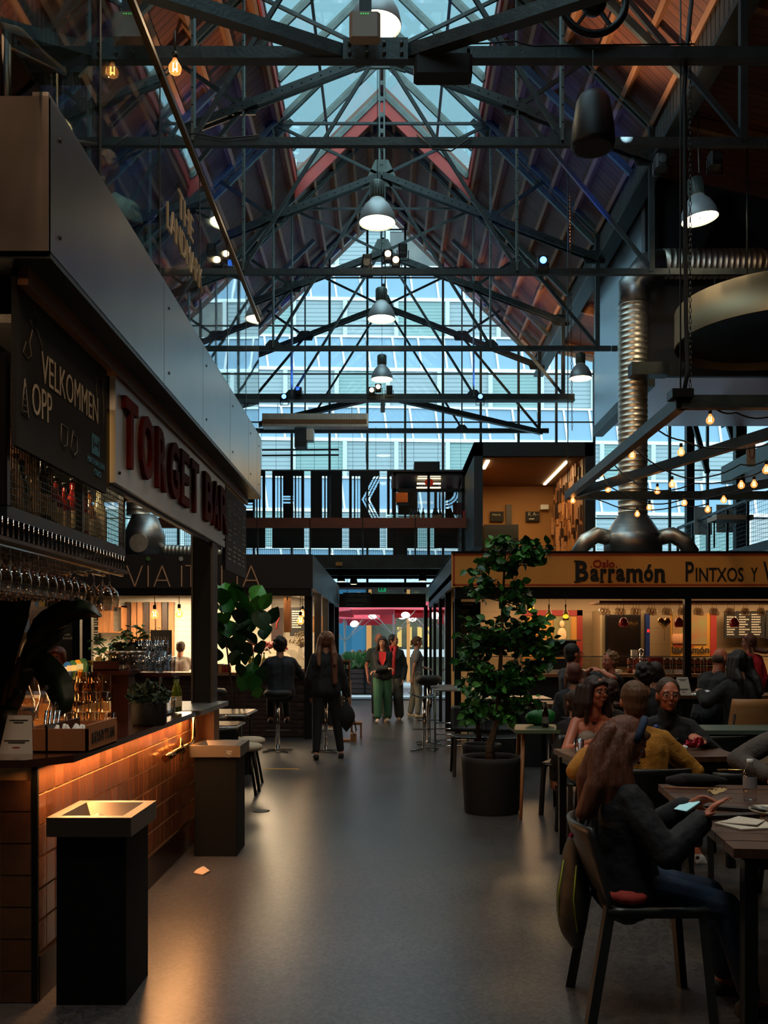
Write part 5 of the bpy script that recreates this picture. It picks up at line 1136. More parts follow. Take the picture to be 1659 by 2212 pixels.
def spot(px, py, D, label, blue=True, lit=None, target=None):
    c = P(px, py, D); t = thing('stage_spotlight', label, 'spotlight', c, 0, 'spotlights on the ties'); MB().cbox(c+V((-.07, -.06, -.08)), c+V((.07, .1, .08)), .02).build('housing', M_black, t)
    MB().path([c+V((-.09, .02, 0)), c+V((-.09, .02, -.16)), c+V((.09, .02, -.16)), c+V((.09, .02, 0))], .01, 5).build('yoke', M_black, t)
    MB().tube(c+V((0, -.062, .01)), c+V((0, -.07, .01)), .05, n=12).build('lens', emi('blue_lens', '3a7cff', 9) if blue else emi('warm_lens', 'ffd49a', 7) if lit else M_matte, t)
for (px, py, D, bl_, lit, lb) in ((500, 573, 13.6, 1, 0, 'blue lit spotlight on the third tie, left'), (1172, 567, 13.6, 1, 0, 'blue lit spotlight on the third tie, right'), (614, 859, 20.6, 1, 0, 'blue lit spotlight on the heavy flat tie, left'), (1037, 859, 20.6, 1, 0, 'blue lit spotlight on the heavy flat tie, right'), (838, 553, 14.6, 0, 1, 'warm lit spotlight, upper of two right of the king post'), (855, 566, 14.5, 0, 1, 'warm lit spotlight, lower of two right of the king post'), (793, 563, 14.6, 0, 0, 'dark spotlight left of the king post'), (870, 540, 14.6, 0, 0, 'dark spotlight clamped high right of the king post'), (792, 573, 14, 0, 0, 'dark spotlight beside the king post on the third tie'),
                               (803, 845, 20.6, 0, 1, 'small warm spotlight on the heavy tie, left'), (817, 838, 20.6, 0, 1, 'small warm spotlight on the heavy tie, taller one'), (841, 842, 20.6, 0, 0, 'dark can spotlight on the heavy tie, right of centre'), (645, 845, 20.6, 0, 0, 'dark spotlight on the heavy tie at its left end'), (1075, 350, 11.5, 0, 0, 'dark floodlight on the right rail by the loudspeaker'), (1428, 350, 11, 0, 0, 'square floodlight under the right aisle tie, left of pair'), (1545, 345, 11, 0, 0, 'square floodlight under the right aisle tie, right of pair')):
    if px != 1075: spot(px, py, D, lb, bl_, lit)
ht = thing('tube_heater', 'long gas tube heater with a grille below the heavy tie', 'heater', P(680, 920, 20)); a, b = P(566, 921, 20), P(795, 893, 20); MB().box((a.x, 20, a.z), (b.x, 20.3, b.z)).build('reflector', M_galv, ht)
m = MB()
for i in range(60): x = a.x+.02+i*(b.x-a.x-.04)/60; m.box((x, 19.98, a.z), (x+.008, 20, b.z))
tag(m.build('grille', M_steel2, ht), kind='stuff'); MB().box((a.x, 19.985, a.z+.06), (b.x-.03, 19.995, a.z+.15)).build('burner_tube', mat('burner', '8a5c30', .4, .6), ht)
MB().box(*bx(636, 924, 662, 965, 20, 20.3)).build('burner_box', M_steel, ht); MB().box(*bx(662, 926, 677, 950, 20, 20.3)).build('fan_box', M_galv, ht)
for px in (600, 760): MB().tube(P(px, 893, 20.1), P(px, 872, 20.4), .006, n=4).build('hanger', M_steel, ht)
# overhead cables draped along the nearest ties
for (pts, D, lb) in (([(1000,95),(1060,93),(1110,88),(1150,99),(1300,97),(1500,95)], 8.6, 'orange lit cable lying on the near cross beam'), ([(350,300),(420,288),(480,300),(560,292)], 10.2, 'cable looped over the second tie at the left'), ([(900,290),(935,322),(975,326),(1020,296)], 10.2, 'black cable sagging below the second tie, right of centre')):
    tag(MB().path([P(x, y, D) for x, y in pts], .008, 5).build('loose_cable', M_cable), lb, 'cable')
# lights that colour the roof
for (x, y, tx, tz, ty_, e) in ((-3, 13.5, -4.5, 11, 17, 90), (3, 13.5, 2.6, 10.8, 16, 60), (-2, 20.5, -3.2, 10.5, 23, 70), (2, 20.5, 2.4, 10.8, 23, 40), (3.4, 9.5, 3.4, 12, 8.5, 60), (6, 11, 9, 8.5, 13, 90), (-3.3, 8.5, -5.5, 9.5, 9, 40)):
    lamp('SPOT', 'blue_uplight', (x, y, 7.15), e*3.2, (.03, .14, 1.0), .08, target=(tx, ty_, tz), spot=radians(60))
for (x, y, tx, tz, ty_, e) in ((-1.5, 10, -4, 12, 6, 220), (2, 10.5, 4.2, 11.5, 6, 160), (2.5, 14, 2.6, 10.8, 11, 110), (-2.5, 16, -2.5, 10.8, 12, 80), (3, 20, 3.9, 9.5, 23, 70), (2.4, 6, 3.2, 11, 8.5, 60)):
    lamp('SPOT', 'warm_uplight', (x, y, 7.15), e*2.4, (1, .62, .36), .1, target=(tx, ty_, tz), spot=radians(75))
lamp('SPOT', 'duct_cool_fill', (2.6, 10.2, 7.1), 150, (.6, .85, 1.0), .1, target=(5.0, 15.3, 7.6), spot=radians(34)); lamp('SPOT', 'duct_warm_fill', (2.6, 11.5, 4.2), 60, (1, .6, .28), .1, target=(4.1, 15.2, 5.2), spot=radians(50))  # spots without fixtures, added to brighten the spiral duct
lamp('SPOT', 'canopy_fill', (4.6, 9.6, 7.3), 70, (1, .64, .34), .25, target=(5.7, 12.5, 6.3), spot=radians(60))  # unseen spot added to warm the canopy ring
# hall lamps outside the picture that also hang on the trusses
for (x, y) in ((-.1, 5.5), (-.1, 1.5), (4.5, 6.5), (5, 10)): lamp('SPOT', 'bell_light', (x, y, 7.4), 90, (1, .75, .48), .25, rot=(0, 0, 0), spot=radians(120))
# under the mezzanine
for (px, py, D, lb) in ((737, 1256, 22.6, 'round black downlight under the mezzanine, left'), (913, 1255, 22.6, 'round black downlight under the mezzanine, right'), (764, 1262, 23.2, 'black angled track spotlight under the mezzanine')):
    c = P(px, py, D); t = thing('downlight', lb, 'downlight', c); MB().lathe([(.09, 0), (.1, .02), (.08, .14)], c, 14).build('can', M_black, t); MB().lathe([(.07, -.004), (.07, 0)], c, 14).build('glow', emi('downlight_glow', 'ffd9a0', 3), t); MB().tube(c+V((0,0,.14)), c+V((0,0,.3)), .01).build('stem', M_black, t)
ex = thing('exit_sign', 'small green emergency exit sign with running figure under the mezzanine', 'sign', P(826, 1278, 24.4)); a, b = bx(817, 1266, 834, 1278, 24.4, 24.45); MB().box(a, b).build('box', emi('exit_green', '1c8c5c', .6), ex); m = MB(); m.box((a[0]+.11, 24.39, a[2]+.03), (a[0]+.14, 24.4, a[2]+.11)).box((a[0]+.03, 24.39, a[2]+.03), (a[0]+.07, 24.4, a[2]+.12)).bar((a[0]+.1, 24.392, a[2]+.08), (a[0]+.17, 24.392, a[2]+.05), .008); m.build('pictogram', M_chalk, ex)
vs_ = thing('hanging_sign', 'black chalk sign VIA ITALIA LANDHANDEL hung above the passage', 'sign', P(770, 1312, 22.3)); a, b = bx(741, 1280, 801, 1311, 22.3, 22.33); MB().box(a, b).build('board', M_matte, vs_)
m = MB(); w = b[0]-a[0]; text(m, 'VIA ITALIA', (a[0]+.13, 22.298, a[2]+.25), (1,0,0), (0,0,1), width=w-.24, height=.06, ext=.003, off=-.01); text(m, 'LANDHANDEL', (a[0]+.07, 22.298, a[2]+.12), (1,0,0), (0,0,1), width=w-.14, height=.09, ext=.003, off=-.01); lines(m, a[0]+.08, b[0]-.1, a[2]+.03, a[2]+.07, 22.298, 1); m.build('lettering', mat('chalk_dull', '66645c', .9), vs_)
for x in (a[0]+.1, b[0]-.1): MB().tube((x, 22.31, b[2]), (x, 22.31, 3.3), .006, n=4).build('chain', M_steel, vs_)
tag(MB().box(*bx(725, 1214, 739, 1222, 21.85, 21.9)).build('junction_box', mat('amber_box', 'b0783c', .5)), 'small amber junction box on the mezzanine edge beam', 'box')
# ================================================ people
def cone(mb, a, b, ra, rb, n=10):
    a = V(a); b = V(b); d = b-a
    if d.length < 1e-5: return mb.ball(a, ra, n)
    d.normalize(); P_ = [a-d*ra*.98, a-d*ra*.7, a-d*ra*.3, a, b, b+d*rb*.3, b+d*rb*.7, b+d*rb*.98]
    return mb.path(P_, [ra*.2, ra*.71, ra*.95, ra, rb, rb*.95, rb*.71, rb*.2], n)
def chainc(mb, pts, rs, n=10):
    for i in range(len(pts)-1): cone(mb, pts[i], pts[i+1], rs[i], rs[i+1], n)
    return mb
def ik(a, b, l1, l2, pole):
    a = V(a); b = V(b); d = b-a; L = min(d.length, (l1+l2)*.999); d.normalize(); b = a+d*L
    x = (l1*l1-l2*l2+L*L)/(2*L); h = sqrt(max(0, l1*l1-x*x)); p = V(pole); p = p-d*p.dot(d)
    p = p.normalized() if p.length > 1e-4 else V((0, 0, -1)); return a+d*x+p*h, b
def remesh(o, vox, sm=4, fac=.5):
    m = o.modifiers.new('skin', 'REMESH'); m.mode = 'VOXEL'; m.voxel_size = vox; m.use_smooth_shade = True
    if sm: s = o.modifiers.new('soft', 'SMOOTH'); s.iterations = sm; s.factor = fac
    return o
SKIN = mat('skin', 'b07a62', .5, var=(30, .08)); SKIN2 = mat('skin_ruddy', 'b4684e', .5, var=(30, .1))
CL = {}
def cloth(c, r=.85, b=.25, s=40): return mat('cloth_%s' % c, c, r, var=(25, .15), bump=(s, b))
def hairm(c): return mat('hair_%s' % c, c, .62, var=(30, .4, (1, 1, .15)), bump=(60, .5, (1, 1, .1)))
M_eye = mat('eye_white', 'c8c0b8', .3); M_iris = mat('eye_dark', '1c120c', .2); M_lip = mat('lips', '8a4038', .5)
def hand_pts(mb, wr, dirv, nrm, side, curl=.5, spread=.0, r=.0088, s=1.0):
    """palm and five fingers; dirv along the fingers, nrm the palm normal, side=+1 thumb towards dirv x nrm"""
    d = V(dirv).normalized(); n = V(nrm); n = (n-d*n.dot(d)).normalized(); x = d.cross(n)*side
    pc = wr+d*.045*s
    for k in (-1, 0, 1): cone(mb, wr+x*.012*k*s, wr+d*.085*s+x*.024*k*s, .018*s, .013*s, 8)
    for k, (L, o) in enumerate(((.075, .03), (.085, .011), (.08, -.009), (.062, -.028))):
        b = wr+d*.088*s+x*o*s; dd = (d+x*(o*spread*14)).normalized(); pts = [b]; a = 0
        for seg in (.42, .32, .26):
            a += curl*.75; v = dd*cos(a)+n*sin(a); pts.append(pts[-1]+v*L*seg*s)
        chainc(mb, pts, [r*s, r*s*.95, r*s*.88, r*s*.75], 6)
    b = wr+d*.03*s+x*.028*s; v = (d*.55+x*(.75+spread)+n*curl*.5).normalized(); v2 = (d*.8+x*(.35+spread*.8)+n*curl*.7).normalized()
    chainc(mb, [b, b+v*.035*s, b+v*.035*s+v2*.03*s, b+v*.035*s+v2*.052*s], [.013*s, .011*s, .0095*s, .008*s], 6)
def person(label, loc, head_deg, hip=.92, H=1.7, lean=0, side=0, hyaw=0, hpitch=0, rh=None, lh=None, rf=None, lf=None, top='202226', slv='long', bot='16171a', legw=1.0, shoe='d0ccc4', hair='short', hc='2a1c14',
           wmn=False, vox=.014, skin=None, seated=False, glasses=False, scarf=None, neck=0, jacket=None, curl=.6, hemz=None, rp=(.6, -.6, -.5), lp=(-.6, -.6, -.5), hands=True, belly=1.0, legs=True, kneeout=.0, beard=None, rhand=None, headband=None, hv=1.0, knit=False, bare=False):
    s = H/1.7; skin = skin or SKIN
    t = thing('person', label, 'person', (loc[0], loc[1], loc[2] if len(loc) > 2 else 0), radians(head_deg)); ORG[t.name] = V((0, 0, 0))
    l = radians(lean); sd = radians(side); up = V((sin(sd), sin(l), cos(l)*cos(sd))).normalized(); fw = V((0, cos(l), -sin(l)))
    pel = V((0, 0, hip)); wa = pel+up*.14*s; ch = pel+up*.34*s; nk = pel+up*.49*s; hd = nk+V((0, .02, 0))+(up*.6+V((0, 0, .4))).normalized()*.152*s
    sw = (.138 if wmn else .162)*s; hw = .085*s; X = V((1, 0, 0))
    sh = {1: nk+X*sw-up*.085*s, -1: nk-X*sw-up*.085*s}; hj = {1: pel+X*hw, -1: pel-X*hw}
    if seated: rf = rf or (.1, .55, 0); lf = lf or (-.1, .55, 0)
    rf = V(rf or (.1, .02, 0)); lf = V(lf or (-.1, .02, 0))
    rh = V(rh) if rh else sh[1]+V((.06, .06, -.5*s)); lh = V(lh) if lh else sh[-1]+V((-.06, .06, -.5*s))
    kn, an, el, wr = {}, {}, {}, {}
    for k, f, h, pl in ((1, rf, rh, rp), (-1, lf, lh, lp)):
        kn[k], an[k] = ik(hj[k], f+V((0, -.04, .075*s)), .44*s, .42*s, (k*kneeout, 1, .6 if seated else .05)); el[k], wr[k] = ik(sh[k], h, .285*s, .245*s, pl)
    # body
    b = MB()
    for k in (1, -1):
        cone(b, ch+X*k*.08*s, wa+X*k*.06*s, .095*s, .085*s); cone(b, wa+X*k*.06*s, pel+X*k*.07*s, .085*s, .1*s)
        cone(b, nk+X*k*.03*s-up*.04, sh[k], .042*s, .046*s); chainc(b, [sh[k], el[k], wr[k]], [.046*s, .037*s, .025*s])
        if legs: chainc(b, [hj[k], kn[k], an[k]], [.082*s, .055*s, .036*s]); cone(b, an[k]-V((0, .02, .03)), an[k]+V((0, .12, -.045)), .034*s, .028*s)
        if wmn: b.ball(ch+X*k*.075*s+fw*.07*s-up*.04, (.065*s, .06*s, .06*s), 10)
        d = (wr[k]-el[k]).normalized()
        if hands:
            hc_ = rhand if (rhand and k == 1) else None
            if hc_: hand_pts(b, wr[k], hc_[0], hc_[1], hc_[2], hc_[3], hc_[4], s=s)
            else: hand_pts(b, wr[k], d, (-k*.6, .3, -.3) if abs(d.z) > .5 else (0, 0, -1), -1 if k == 1 else 1, curl, s=s)
    cone(b, nk-up*.02, hd-V((0, .01, .05*s)), .058*s, .05*s)
    Rm = Matrix.Rotation(radians(-hyaw), 3, 'Z') @ Matrix.Rotation(radians(hpitch), 3, 'X')
    def hp(x, y, z): return hd + Rm @ V((x, y, z))*s
    n0 = len(b.v); hh = MB(); hh.ball((0, 0, .02), (.074*s, .092*s, .098*s), 16).ball((0, .012*s, -.05*s), (.056*s, .075*s, .062*s), 14).ball((0, .05*s, -.088*s), (.028*s, .03*s, .024*s), 10)
    hh.ball((0, .083*s, -.02*s), (.015*s, .022*s, .017*s), 8); cone(hh, (0, .082*s, .02*s), (0, .102*s, -.02*s), .009*s, .013*s, 8)
    for k in (1, -1):
        hh.ball((k*.077*s, -.005*s, -.01*s), (.012*s, .022*s, .032*s), 8); hh.ball((k*.034*s, .07*s, -.025*s), (.025*s, .02*s, .022*s), 8); hh.ball((k*.032*s, .08*s, .028*s), (.026*s, .012*s, .009*s), 8)
    hh.ball((0, .082*s, -.055*s), (.024*s, .014*s, .008*s), 8)
    for v in hh.v: v.xyz = hd + Rm @ v
    b.add(hh.v, hh.f, 0, True)
    remesh(b.build('body', skin, t), vox if vox < .009 else vox*.75, 2)
    e = MB()
    for k in (1, -1): e.ball(hp(k*.032, .078, .006), (.013*s, .013*s, .009*s), 8, 0); e.ball(hp(k*.032, .0875, .006), (.0065*s,)*3, 6, 1)
    e.ball(hp(0, .094, -.055), (.02*s, .006*s, .006*s), 6, 2)
    for k in (1, -1): e.bar(hp(k*.015, .09, .027), hp(k*.05, .08, .028), .007*s, .007*s, mi=3)
    e.build('eyes_and_mouth', [M_eye, M_iris, M_lip, hairm(hc)], t)
    # clothing
    if top and not bare:
        c = MB(); g = 1.0*belly; J = .012 if not jacket else .022
        hz = hemz if hemz is not None else (.02 if not seated else .03)
        for k in (1, -1):
            cone(c, ch+X*k*.08*s, wa+X*k*.065*s, (.102*s+J*.8)*g, (.095*s+J)*g); cone(c, wa+X*k*.065*s, pel+X*k*.065*s-up*hz, (.095*s+J)*g, (.108*s+J*1.2)*g)
            cone(c, nk+X*k*.03*s-up*.045, sh[k]-up*.003, .053*s+J*.4, .06*s+J*.5)
            if wmn: c.ball(ch+X*k*.072*s+fw*.078*s-up*.04, .07*s, 10)
            if slv == 'long': chainc(c, [sh[k], el[k], wr[k]-(wr[k]-el[k]).normalized()*.015], [.056*s+J*.7, .048*s+J*.8, .036*s+J*.8])
            elif slv == 'short': cone(c, sh[k], sh[k].lerp(el[k], .55), .064*s+J, .056*s+J)
        if neck: cone(c, nk-up*.05, nk+up*.03, .075*s, .07*s)
        o = remesh(c.build('jacket' if jacket else 'top', cloth(top, .8, .5 if knit else .3, 120 if knit else 30), t), vox, 3)
        tx = bpy.data.textures.get('crease') or bpy.data.textures.new('crease', 'CLOUDS'); tx.noise_scale = .09
        dm = o.modifiers.new('creases', 'DISPLACE'); dm.texture = tx; dm.strength = .018; dm.mid_level = .5; dm.texture_coords = 'LOCAL'
    if bare:
        c = MB()
        for k in (1, -1): cone(c, ch+X*k*.07*s-up*.06, pel+X*k*.06*s, .11*s, .115*s); c.ball(ch+X*k*.072*s+fw*.075*s-up*.05, .075*s, 10); c.path([ch+X*k*.1*s+fw*.08*s, sh[k]*.75+nk*.25+up*.05, ch+X*k*.09*s-fw*.1*s], .008, 5)
        remesh(c.build('camisole', cloth(top), t), vox, 2)
    if legs and bot:
        c = MB()
        for k in (1, -1):
            cone(c, wa+X*k*.05*s-up*.06, pel+X*k*.07*s, .095*s, .112*s); chainc(c, [hj[k], kn[k], an[k]+(kn[k]-an[k]).normalized()*.04], [.098*s*min(legw, 1.1), .068*s*legw, .052*s*legw**1.5])
        if legw > 1.6: pass
        o = remesh(c.build('trousers', cloth(bot), t), vox, 3)
        for k in (1, -1):
            c = MB(); a = an[k]-V((0, 0, .045*s)); c.ball(a+V((0, -.02, 0)), (.042*s, .05*s, .045*s), 10); cone(c, a+V((0, -.02, -.002)), a+V((0, .13*s, -.006)), .04*s, .034*s); c.box(a+V((-.036*s, -.06, -.03*s)), a+V((.036*s, .16*s, -.015*s)))
            remesh(c.build('shoe', cloth(shoe, .6), t), max(.009, vox*.7), 2)
    # hair
    if hair:
        c = MB(); hs = s
        if hair != 'bald': c.ball(hd+Rm @ V((0, -.018, .036))*s, (.086*s, .098*s, .095*s), 14); c.ball(hd+Rm @ V((0, -.04, -.02))*s, (.078*s, .066*s, .085*s), 12)
        else: c.ball(hd+Rm @ V((0, -.03, -.01))*s, (.081*s, .068*s, .06*s), 12)
        if hair in ('long', 'xlong', 'bob'):
            L = {'long': .30, 'xlong': .56, 'bob': .13}[hair]
            for k in (-1, -.5, 0, .5, 1):
                a = hp(k*.055, -.05+.03*abs(k), .02); z = hd-V((0, 0, L*s))+V((k*.085, -.10 if hair != 'bob' else -.05, 0)); z += V((0, (hd.y-nk.y)*-.5, 0))
                mid = nk+V((k*.1, -.15+.02*abs(k), -.03)); z.y -= .085 if hair != 'bob' else 0; z.x += k*.02; z.y = min(z.y, nk.y-.175)
            chainc(c, [a, hp(k*.083*hv, (-.045+.025*abs(k))*hv, -.08)] + ([mid] if hair != 'bob' else []) + [z], [.045*s*hv, .05*s*hv] + ([.046*s*hv] if hair != 'bob' else []) + [.036*s*hv], 8)
            if hair != 'bob':
                for k in (1, -1):
                    for y_ in (-.09, -.035, .015): chainc(c, [hp(k*.07, y_, .03), hp(k*.09*hv, y_*hv, -.08), nk+V((k*.105, y_*1.2-.02, -.02)), nk+V((k*.1, y_*1.2-.03-.05*(hair == 'xlong'), -.1-.12*L))], [.035*s, .04*s*hv, .038*s*hv, .026*s], 8)
            for k in (1, -1): chainc(c, [hp(k*.06, .04, .065), hp(k*.084, .02, -.03), hp(k*.088, -.005, -.13 if hair == 'bob' else -.22)], [.026*s, .024*s, .018*s], 8)
        if hair == 'bun': c.ball(hp(0, -.115, .0), .04*s, 10); cone(c, hp(0, -.12, -.01), hp(0, -.14, -.09), .028*s, .012*s); c.ball(hp(.0, .06, .085), (.06*s, .03*s, .02*s), 8)
        if hair == 'curly':
            rr = random.Random(label)
            for i in range(60):
                a = rr.uniform(0, 6.28); z = rr.uniform(-.5, 1); q = sqrt(max(0, 1-z*z)); 
                if sin(a)*q > .55 and z < .6: continue
                c.ball(hp(.088*cos(a)*q, -.015+.098*sin(a)*q, .03+.1*z), rr.uniform(.018, .026)*s, 6)
        if hair == 'bangs' or wmn and hair in ('long', 'bob', 'xlong'): chainc(c, [hp(-.055, .062, .06), hp(0, .078, .078), hp(.055, .062, .06)], [.02*s, .018*s, .02*s], 8)
        remesh(c.build('hair', hairm(hc), t), max(.007, vox*.7), 7 if hv > 1 else 2)
    if glasses:
        c = MB()
        for k in (1, -1): c.path([hp(k*.033+.025*cos(a*pi/6), .104, .004+.019*sin(a*pi/6)) for a in range(12)], .0022*s, 4, closed=True); c.path([hp(k*.058, .102, .01), hp(k*.078, .02, .008)], .002*s, 4)
        c.path([hp(-.009, .105, .008), hp(.009, .105, .008)], .002*s, 4); c.build('glasses', M_black, t)
    if headband: MB().path([hp(.09*cos(a), -.0+.03*cos(a)*0+.035, .035+.105*sin(a)) for a in [i*pi/8 for i in range(9)]], .018*s, 6).build('headband', cloth(headband), t)
    if scarf:
        c = MB(); c.path([nk+V((.075*cos(a*pi/6), .07*sin(a*pi/6), .03)) for a in range(12)], .03*s, 8, closed=True); chainc(c, [nk+V((.05, .1, 0)), ch+fw*.13+X*.05, wa+fw*.15+X*.06], [.035, .045, .04]); chainc(c, [nk+V((-.05, .1, 0)), ch+fw*.13-X*.03, pel+fw*.14-X*.02], [.035, .04, .035])
        remesh(c.build('scarf', cloth(scarf), t), .012, 2)
    t['_'] = 1; del t['_']
    return t, dict(hd=hd, wr=wr, sh=sh, nk=nk, pel=pel)
R.seed(1)
def at(px, D): return ((px-CX)/F*D, D)
# standing visitors in the passage
pA, _ = person('person with very long light brown hair, all in black, standing with back turned', at(704, 12.2), 8, H=1.68, top='15161a', jacket=1, bot='0e0f12', shoe='101014', hair='xlong', hc='6a4028', wmn=True, lean=3, rf=(.2, .06, 0), lf=(-.14, -.12, 0), rh=(.3, .08, .78), belly=1.08)
bg = thing('handbag', 'dark net shopping bag with a hanging strap held by the long haired person', 'bag', P(758, 1585, 12.25)); o = ORG[bg.name]
MB().grid(lambda u, v: o+V((-.06-.13*sin(pi*v)*cos(2*pi*u)*.9, .06*sin(2*pi*u)*sin(pi*v), .02+.42*v)), 12, 8).build('bag_body', cloth('101114'), bg); MB().path([o+V((-.07, 0, .42)), o+V((-.06, 0, .52)), o+V((-.04, 0, .42))], .01).path([o+V((.03, 0, .25)), o+V((.07, 0, .05)), o+V((.05, 0, -.02)), o+V((.01, 0, .05))], .009).build('strap', M_black, bg)
person('person in dark blue coat sitting with back turned at the corner counter', at(606, 13.1), 12, hip=.84, H=1.72, seated=True, top='10131c', jacket=1, bot='0c0d10', shoe='16161a', hair='curly', hc='1c120e', rf=(.12, .32, .36), lf=(-.12, .32, .36), rh=(.22, .4, 1.1), lh=(-.2, .42, 1.1), lean=8, belly=1.1)
person('grey haired person in a dark jacket standing behind the long haired one', at(708, 16.2), -60, H=1.82, top='1a1e2a', jacket=1, hc='9a8a78', hair='bald', vox=.018)
pD, _d = person('person with folded arms, red shirt under black cardigan and green trousers, walking towards the camera', at(826, 17.7), 176, H=1.63, top='0f1013', jacket=1, bot='2f5a44', legw=1.35, shoe='c8b8a8', hair='long', hc='2a1812', wmn=True, hpitch=-4, rh=(-.12, .22, 1.05), lh=(.1, .2, 1.0), rp=(.9, -.2, -.6), lp=(-.9, -.2, -.6), rf=(.08, .18, 0), lf=(-.09, -.08, 0))
person('tall person in a dark green t-shirt with grey hair, behind the one in green trousers', at(819, 18.9), 183, H=1.8, top='24302c', slv='short', bot='1a1c20', shoe='222', hc='8a7a68', hair='bald', skin=SKIN2) if False else person('tall person in a dark green t-shirt with grey hair, behind the one in green trousers', at(819, 18.9), 183, H=1.8, top='24302c', slv='short', bot='1a1c20', shoe='222222', hc='8a7a68', hair='bald', skin=SKIN2)
person('person with short black hair and long red scarf, walking and looking aside', at(850, 18.3), 172, H=1.73, top='1c2422', jacket=1, bot='4a4640', legw=1.5, shoe='d8a888', hair='short', hc='0e0c0c', scarf='b02a2e', hyaw=-70, rf=(.1, .25, 0), lf=(-.1, -.1, 0), wmn=True)
MB_ = thing('shopping_bag', 'pale crumpled cloth bag hanging beside the red scarf', 'bag', P(838, 1500, 18.0)); o = ORG[MB_.name]
MB().lathe([(.02, .0), (.1, .05), (.12, .15), (.08, .35), (.02, .5)], o, 12).build('bag_body', cloth('8a8478'), MB_)
person('person in grey t-shirt and beige trousers standing sideways, hair tied up, near the bar stools', at(900, 19.0), -82, H=1.66, top='6e6a66', slv='short', bot='8a8272', legw=1.15, shoe='c8b48e', hair='bun', hc='4a2c1c', wmn=True, rh=(.2, -.12, .82), lh=(-.15, .25, 1.0), rf=(.1, .05, 0), lf=(-.1, -.08, 0), hpitch=-6)
def attach(root, o): o.parent = root; o.matrix_parent_inverse = (Matrix.Translation(root.location) @ root.rotation_euler.to_matrix().to_4x4()).inverted()
c = V((*at(826, 17.7), 0)); attach(pD, MB().poly([c+V((-.07, -.125, 1.36)), c+V((.07, -.125, 1.36)), c+V((.06, -.165, 1.2)), c+V((.0, -.175, 1.08)), c+V((-.06, -.165, 1.2))], (0, .03, 0)).build('red_shirt', cloth('d02c2c')))
person('person in a pale blue shirt seated behind the deck glass, mostly hidden', (-1.78, 5.85, 3.4), -150, hip=.5, H=1.6, seated=True, top='9ac0c8', bot='1c1e22', vox=.018, legs=False)
# behind the bar
person('red haired person behind the bar taps, half hidden by the big leaf', at(127, 9.3), 176, hip=.8, H=1.5, top='181818', hair='bob', hc='6a2c18', wmn=True, skin=SKIN2, glasses=True, legs=False, vox=.012, hpitch=-5)
person('cook in white shirt and black apron working with back turned in the kitchen', at(386, 15.7), 0, hip=.86, H=1.58, top='b8b4b0', slv='short', bot='101012', hair='short', hc='2c1610', lean=14, hpitch=-20, vox=.018, rh=(.15, .35, 1.1), lh=(-.15, .35, 1.1))
# seating area, right
SE = .45
pX, _x = person('person in navy jacket seated sideways at the nearest table, using a phone', (.985, 3.86), -90, hip=.51, H=1.53, seated=True, top='080c16', hv=1.1, jacket=1, bot='1c3048', shoe='101216', hair='long', hc='5a2e1a', wmn=True, lean=-2, hpitch=-24, hyaw=12, vox=.0085, skin=SKIN2, headband='1a2c48',
    rh=(.16, .27, .80), lh=(-.12, .3, .80), rp=(.5, -.2, -.8), lp=(-.5, -.2, -.8), rf=(.12, .52, 0), lf=(-.12, .50, 0), rhand=((.15, .62, .75), (.2, .55, -.8), -1, .28, 1.0), belly=1.05)
person('person with long dark hair and glasses, bare shoulders, seated behind the second table', (1.56, 7.05), 180, hip=.51, H=1.68, seated=True, top='8a7a70', bare=True, bot='2a3c54', hair='long', hc='26130e', wmn=True, glasses=True, hyaw=-30, vox=.010, skin=SKIN2, rh=(.05, .33, .8), lh=(-.22, .3, .8), rp=(.8, -.2, -.5), lp=(-.8, -.2, -.5), lean=6)
person('person with glasses in dark speckled shirt, facing the camera at the second table', (2.09, 7.0), 176, hip=.46, H=1.78, seated=True, top='11141a', hair='short', hc='3a2418', glasses=True, vox=.010, skin=SKIN2, rh=(.2, .34, .8), lh=(-.2, .34, .8), lean=10, neck=1)
person('person in mustard knitted sweater seated with back turned at the second table', (1.55, 5.75), 2, hip=.49, H=1.74, seated=True, top='a8701c', knit=True, hair='short', hc='5a3a22', vox=.010, skin=SKIN2, lean=6, rh=(.26, .25, .80), lh=(-.26, .25, .8), belly=1.12, bot='1a1c22')
person('person with sunglasses and dark hair in profile, seated behind the ficus', (2.2, 11.1), -70, hip=.72, H=1.76, seated=True, top='2a2e36', slv='short', hair='short', hc='17100e', glasses=True, skin=SKIN2, vox=.014, legs=False, rh=(.3, .2, .95), lh=(-.2, .35, 1.0))
person('person with straight red brown hair seated with back turned, in front of the profile man', (1.93, 9.6), -8, hip=.56, H=1.66, seated=True, top='14161a', hair='bob', hc='5c2a1a', wmn=True, vox=.014, legs=False, rh=(.3, .3, .95))
person('person with curly blond hair and black top resting chin on hand, looking left', (2.7, 11.2), 110, hip=.66, H=1.68, seated=True, top='0f1014', slv='short', hair='curly', hc='7a5430', wmn=True, skin=SKIN2, vox=.014, legs=False, lh=(-.1, .2, 1.18), rh=(.12, .2, 1.2), hyaw=-8)
person('dark haired person seated with back turned, largest of the pair before the counter', (2.58, 9.3), 25, hip=.54, H=1.72, seated=True, top='1a1c20', hair='curly', hc='1a100c', vox=.014, legs=False)
person('long haired person just behind the pair before the counter', (2.86, 9.9), 10, hip=.55, H=1.7, seated=True, top='15171a', hair='bob', hc='241410', wmn=True, vox=.016, legs=False)
person('person with curly brown hair mostly hidden behind the mustard sweater', (1.98, 8.35), 30, hip=.44, H=1.66, seated=True, top='2a2420', hair='curly', hc='3a2016', vox=.014, legs=False)
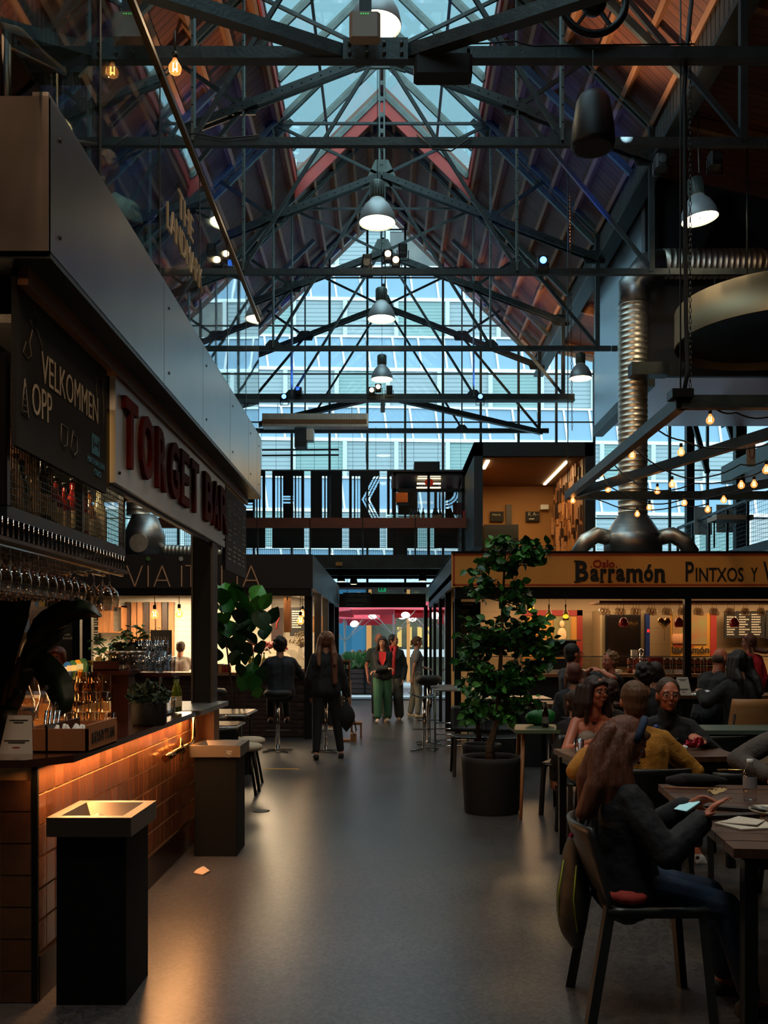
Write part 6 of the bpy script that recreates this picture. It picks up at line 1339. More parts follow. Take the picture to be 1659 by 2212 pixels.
person('person with brown hair hidden behind the long haired one with glasses', (1.66, 8.2), 20, hip=.40, H=1.55, seated=True, top='1c1a1a', hair='bob', hc='3c2218', wmn=True, vox=.014, legs=False)
person('balding person in a black zipped jacket leaning over the far table', (3.66, 10.6), -60, hip=.7, H=1.76, seated=True, top='14171c', jacket=1, hair='bald', hc='4a3828', skin=SKIN2, glasses=True, lean=18, hpitch=-16, vox=.014, rh=(.18, .38, 1.08), lh=(-.15, .38, 1.08), legs=False)
person('person with black hair and leather jacket seated with back turned at the far table', (3.58, 9.3), 20, hip=.68, H=1.72, seated=True, top='0c0d0f', jacket=1, hair='long', hc='0e0a0a', wmn=True, lean=8, vox=.014, legs=False, belly=1.15, lh=(-.25, .35, 1.0))
person('person in a bright red coat standing at the mustard kiosk counter', (4.85, 12.4), 20, H=1.6, top='b01426', jacket=1, hair='bob', hc='5a3020', wmn=True, glasses=True, hyaw=-60, vox=.016)
person('person in a grey sweater at the right edge, only an elbow showing', (2.42, 5.35), 178, hip=.54, H=1.75, seated=True, top='4a4340', knit=True, vox=.012, rh=(.32, .3, .78), lh=(-.2, .3, .78), rp=(1, .2, -.4), hc='2a1c14')
for px, D, c, lb in ((762, 31, 'd8d8d4', 'blurred white haired person seated outdoors behind the planter'), (777, 31.5, '3a4a6a', 'person outdoors behind the planter, middle of three'), (788, 31, 'a8a8a0', 'person outdoors behind the planter, rightmost of three')):
    person(lb, at(px, D), 170, hip=.55, H=1.7, seated=True, top=c, hair='short', hc='b8b0a4' if px == 762 else '5a4030', vox=.03, hands=False, legs=False)
# ================================================ furniture and small things
def bin_(label, x0, x1, y0, y1, zt=.785, sticker=False):
    t = thing('waste_bin', label, 'bin', ((x0+x1)/2, y0, 0)); a = .045
    MB().cbox((x0+.03, y0+.03, 0), (x1-.03, y1-.03, .71), .004).build('cabinet', mat('bin_black', '090a0c', .8, spec=.2), t); m = MB()
    m.box((x0, y0, .705), (x0+a, y1, zt)).box((x1-a, y0, .705), (x1, y1, zt)).box((x0+a, y0, .705), (x1-a, y0+a, zt)).box((x0+a, y1-a, .705), (x1-a, y1, zt)); m.build('rim', mat('bin_rim', '6e645a', .42, .9), t)
    m = MB(); q = [(x0+a, y0+a), (x1-a, y0+a), (x1-a, y1-a), (x0+a, y1-a)]; c = ((x0+x1)/2, (y0+y1)/2)
    for i in range(4): p0, p1 = q[i], q[(i+1) % 4]; m.poly([(p0[0], p0[1], zt), (p1[0], p1[1], zt), (p1[0]*.6+c[0]*.4, p1[1]*.6+c[1]*.4, .69), (p0[0]*.6+c[0]*.4, p0[1]*.6+c[1]*.4, .69)], (0, 0, -.004))
    m.build('chute', MC['bin_rim'], t)
    b = MB(); b.grid(lambda u, v: V((c[0]+(u-.5)*.22+.01*sin(9*v), c[1]+(v-.5)*.25, .72+.03*sin(u*8)*cos(v*7))), 10, 10); b.build('liner', mat('crumpled_film', '9a8a78', .3), t)
    if sticker: m = MB(); m.tube(P(494, 1626, y0), P(494, 1626, y0-.003), .035, n=16).build('sticker', mat('sticker_grey', '5a544c', .5), t); m = MB(); a = P(489, 1625, y0-.005); text(m, 'Oslo', a, (1,0,0), (0,0,1), width=.04, ext=.001); text(m, 'Mat', a-V((-.003, 0, .015)), (1,0,0), (0,0,1), width=.03, ext=.001); m.build('lettering', M_chalk, t)
bin_('tall black waste bin with a square steel rim, nearest to the camera', -1.41, -1.06, 3.82, 4.24)
bin_('tall black waste bin with a square steel rim, farther one below the bar end', -1.40, -1.04, 6.52, 6.95, sticker=True)
tag(MB().cbox((-2.2, 3.5, 0), (-1.62, 3.8, .16), .02).build('floor_box', M_matte), 'low dark box on the floor at the bottom left corner', 'box')
tag(MB().poly([(-1.27, 6.05, .004), (-1.2, 6.0, .004), (-1.17, 6.08, .01), (-1.22, 6.12, .03), (-1.26, 6.1, .012)], (0, 0, .006)).build('paper_scrap', mat('scrap', 'c8a888', .8)), 'crumpled paper scrap on the floor below the bar', 'litter')
c = PF(565, 1752); tag(MB().lathe([(.07, 0.001), (.075, .004), (.06, .004)], c, 24).build('floor_drain', M_dark), 'round drain lid in the floor beside the farther bin', 'drain cover')
a = PF(570, 1662); tag(MB().box((a.x, a.y, .001), (a.x+.42, a.y+.06, .003)).build('floor_tape', mat('yellow_tape', 'c8942c', .6)), 'short yellow tape line on the floor by the left tables', 'tape')
# ---- chairs, tables, stools
M_chair = mat('charcoal_chair', '121415', .4); M_chgrey = mat('grey_chair_shell', '26292b', .4)
def dining(label, group, m):
    c = local('dining_chair', label, 'chair', group)
    o = MB().grid(lambda u, v: V(((u-.5)*.42, -.2+.4*v, .445+.012*(2*u-1)**2)), 8, 6).build('seat', m, c); md = o.modifiers.new('t', 'SOLIDIFY'); md.thickness = .02
    o = MB().grid(lambda u, v: V(((u-.5)*(.43-.03*v), -.2-.07*v-.05*(1-(2*u-1)**2)*v**.5, .47+.3*v)), 10, 8).build('backrest', m, c); md = o.modifiers.new('t', 'SOLIDIFY'); md.thickness = .018
    for sx in (-1, 1):
        MB().bar((sx*.2, .22, 0), (sx*.185, .18, .44), .03, .035).build('leg', m, c); MB().bar((sx*.205, -.27, 0), (sx*.19, -.19, .46), .03, .04).build('leg', m, c); MB().bar((sx*.19, -.19, .43), (sx*.185, .19, .43), .02, .03).build('side_rail', m, c)
    return c
DC = Many(dining('x', 'moulded chairs in the seating area', M_chgrey)); DB = Many(dining('x', 'black chairs in the seating area', M_chair))
DC((1.07, 3.86, 0), -pi/2, 'grey moulded chair under the person in the navy jacket')
for x, y, rz, lb in ((1.57, 5.68, .03, 'black chair under the person in the mustard sweater'), (1.56, 7.15, pi, 'black chair under the bare shouldered person with glasses'), (2.1, 7.1, pi, 'black chair under the person facing the camera'), (2.05, 5.5, pi-.05+pi, 'empty black chair with brass bar behind the nearest table'), (2.45, 5.35, pi, 'black chair at the right edge under the grey sweater'),
                     (2.62, 7.6, .1, 'empty black chair right of the person facing the camera'), (1.93, 9.55, 0, 'black chair under the red brown haired person'), (2.58, 9.2, .2, 'black chair under the curly dark haired person'), (1.3, 10.6, pi, 'black chair behind the ficus, right'), (.95, 10.7, pi, 'black chair behind the ficus, left'), (2.86, 9.95, .1, 'black chair under the long haired person by the pair'), (1.98, 8.3, .3, 'black chair hidden behind the mustard sweater'), (1.62, 8.25, 2.7, 'black chair hidden behind the bare shouldered person')):
    DB((x, y, 0), rz, lb)
DW = Many(shell_chair('x', 'plywood shell chairs in the seating area', mat('light_plywood', 'a8764a', .5, var=(3, .15, (1, 1, 6)))))
for x, y, rz, s, lb in ((3.35, 8.75, pi, 1.15, 'light plywood chair facing the far table, right of centre'), (4.2, 9.3, pi, 1.2, 'light plywood chair cut by the right edge'), (3.0, 10.9, 0, 1.1, 'light plywood chair behind the card stand table')): DW((x, y, 0), rz, lb, s)
def table(label, corners, z, m=None, legs=True, legw=.05, th=.035, planks=5, cat='table'):
    cx = sum(p[0] for p in corners)/4; cy = sum(p[1] for p in corners)/4; t = thing('table', label, cat, (cx, cy, 0)); m = m or M_tablewood
    a, b, c, d = [V((p[0], p[1], 0)) for p in corners]       # near-left, near-right, far-right, far-left
    for i in range(planks):
        f0, f1 = i/planks+.002, (i+1)/planks-.002; q = [a.lerp(d, f0), b.lerp(c, f0), b.lerp(c, f1), a.lerp(d, f1)]
        MB().prism([(p.x, p.y) for p in q], z-th, z+jit(.0008)).build('plank', m, t)
    q = [V((cx, cy, 0)).lerp(p, .9) for p in (a, b, c, d)]; fr = MB()
    for i in range(4): fr.bar(q[i]+V((0, 0, z-th-.03)), q[(i+1) % 4]+V((0, 0, z-th-.03)), .03, .05)
    fr.build('frame', M_black, t)
    if legs:
        for p in q: MB().bar(p, p+V((0, 0, z-th-.02)), legw, legw).build('leg', M_black, t)
    return t
table('near dark planked table with plate and napkin, cut by the right edge', [(1.27, 3.40), (2.75, 3.25), (2.95, 4.85), (1.45, 4.97)], .75, planks=11)
table('second dark wooden table with glasses and a red flower', [(1.23, 6.1), (2.36, 6.2), (2.4, 6.72), (1.19, 6.66)], .75, planks=4)
table('high dark table with the white card stand, at the back right', [(2.85, 9.75), (4.4, 9.75), (4.4, 10.35), (2.85, 10.35)], .96, planks=4)
table('small dark table behind the bare shouldered person', [(1.75, 10.1), (2.6, 10.1), (2.6, 10.7), (1.75, 10.7)], .85, planks=4)
table('grey green table behind the person facing the camera', [(2.5, 7.75), (3.6, 7.75), (3.6, 8.3), (2.5, 8.3)], .78, mat('table_green', '4a5a50', .4), planks=1)
t = thing('trestle_table', 'small pale green table on splayed wooden legs beside the ficus', 'table', (1.35, 8.5, 0)); z = .75
MB().prism([(1.12, 8.1), (1.65, 8.1), (1.65, 8.7), (1.12, 8.7)], z-.03, z).build('table_top', mat('table_sage', '5c6a52', .4), t)
for x0, y0, x1, y1 in ((1.2, 8.2, 1.14, 7.95), (1.22, 8.6, 1.2, 8.75), (1.55, 8.2, 1.6, 8.0), (1.55, 8.6, 1.6, 8.8)): MB().tube((x0, y0, z-.03), (x1, y1, 0), .02, .014).build('leg', M_wood, t)
for (y0, y1, x0, x1, lb) in ((9.9, 10.7, -2.2, -1.52, 'thin topped cafe table left of the aisle, farther one'), (8.5, 9.0, -1.95, -1.4, 'thin topped cafe table left of the aisle, nearer one by the column')):
    t = thing('cafe_table', lb, 'table', ((x0+x1)/2, y0, 0)); MB().cbox((x0, y0, .73), (x1, y1, .755), .05).build('table_top', mat('table_walnut_gloss', '5a3a2a', .25), t); MB().path([(x0, y0, .735), (x1-.02, y0-.005, .735), (x1+.005, y0+.02, .735), (x1+.005, y1, .735)], .012, 6).build('edge_band', M_brush, t)
    for x, y in ((x0+.06, y0+.06), (x1-.06, y0+.06), (x0+.06, y1-.06), (x1-.06, y1-.06)): MB().tube((x, y, 0), (x, y, .73), .012).build('leg', M_black, t)
# padded seat chairs at the left tables
ps = local('padded_stool', 'x', 'stool', 'round padded stools left of the aisle'); MB().lathe([(0, .44), (.17, .44), (.19, .46), (.185, .49), (.15, .505), (0, .51)], (0,0,0), 20, cap=False).build('cushion', mat('cushion_cream', 'b8a890', .8), ps)
for a in (.8, 2.4, 3.9, 5.5): MB().tube((.1*cos(a), .1*sin(a), .44), (.2*cos(a), .2*sin(a), 0), .014).build('leg', M_black, ps)
PS = Many(ps)
for x, y, lb in ((-1.45, 9.3, 'round stool with cream cushion, nearest the aisle at the left tables'), (-1.5, 9.9, 'round stool with cream cushion just behind it')): PS((x, y, 0), 0, lb)
for x, y, rz, lb in ((-1.62, 8.2, .6, 'black chair between the bin and the left tables'), (-1.95, 9.4, pi/2, 'black chair behind the left cafe tables')): DB((x, y, 0), rz, lb)
def barstool(label, h=.78, seat='pad'):
    b = local('bar_stool', label, 'bar stool', 'bar stools'); 
    if seat == 'pad': MB().lathe([(0, h-.04), (.12, h-.04), (.19, h), (.2, h+.04), (.17, h+.08), (0, h+.085)], (0,0,0), 20, cap=False).build('seat', M_matte, b)
    else: o = MB().grid(lambda u, v: V(((u-.5)*.4, (v-.5)*.34, h+.06*(2*u-1)**2)), 10, 6).build('seat', mat('stool_grey', '3c4448', .3, .4), b); md = o.modifiers.new('t', 'SOLIDIFY'); md.thickness = .02
    MB().tube((0, 0, .03), (0, 0, h-.03), .03, .026, 10).build('column', M_chrome, b)
    MB().bar((-.17, 0, .3), (.17, 0, .3), .02, .012).build('foot_rest', M_chrome, b)
    for a in (.5, 2.07, 3.64, 5.21): MB().bar((0, 0, .03), (.24*cos(a), .24*sin(a), .012), .035, .02).build('foot', M_chrome, b)
    return b
S1 = Many(barstool('x')); S2 = Many(barstool('x', .76, 'saddle'))
for px, D, lb in ((600, 12.95, 'chrome bar stool under the sitting person at the corner counter'), (704, 12.9, 'chrome bar stool right of it, behind the long haired person'), (460, 13.4, 'chrome bar stool farther left at the brick counter')): S1((*at(px, D), 0), .2, lb)
S1((*at(926, 13.9), 0), .3, 'bar stool with thick black round pad, right of the passage', (1, 1, 1.2)); S2((*at(917, 13.1), 0), .1, 'bar stool with curved grey saddle seat, right of the passage')
sb = thing('slatted_table', 'high slatted metal table standing along the side of the mustard kiosk', 'table', (.85, 13.2, 0))
for i in range(9): MB().box((.66, 13.0+i*.2, .84), (1.12, 13.12+i*.2, .86)).build('slat', M_brush, sb)
for i in range(5): MB().tube((.66, 12.95, .08+i*.08), (1.12, 12.95, .08+i*.08), .009).build('rung', M_chrome, sb)
for x, y in ((.66, 12.95), (1.12, 12.95), (.66, 14.8), (1.12, 14.8)): MB().tube((x, y, 0), (x, y, .85), .014).build('leg', M_steel2, sb)
# service station behind the ficus
t = thing('service_counter', 'low steel edged service counter behind the ficus', 'counter', (1.9, 11.6, 0)); MB().box((1.05, 11.3, 0), (1.95, 11.9, .8)).build('body', M_dark, t); MB().box((1.0, 11.25, .8), (2.0, 11.95, .84)).build('top', M_brush, t)
# menu board standing by the Italian counter
ab = thing('menu_stand', 'brown framed standing menu board headed by a letter and a small tricolour flag', 'sign board', (*at(748, 14.3), 0)); a, b = P(738, 1560, 14.3), P(757, 1425, 14.3)
MB().box((a.x, 14.3, .25), (b.x, 14.34, b.z)).build('frame', M_wood, ab); MB().box((a.x+.02, 14.29, .45), (b.x-.02, 14.3, b.z-.03)).build('panel', M_matte, ab); m = MB(); lines(m, a.x+.03, b.x-.02, .6, b.z-.25, 14.289, 7, 1, 5); text(m, 'U', (a.x+.015, 14.289, b.z-.17), (1,0,0), (0,0,1), width=.035, height=.1, ext=.002); m.build('lettering', M_chalk, ab)
for i, c_ in enumerate(('2c8a3c', 'd8d4cc', 'b8342c')): MB().box((a.x+.065+i*.016, 14.285, b.z-.14), (a.x+.079+i*.016, 14.29, b.z-.08)).build('flag_stripe', mat('flag_'+c_, c_, .6), ab)
MB().box((b.x, 14.3, 0), (b.x+.09, 14.5, .12)).box((a.x, 14.25, 0), (b.x, 14.5, .03)).build('base', M_wood, ab)
t = thing('small_bench', 'small brown wooden step stool beside the standing menu board', 'stool', (*at(768, 15.0), 0)); MB().box((-.62, 14.9, .2), (-.42, 15.2, .24)).box((-.62, 14.9, .2), (-.6, 15.2, .9)).build('seat', M_wood, t)
for x in (-.6, -.45): MB().box((x, 14.92, 0), (x+.03, 14.95, .2)).build('leg', M_wood, t)
# ---- table tops: things to eat and drink
def tumbler(label, group='water glasses'):
    g = local('tumbler', label, 'glass', group); MB().lathe([(.026, 0), (.03, .004), (.036, .1), (.0345, .1), (.028, .008), (0, .008)], (0,0,0), 16, cap=False).build('glass_body', M_clear, g); return g
TB = Many(tumbler('x'))
for x, y, z, s, lb in ((1.31, 6.35, .75, 1.0, 'empty tumbler before the bare shouldered person'), (1.93, 6.3, .75, 1.1, 'empty tumbler before the person facing the camera'), (-1.62, 5.9, 1.032, 1.15, 'tall tumbler on the bar, left one near the plant pot'), (-1.46, 6.2, 1.032, 1.15, 'tall tumbler on the bar near the steel end'), (-1.9, 4.9, 1.032, 1.4, 'candle glass with a small flame on the bar')): TB((x, y, z), 0, lb, s)
tag(MB().ball((-1.9, 4.9, 1.09), (.008, .008, .016), 8).build('candle_flame', emi('flame', 'ffc070', 12)), 'small flame inside the candle glass on the bar', 'flame')
def pet(label, x, y, z, cap, wat, s=1.0):
    t = thing('water_bottle', label, 'bottle', (x, y, z)); MB().lathe([(.028, 0), (.032, .008), (.032, .05), (.029, .06), (.032, .07), (.032, .12), (.026, .15), (.013, .17), (.012, .18)], (x, y, z), 16).build('body', M_clear, t)
    MB().lathe([(.015, .176), (.015, .2), (0, .2)], (x, y, z), 12).build('cap', cap, t); MB().lathe([(.0325, .065), (.0325, .118)], (x, y, z), 16, cap=False).build('label', wat, t)
pet('clear plastic bottle with grey cap and pale label on the nearest table', 1.736, 4.44, .75, M_white, mat('label_grey', '8a8a90', .6)); pet('clear plastic bottle with blue cap on the second table', 1.83, 6.32, .75, mat('cap_blue', '2a4aa0', .4), mat('label_blue', '3a6a9a', .6))
t = thing('beer_bottle', 'dark beer bottle with round label on the pale green table', 'bottle', (1.42, 8.35, .75)); MB().lathe([(.03, 0), (.031, .12), (.025, .15), (.013, .18), (.012, .23)], (1.42, 8.35, .75), 14).build('body', mat('beer_glass', '20120a', .12), t); MB().lathe([(.0315, .04), (.0315, .1)], (1.42, 8.35, .75), 14, cap=False).build('label', M_chalkd, t)
t = thing('green_bag', 'bright green soft bag lying on the table by the beer bottle', 'bag', (1.38, 8.55, .75)); c = V((1.41, 8.6, .75))
o = remesh(MB().ball(c+V((0, 0, .07)), (.14, .1, .075), 14).ball(c+V((.08, 0, .09)), (.07, .07, .06), 10).build('bag_body', cloth('12803a', .5), t), .012, 3)
fl_ = thing('red_flower', 'magenta red paper flower lying on the second table', 'flower', P(1500, 1622, 6.3)); c = ORG[fl_.name]+V((0, 0, .03)); R.seed(6)
for i in range(9):
    a = i*.7; d = V((cos(a)*.75, sin(a)*.5, .45+jit(.4))).normalized(); q = d.cross(V((0, 0, 1))).normalized()
    MB().grid(lambda u, v: c+d*(.07*u)+q*((v-.5)*.05*sin(pi*min(1, u*.9+.08)))+V((0, 0, .015*sin(u*5+v*3))), 5, 4).build('petal', mat('petal_red', 'b0103a', .6), fl_)
MB().ball(P(1478, 1620, 6.3)+V((0, 0, .015)), (.03, .02, .018), 10).build('white_tuft', M_white, fl_)
pl = thing('plate', 'white plate with leftovers and cutlery on the nearest table', 'plate', (1.73, 4.1, .75)); MB().lathe([(.0, .006), (.07, .006), (.12, .018), (.125, .02), (.12, .012), (.07, 0)], (1.73, 4.1, .75), 28, cap=False).build('dish', mat('plate_white', 'b8b4a8', .25), pl)
R.seed(12)
for i in range(14): MB().ball((1.75+jit(.05), 4.1+jit(.05), .766), (.014, .01, .006), 6).build('food_scrap', mat('salad', '7c8a34', .6), pl)
for dx, lb in ((0, 'fork'), (.03, 'knife')): tag(MB().bar((1.62+dx*1.5, 4.16-dx, .776), (1.7+dx, 4.02+dx, .772), .012, .003).ball((1.7+dx, 4.02+dx, .773), (.014, .02, .003), 8).build(lb, M_chrome), 'steel %s resting across the plate on the nearest table' % lb, 'cutlery')
nk_ = thing('napkin', 'folded white paper napkin near the table corner', 'napkin', (1.48, 3.83, .75)); MB().prism([(1.36, 3.86), (1.42, 3.72), (1.6, 3.76), (1.58, 3.92), (1.5, 3.97)], .752, .758).poly([(1.38, 3.85, .758), (1.5, 3.76, .765), (1.58, 3.88, .76), (1.5, 3.96, .762)], (0, 0, .004)).build('paper', mat('napkin_white', 'c8bcae', .85), nk_)
for (a, b, w, lb) in (((1.4, 4.25), (1.68, 4.12), .04, 'closed black menu folder, farther one on the nearest table'), ((1.33, 3.98), (1.6, 4.02), .04, 'closed black menu folder, nearer one beside the hand')):
    t = thing('menu_folder', lb, 'folder', (a[0], a[1], .75)); MB().bar((*a, .76), (*b, .76), .055, .014).build('cover', mat('folder_black', '17151a', .5), t)
    MB().bar((b[0], b[1], .76), (b[0]+.04, b[1]+.002, .76), .012, .004).build('metal_tip', MC['polished_brass'], t)
for i in range(2): tag(MB().tube((1.44, 4.83-i*.03, .757), (1.7, 4.78-i*.02, .757), .003, n=5).build('chopstick', M_wood), 'wooden chopstick lying beyond the menu folders, %s one' % ('farther' if not i else 'nearer'), 'cutlery')
for x, y, lb in ((1.63, 4.62, 'ruffled cream shell, left of the pair by the bottle'), (1.68, 4.68, 'ruffled cream shell, right of the pair by the bottle')):
    tag(MB().grid(lambda u, v: V((x+.035*cos(u*pi*1.2)*v, y+.03*sin(u*pi*1.2)*v, .752+.018*v*v+.003*sin(u*40)*v)), 24, 4).build('shell', mat('shell_cream', 'b89a68', .7)), lb, 'shell')
t = thing('sunglasses', 'dark sunglasses lying at the right edge of the nearest table', 'sunglasses', (1.66, 3.88, .75))
for k in (0, 1): MB().ball((1.63+k*.06, 3.88, .765), (.027, .008, .018), 10).build('lens', mat('lens_brown', '1c100a', .1), t); MB().path([(1.61+k*.1, 3.88, .77), (1.62+k*.09, 3.97, .76)], .003, 4).build('temple', M_black, t)
ph = thing('smartphone', 'glowing smartphone held over the table edge', 'phone', (1.24, 3.95, .8)); MB().poly([(1.21, 3.93, .80), (1.25, 3.87, .80), (1.33, 3.93, .83), (1.29, 4.0, .83)], (0, 0, -.008)).build('body', M_black, ph); MB().poly([(1.215, 3.93, .802), (1.25, 3.878, .802), (1.325, 3.93, .832), (1.288, 3.99, .832)], (0, 0, .001)).build('screen', emi('phone_screen', 'a8d8d8', .5), ph)
t = thing('umbrella', 'folded black umbrella lying at the far edge of the nearest table', 'umbrella', (1.6, 4.86, .75)); remesh(MB().path([(1.47, 4.9, .78), (1.55, 4.87, .785), (1.7, 4.9, .78), (1.8, 4.92, .775)], [.02, .04, .035, .015], 8).build('folded_cloth', cloth('0c0d10', .4), t), .008, 2)
tag(MB().tube((1.83, 5.15, .80), (2.2, 5.15, .80), .006).build('brass_bar', MC['polished_brass']), 'brass rod along the back of the empty chair behind the nearest table', 'rod')
tag(MB().box((2.95, 3.3, .5), (3.3, 3.8, .55)).build('stool_seat', M_tablewood), 'dark wooden stool seat corner at the right edge', 'stool') if False else None
def cardstand(label, p, s=1.0, qr=True):
    t = thing('card_stand', label, 'card stand', p); m = MB(); x, y, z = p; w0, w1, h, d = .085*s, .06*s, .19*s, .05*s
    m.poly([(x-w0, y-d, z), (x+w0, y-d, z), (x+w1, y, z+h), (x-w1, y, z+h)], (0, .004, 0)); m.poly([(x-w0, y+d, z), (x+w0, y+d, z), (x+w1, y, z+h), (x-w1, y, z+h)], (0, .004, 0)); m.build('card', mat('card_white', 'b8b0a6', .7), t)
    g = MB()
    def ln(f0, f1, hh): a = V((x-w0*f0, y-d*(1-hh)-.002, z+h*hh)); g.box(a, (x+w0*f1, a.y+.001, z+h*(hh+.025)))
    for hh, w in ((.86, .55), (.33, .75), (.28, .5), (.8, .3)): ln(w, w, hh)
    g.build('lettering', M_ink, t); g = MB(); g.box((x-.018*s, y-d*.86, z+h*.1), (x+.018*s, y-d*.86+.001, z+h*.18)); g.build('red_mark', MC['sign_red'], t); return t
a = P(32, 1616, 3.95); cardstand('white folded card stand at the left end of the bar', (a.x, 4.0, 1.032), .85); cardstand('white folded card stand on the high back table', (*at(1474, 9.9), .96), 1.0)
m = MB(); c = V((*at(1522, 9.9), .96)); R.seed(31)
m.grid(lambda u, v: c+V(((u-.5)*.26, (v-.5)*.12, .005+.05*abs(sin(u*7+v*3))*(1-abs(2*u-1))+.01*sin(v*9))), 14, 6); tag(m.build('crumpled_napkin', M_white), 'crumpled white napkins on the high back table', 'napkin')
# backpack hanging on the near chair
bp_ = thing('backpack', 'dark backpack with yellow green patterned trim hanging on the grey chair', 'backpack', (.8, 3.9, .15)); c = V((.80, 3.98, .44))
remesh(MB().ball(c, (.06, .14, .25), 14).ball(c+V((-.03, 0, -.05)), (.045, .11, .16), 12).build('pack', mat('camo_fabric', '0c0d0f', .6, var=(12, .9), col2='2c2a1c'), bp_), .014, 3)
MB().path([c+V((-.015, -.125, .14)), c+V((-.03, -.138, 0)), c+V((-.01, -.12, -.14))], .0035, 5).path([c+V((-.05, -.03, .14)), c+V((-.075, -.04, .0)), c+V((-.07, -.03, -.1))], .0035, 5).build('trim', mat('yellow_trim', '8a9a20', .6), bp_); MB().ball(c+V((-.03, -.1, .26)), .012, 8).build('pink_tag', mat('pink', 'c02a6a', .6), bp_)
MB().path([c+V((.02, -.05, .25)), c+V((.06, -.02, .32)), c+V((.05, .05, .25))], .01, 5).build('strap', M_black, bp_)
jk = MB()      # buttons, zip and coat hem of the navy jacket
for px, py in ((1447, 1857), (1507, 1853)): jk.ball(P(px, py, 3.66), .008, 8)
jk.bar(P(1425, 1835, 3.66), P(1431, 1876, 3.66), .006); o = jk.build('brass_fittings', MC['polished_brass']); o.parent = pX; o.matrix_parent_inverse = (Matrix.Translation((.985, 3.86, 0)) @ Matrix.Rotation(radians(-90), 4, 'Z')).inverted()
remesh_ = MB().ball((.97, 3.78, .49), (.1, .13, .045), 12).build('red_lining', cloth('a83a34')); remesh_.parent = pX; remesh_.matrix_parent_inverse = o.matrix_parent_inverse.copy()
# ---- on and behind the bar
cb_ = thing('wooden_box', 'long wooden cutlery crate on the bar lettered SAXHYTTAN on its end', 'crate', (-1.75, 4.1, 1.032)); a = P(62, 1615, 4.02); b = P(193, 1608, 4.02); x0, x1 = a.x, b.x; y0 = 4.0; y1 = 4.42; M_box = mat('pale_crate', 'a0653c', .55, var=(4, .15, (6, 6, 1)))
MB().box((x0, y0, 1.032), (x1, y0+.012, 1.135)).build('long_side', M_box, cb_); MB().box((x0, y1, 1.032), (x1, y1+.012, 1.135)).build('long_side', M_box, cb_); MB().box((x0, y0, 1.032), (x0+.012, y1, 1.14)).build('end_side', M_box, cb_); MB().box((x1-.012, y0, 1.032), (x1, y1, 1.15)).build('end_side', M_box, cb_); MB().box((x0, y0, 1.032), (x1, y1, 1.04)).build('bottom', M_box, cb_)
for x in (x0+.08,): MB().box((x, y0, 1.04), (x+.01, y1, 1.15)).build('divider', M_darkwood, cb_)
m = MB(); text(m, 'SAXHYTTAN', (x1+.001, y0+.05, 1.065), (0,1,0), (0,0,1), width=.33, height=.05, ext=.002, off=.01); m.build('lettering', M_ink, cb_)
R.seed(14); nk = Many(local('napkin_roll', 'x', 'napkin', 'rolled napkins standing in the bar crate')); MB().path([(0, 0, 0), (0, .005, .1), (.01, 0, .14)], [.02, .022, .008], 8).build('roll', M_white, nk.p)
for i in range(7): nk((x0+.1+.02*i, 4.12+jit(.05), 1.04), jit(3), 'rolled napkin standing in the long wooden bar crate', .75)
for i in range(4): tag(MB().path([(x0+.015+.017*i, 4.15, 1.045), (x0+.01+.02*i, 4.2, 1.2)], .007, 6).build('straw_bottle', M_chrome), 'chrome pourer in the bar crate, %s from the card stand' % ['first', 'second', 'third', 'fourth'][i], 'pourer')
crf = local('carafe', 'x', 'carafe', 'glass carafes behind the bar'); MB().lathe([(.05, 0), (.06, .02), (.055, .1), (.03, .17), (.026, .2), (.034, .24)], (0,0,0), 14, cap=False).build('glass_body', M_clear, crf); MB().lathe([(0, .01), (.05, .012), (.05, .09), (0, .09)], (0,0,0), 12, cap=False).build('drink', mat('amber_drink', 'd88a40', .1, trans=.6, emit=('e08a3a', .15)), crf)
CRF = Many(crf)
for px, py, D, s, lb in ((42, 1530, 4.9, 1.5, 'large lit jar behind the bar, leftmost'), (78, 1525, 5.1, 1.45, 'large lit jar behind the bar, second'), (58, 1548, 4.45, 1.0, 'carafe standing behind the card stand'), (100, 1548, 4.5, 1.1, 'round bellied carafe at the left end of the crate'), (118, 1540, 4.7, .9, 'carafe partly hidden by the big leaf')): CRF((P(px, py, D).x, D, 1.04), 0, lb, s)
bk = thing('back_counter', 'lit back counter of the bar in warm wood with steel edge', 'counter', (-3.3, 5.6, 0)); MB().box((-4.6, 5.9, 0), (-2.2, 6.3, 1.16)).build('body', mat('lit_birch', 'c07a40', .5), bk); MB().box((-4.6, 5.85, 1.16), (-2.2, 6.35, 1.18)).build('top', M_brush, bk); MB().box((-4.6, 5.2, .86), (-2.16, 5.9, .9)).build('work_top', M_brush, bk)
pg_ = local('pint_glass', 'x', 'glass', 'upturned glasses stacked behind the bar'); MB().lathe([(.038, 0), (.03, .115), (0, .117)], (0,0,0), 14, cap=False).build('glass_body', glass('lit_glass', 'f8e0c0', .03, 2.0, .06), pg_)
PG = Many(pg_)
for k in range(3):
    for i in range(8-k): PG((P(148+i*13+k*4, 0, 5.5).x, 5.5+.05*(i % 2), .98+k*.12), 0, 'upturned glass in the glowing stack behind the bar, beyond the crate')
tag(MB().box((-2.3, 5.35, .9), (-1.75, 5.7, .98)).build('glass_tray', M_brush), 'steel tray under the glowing stack of upturned glasses', 'tray')
lamp('AREA', 'bar_worklight', (-2.7, 5.55, 1.75), 10, (1, .5, .2), .5, rot=(0, 0, 0), size_y=.3); lamp('POINT', 'bar_backlight', (-2.3, 5.2, 1.15), 5, (1, .5, .2), .1); lamp('AREA', 'bar_fill', (-2.2, 4.4, 2.8), 22, (1, .6, .3), .8, rot=(0, 0, 0))  # the last area light is added to brighten the hanging glasses
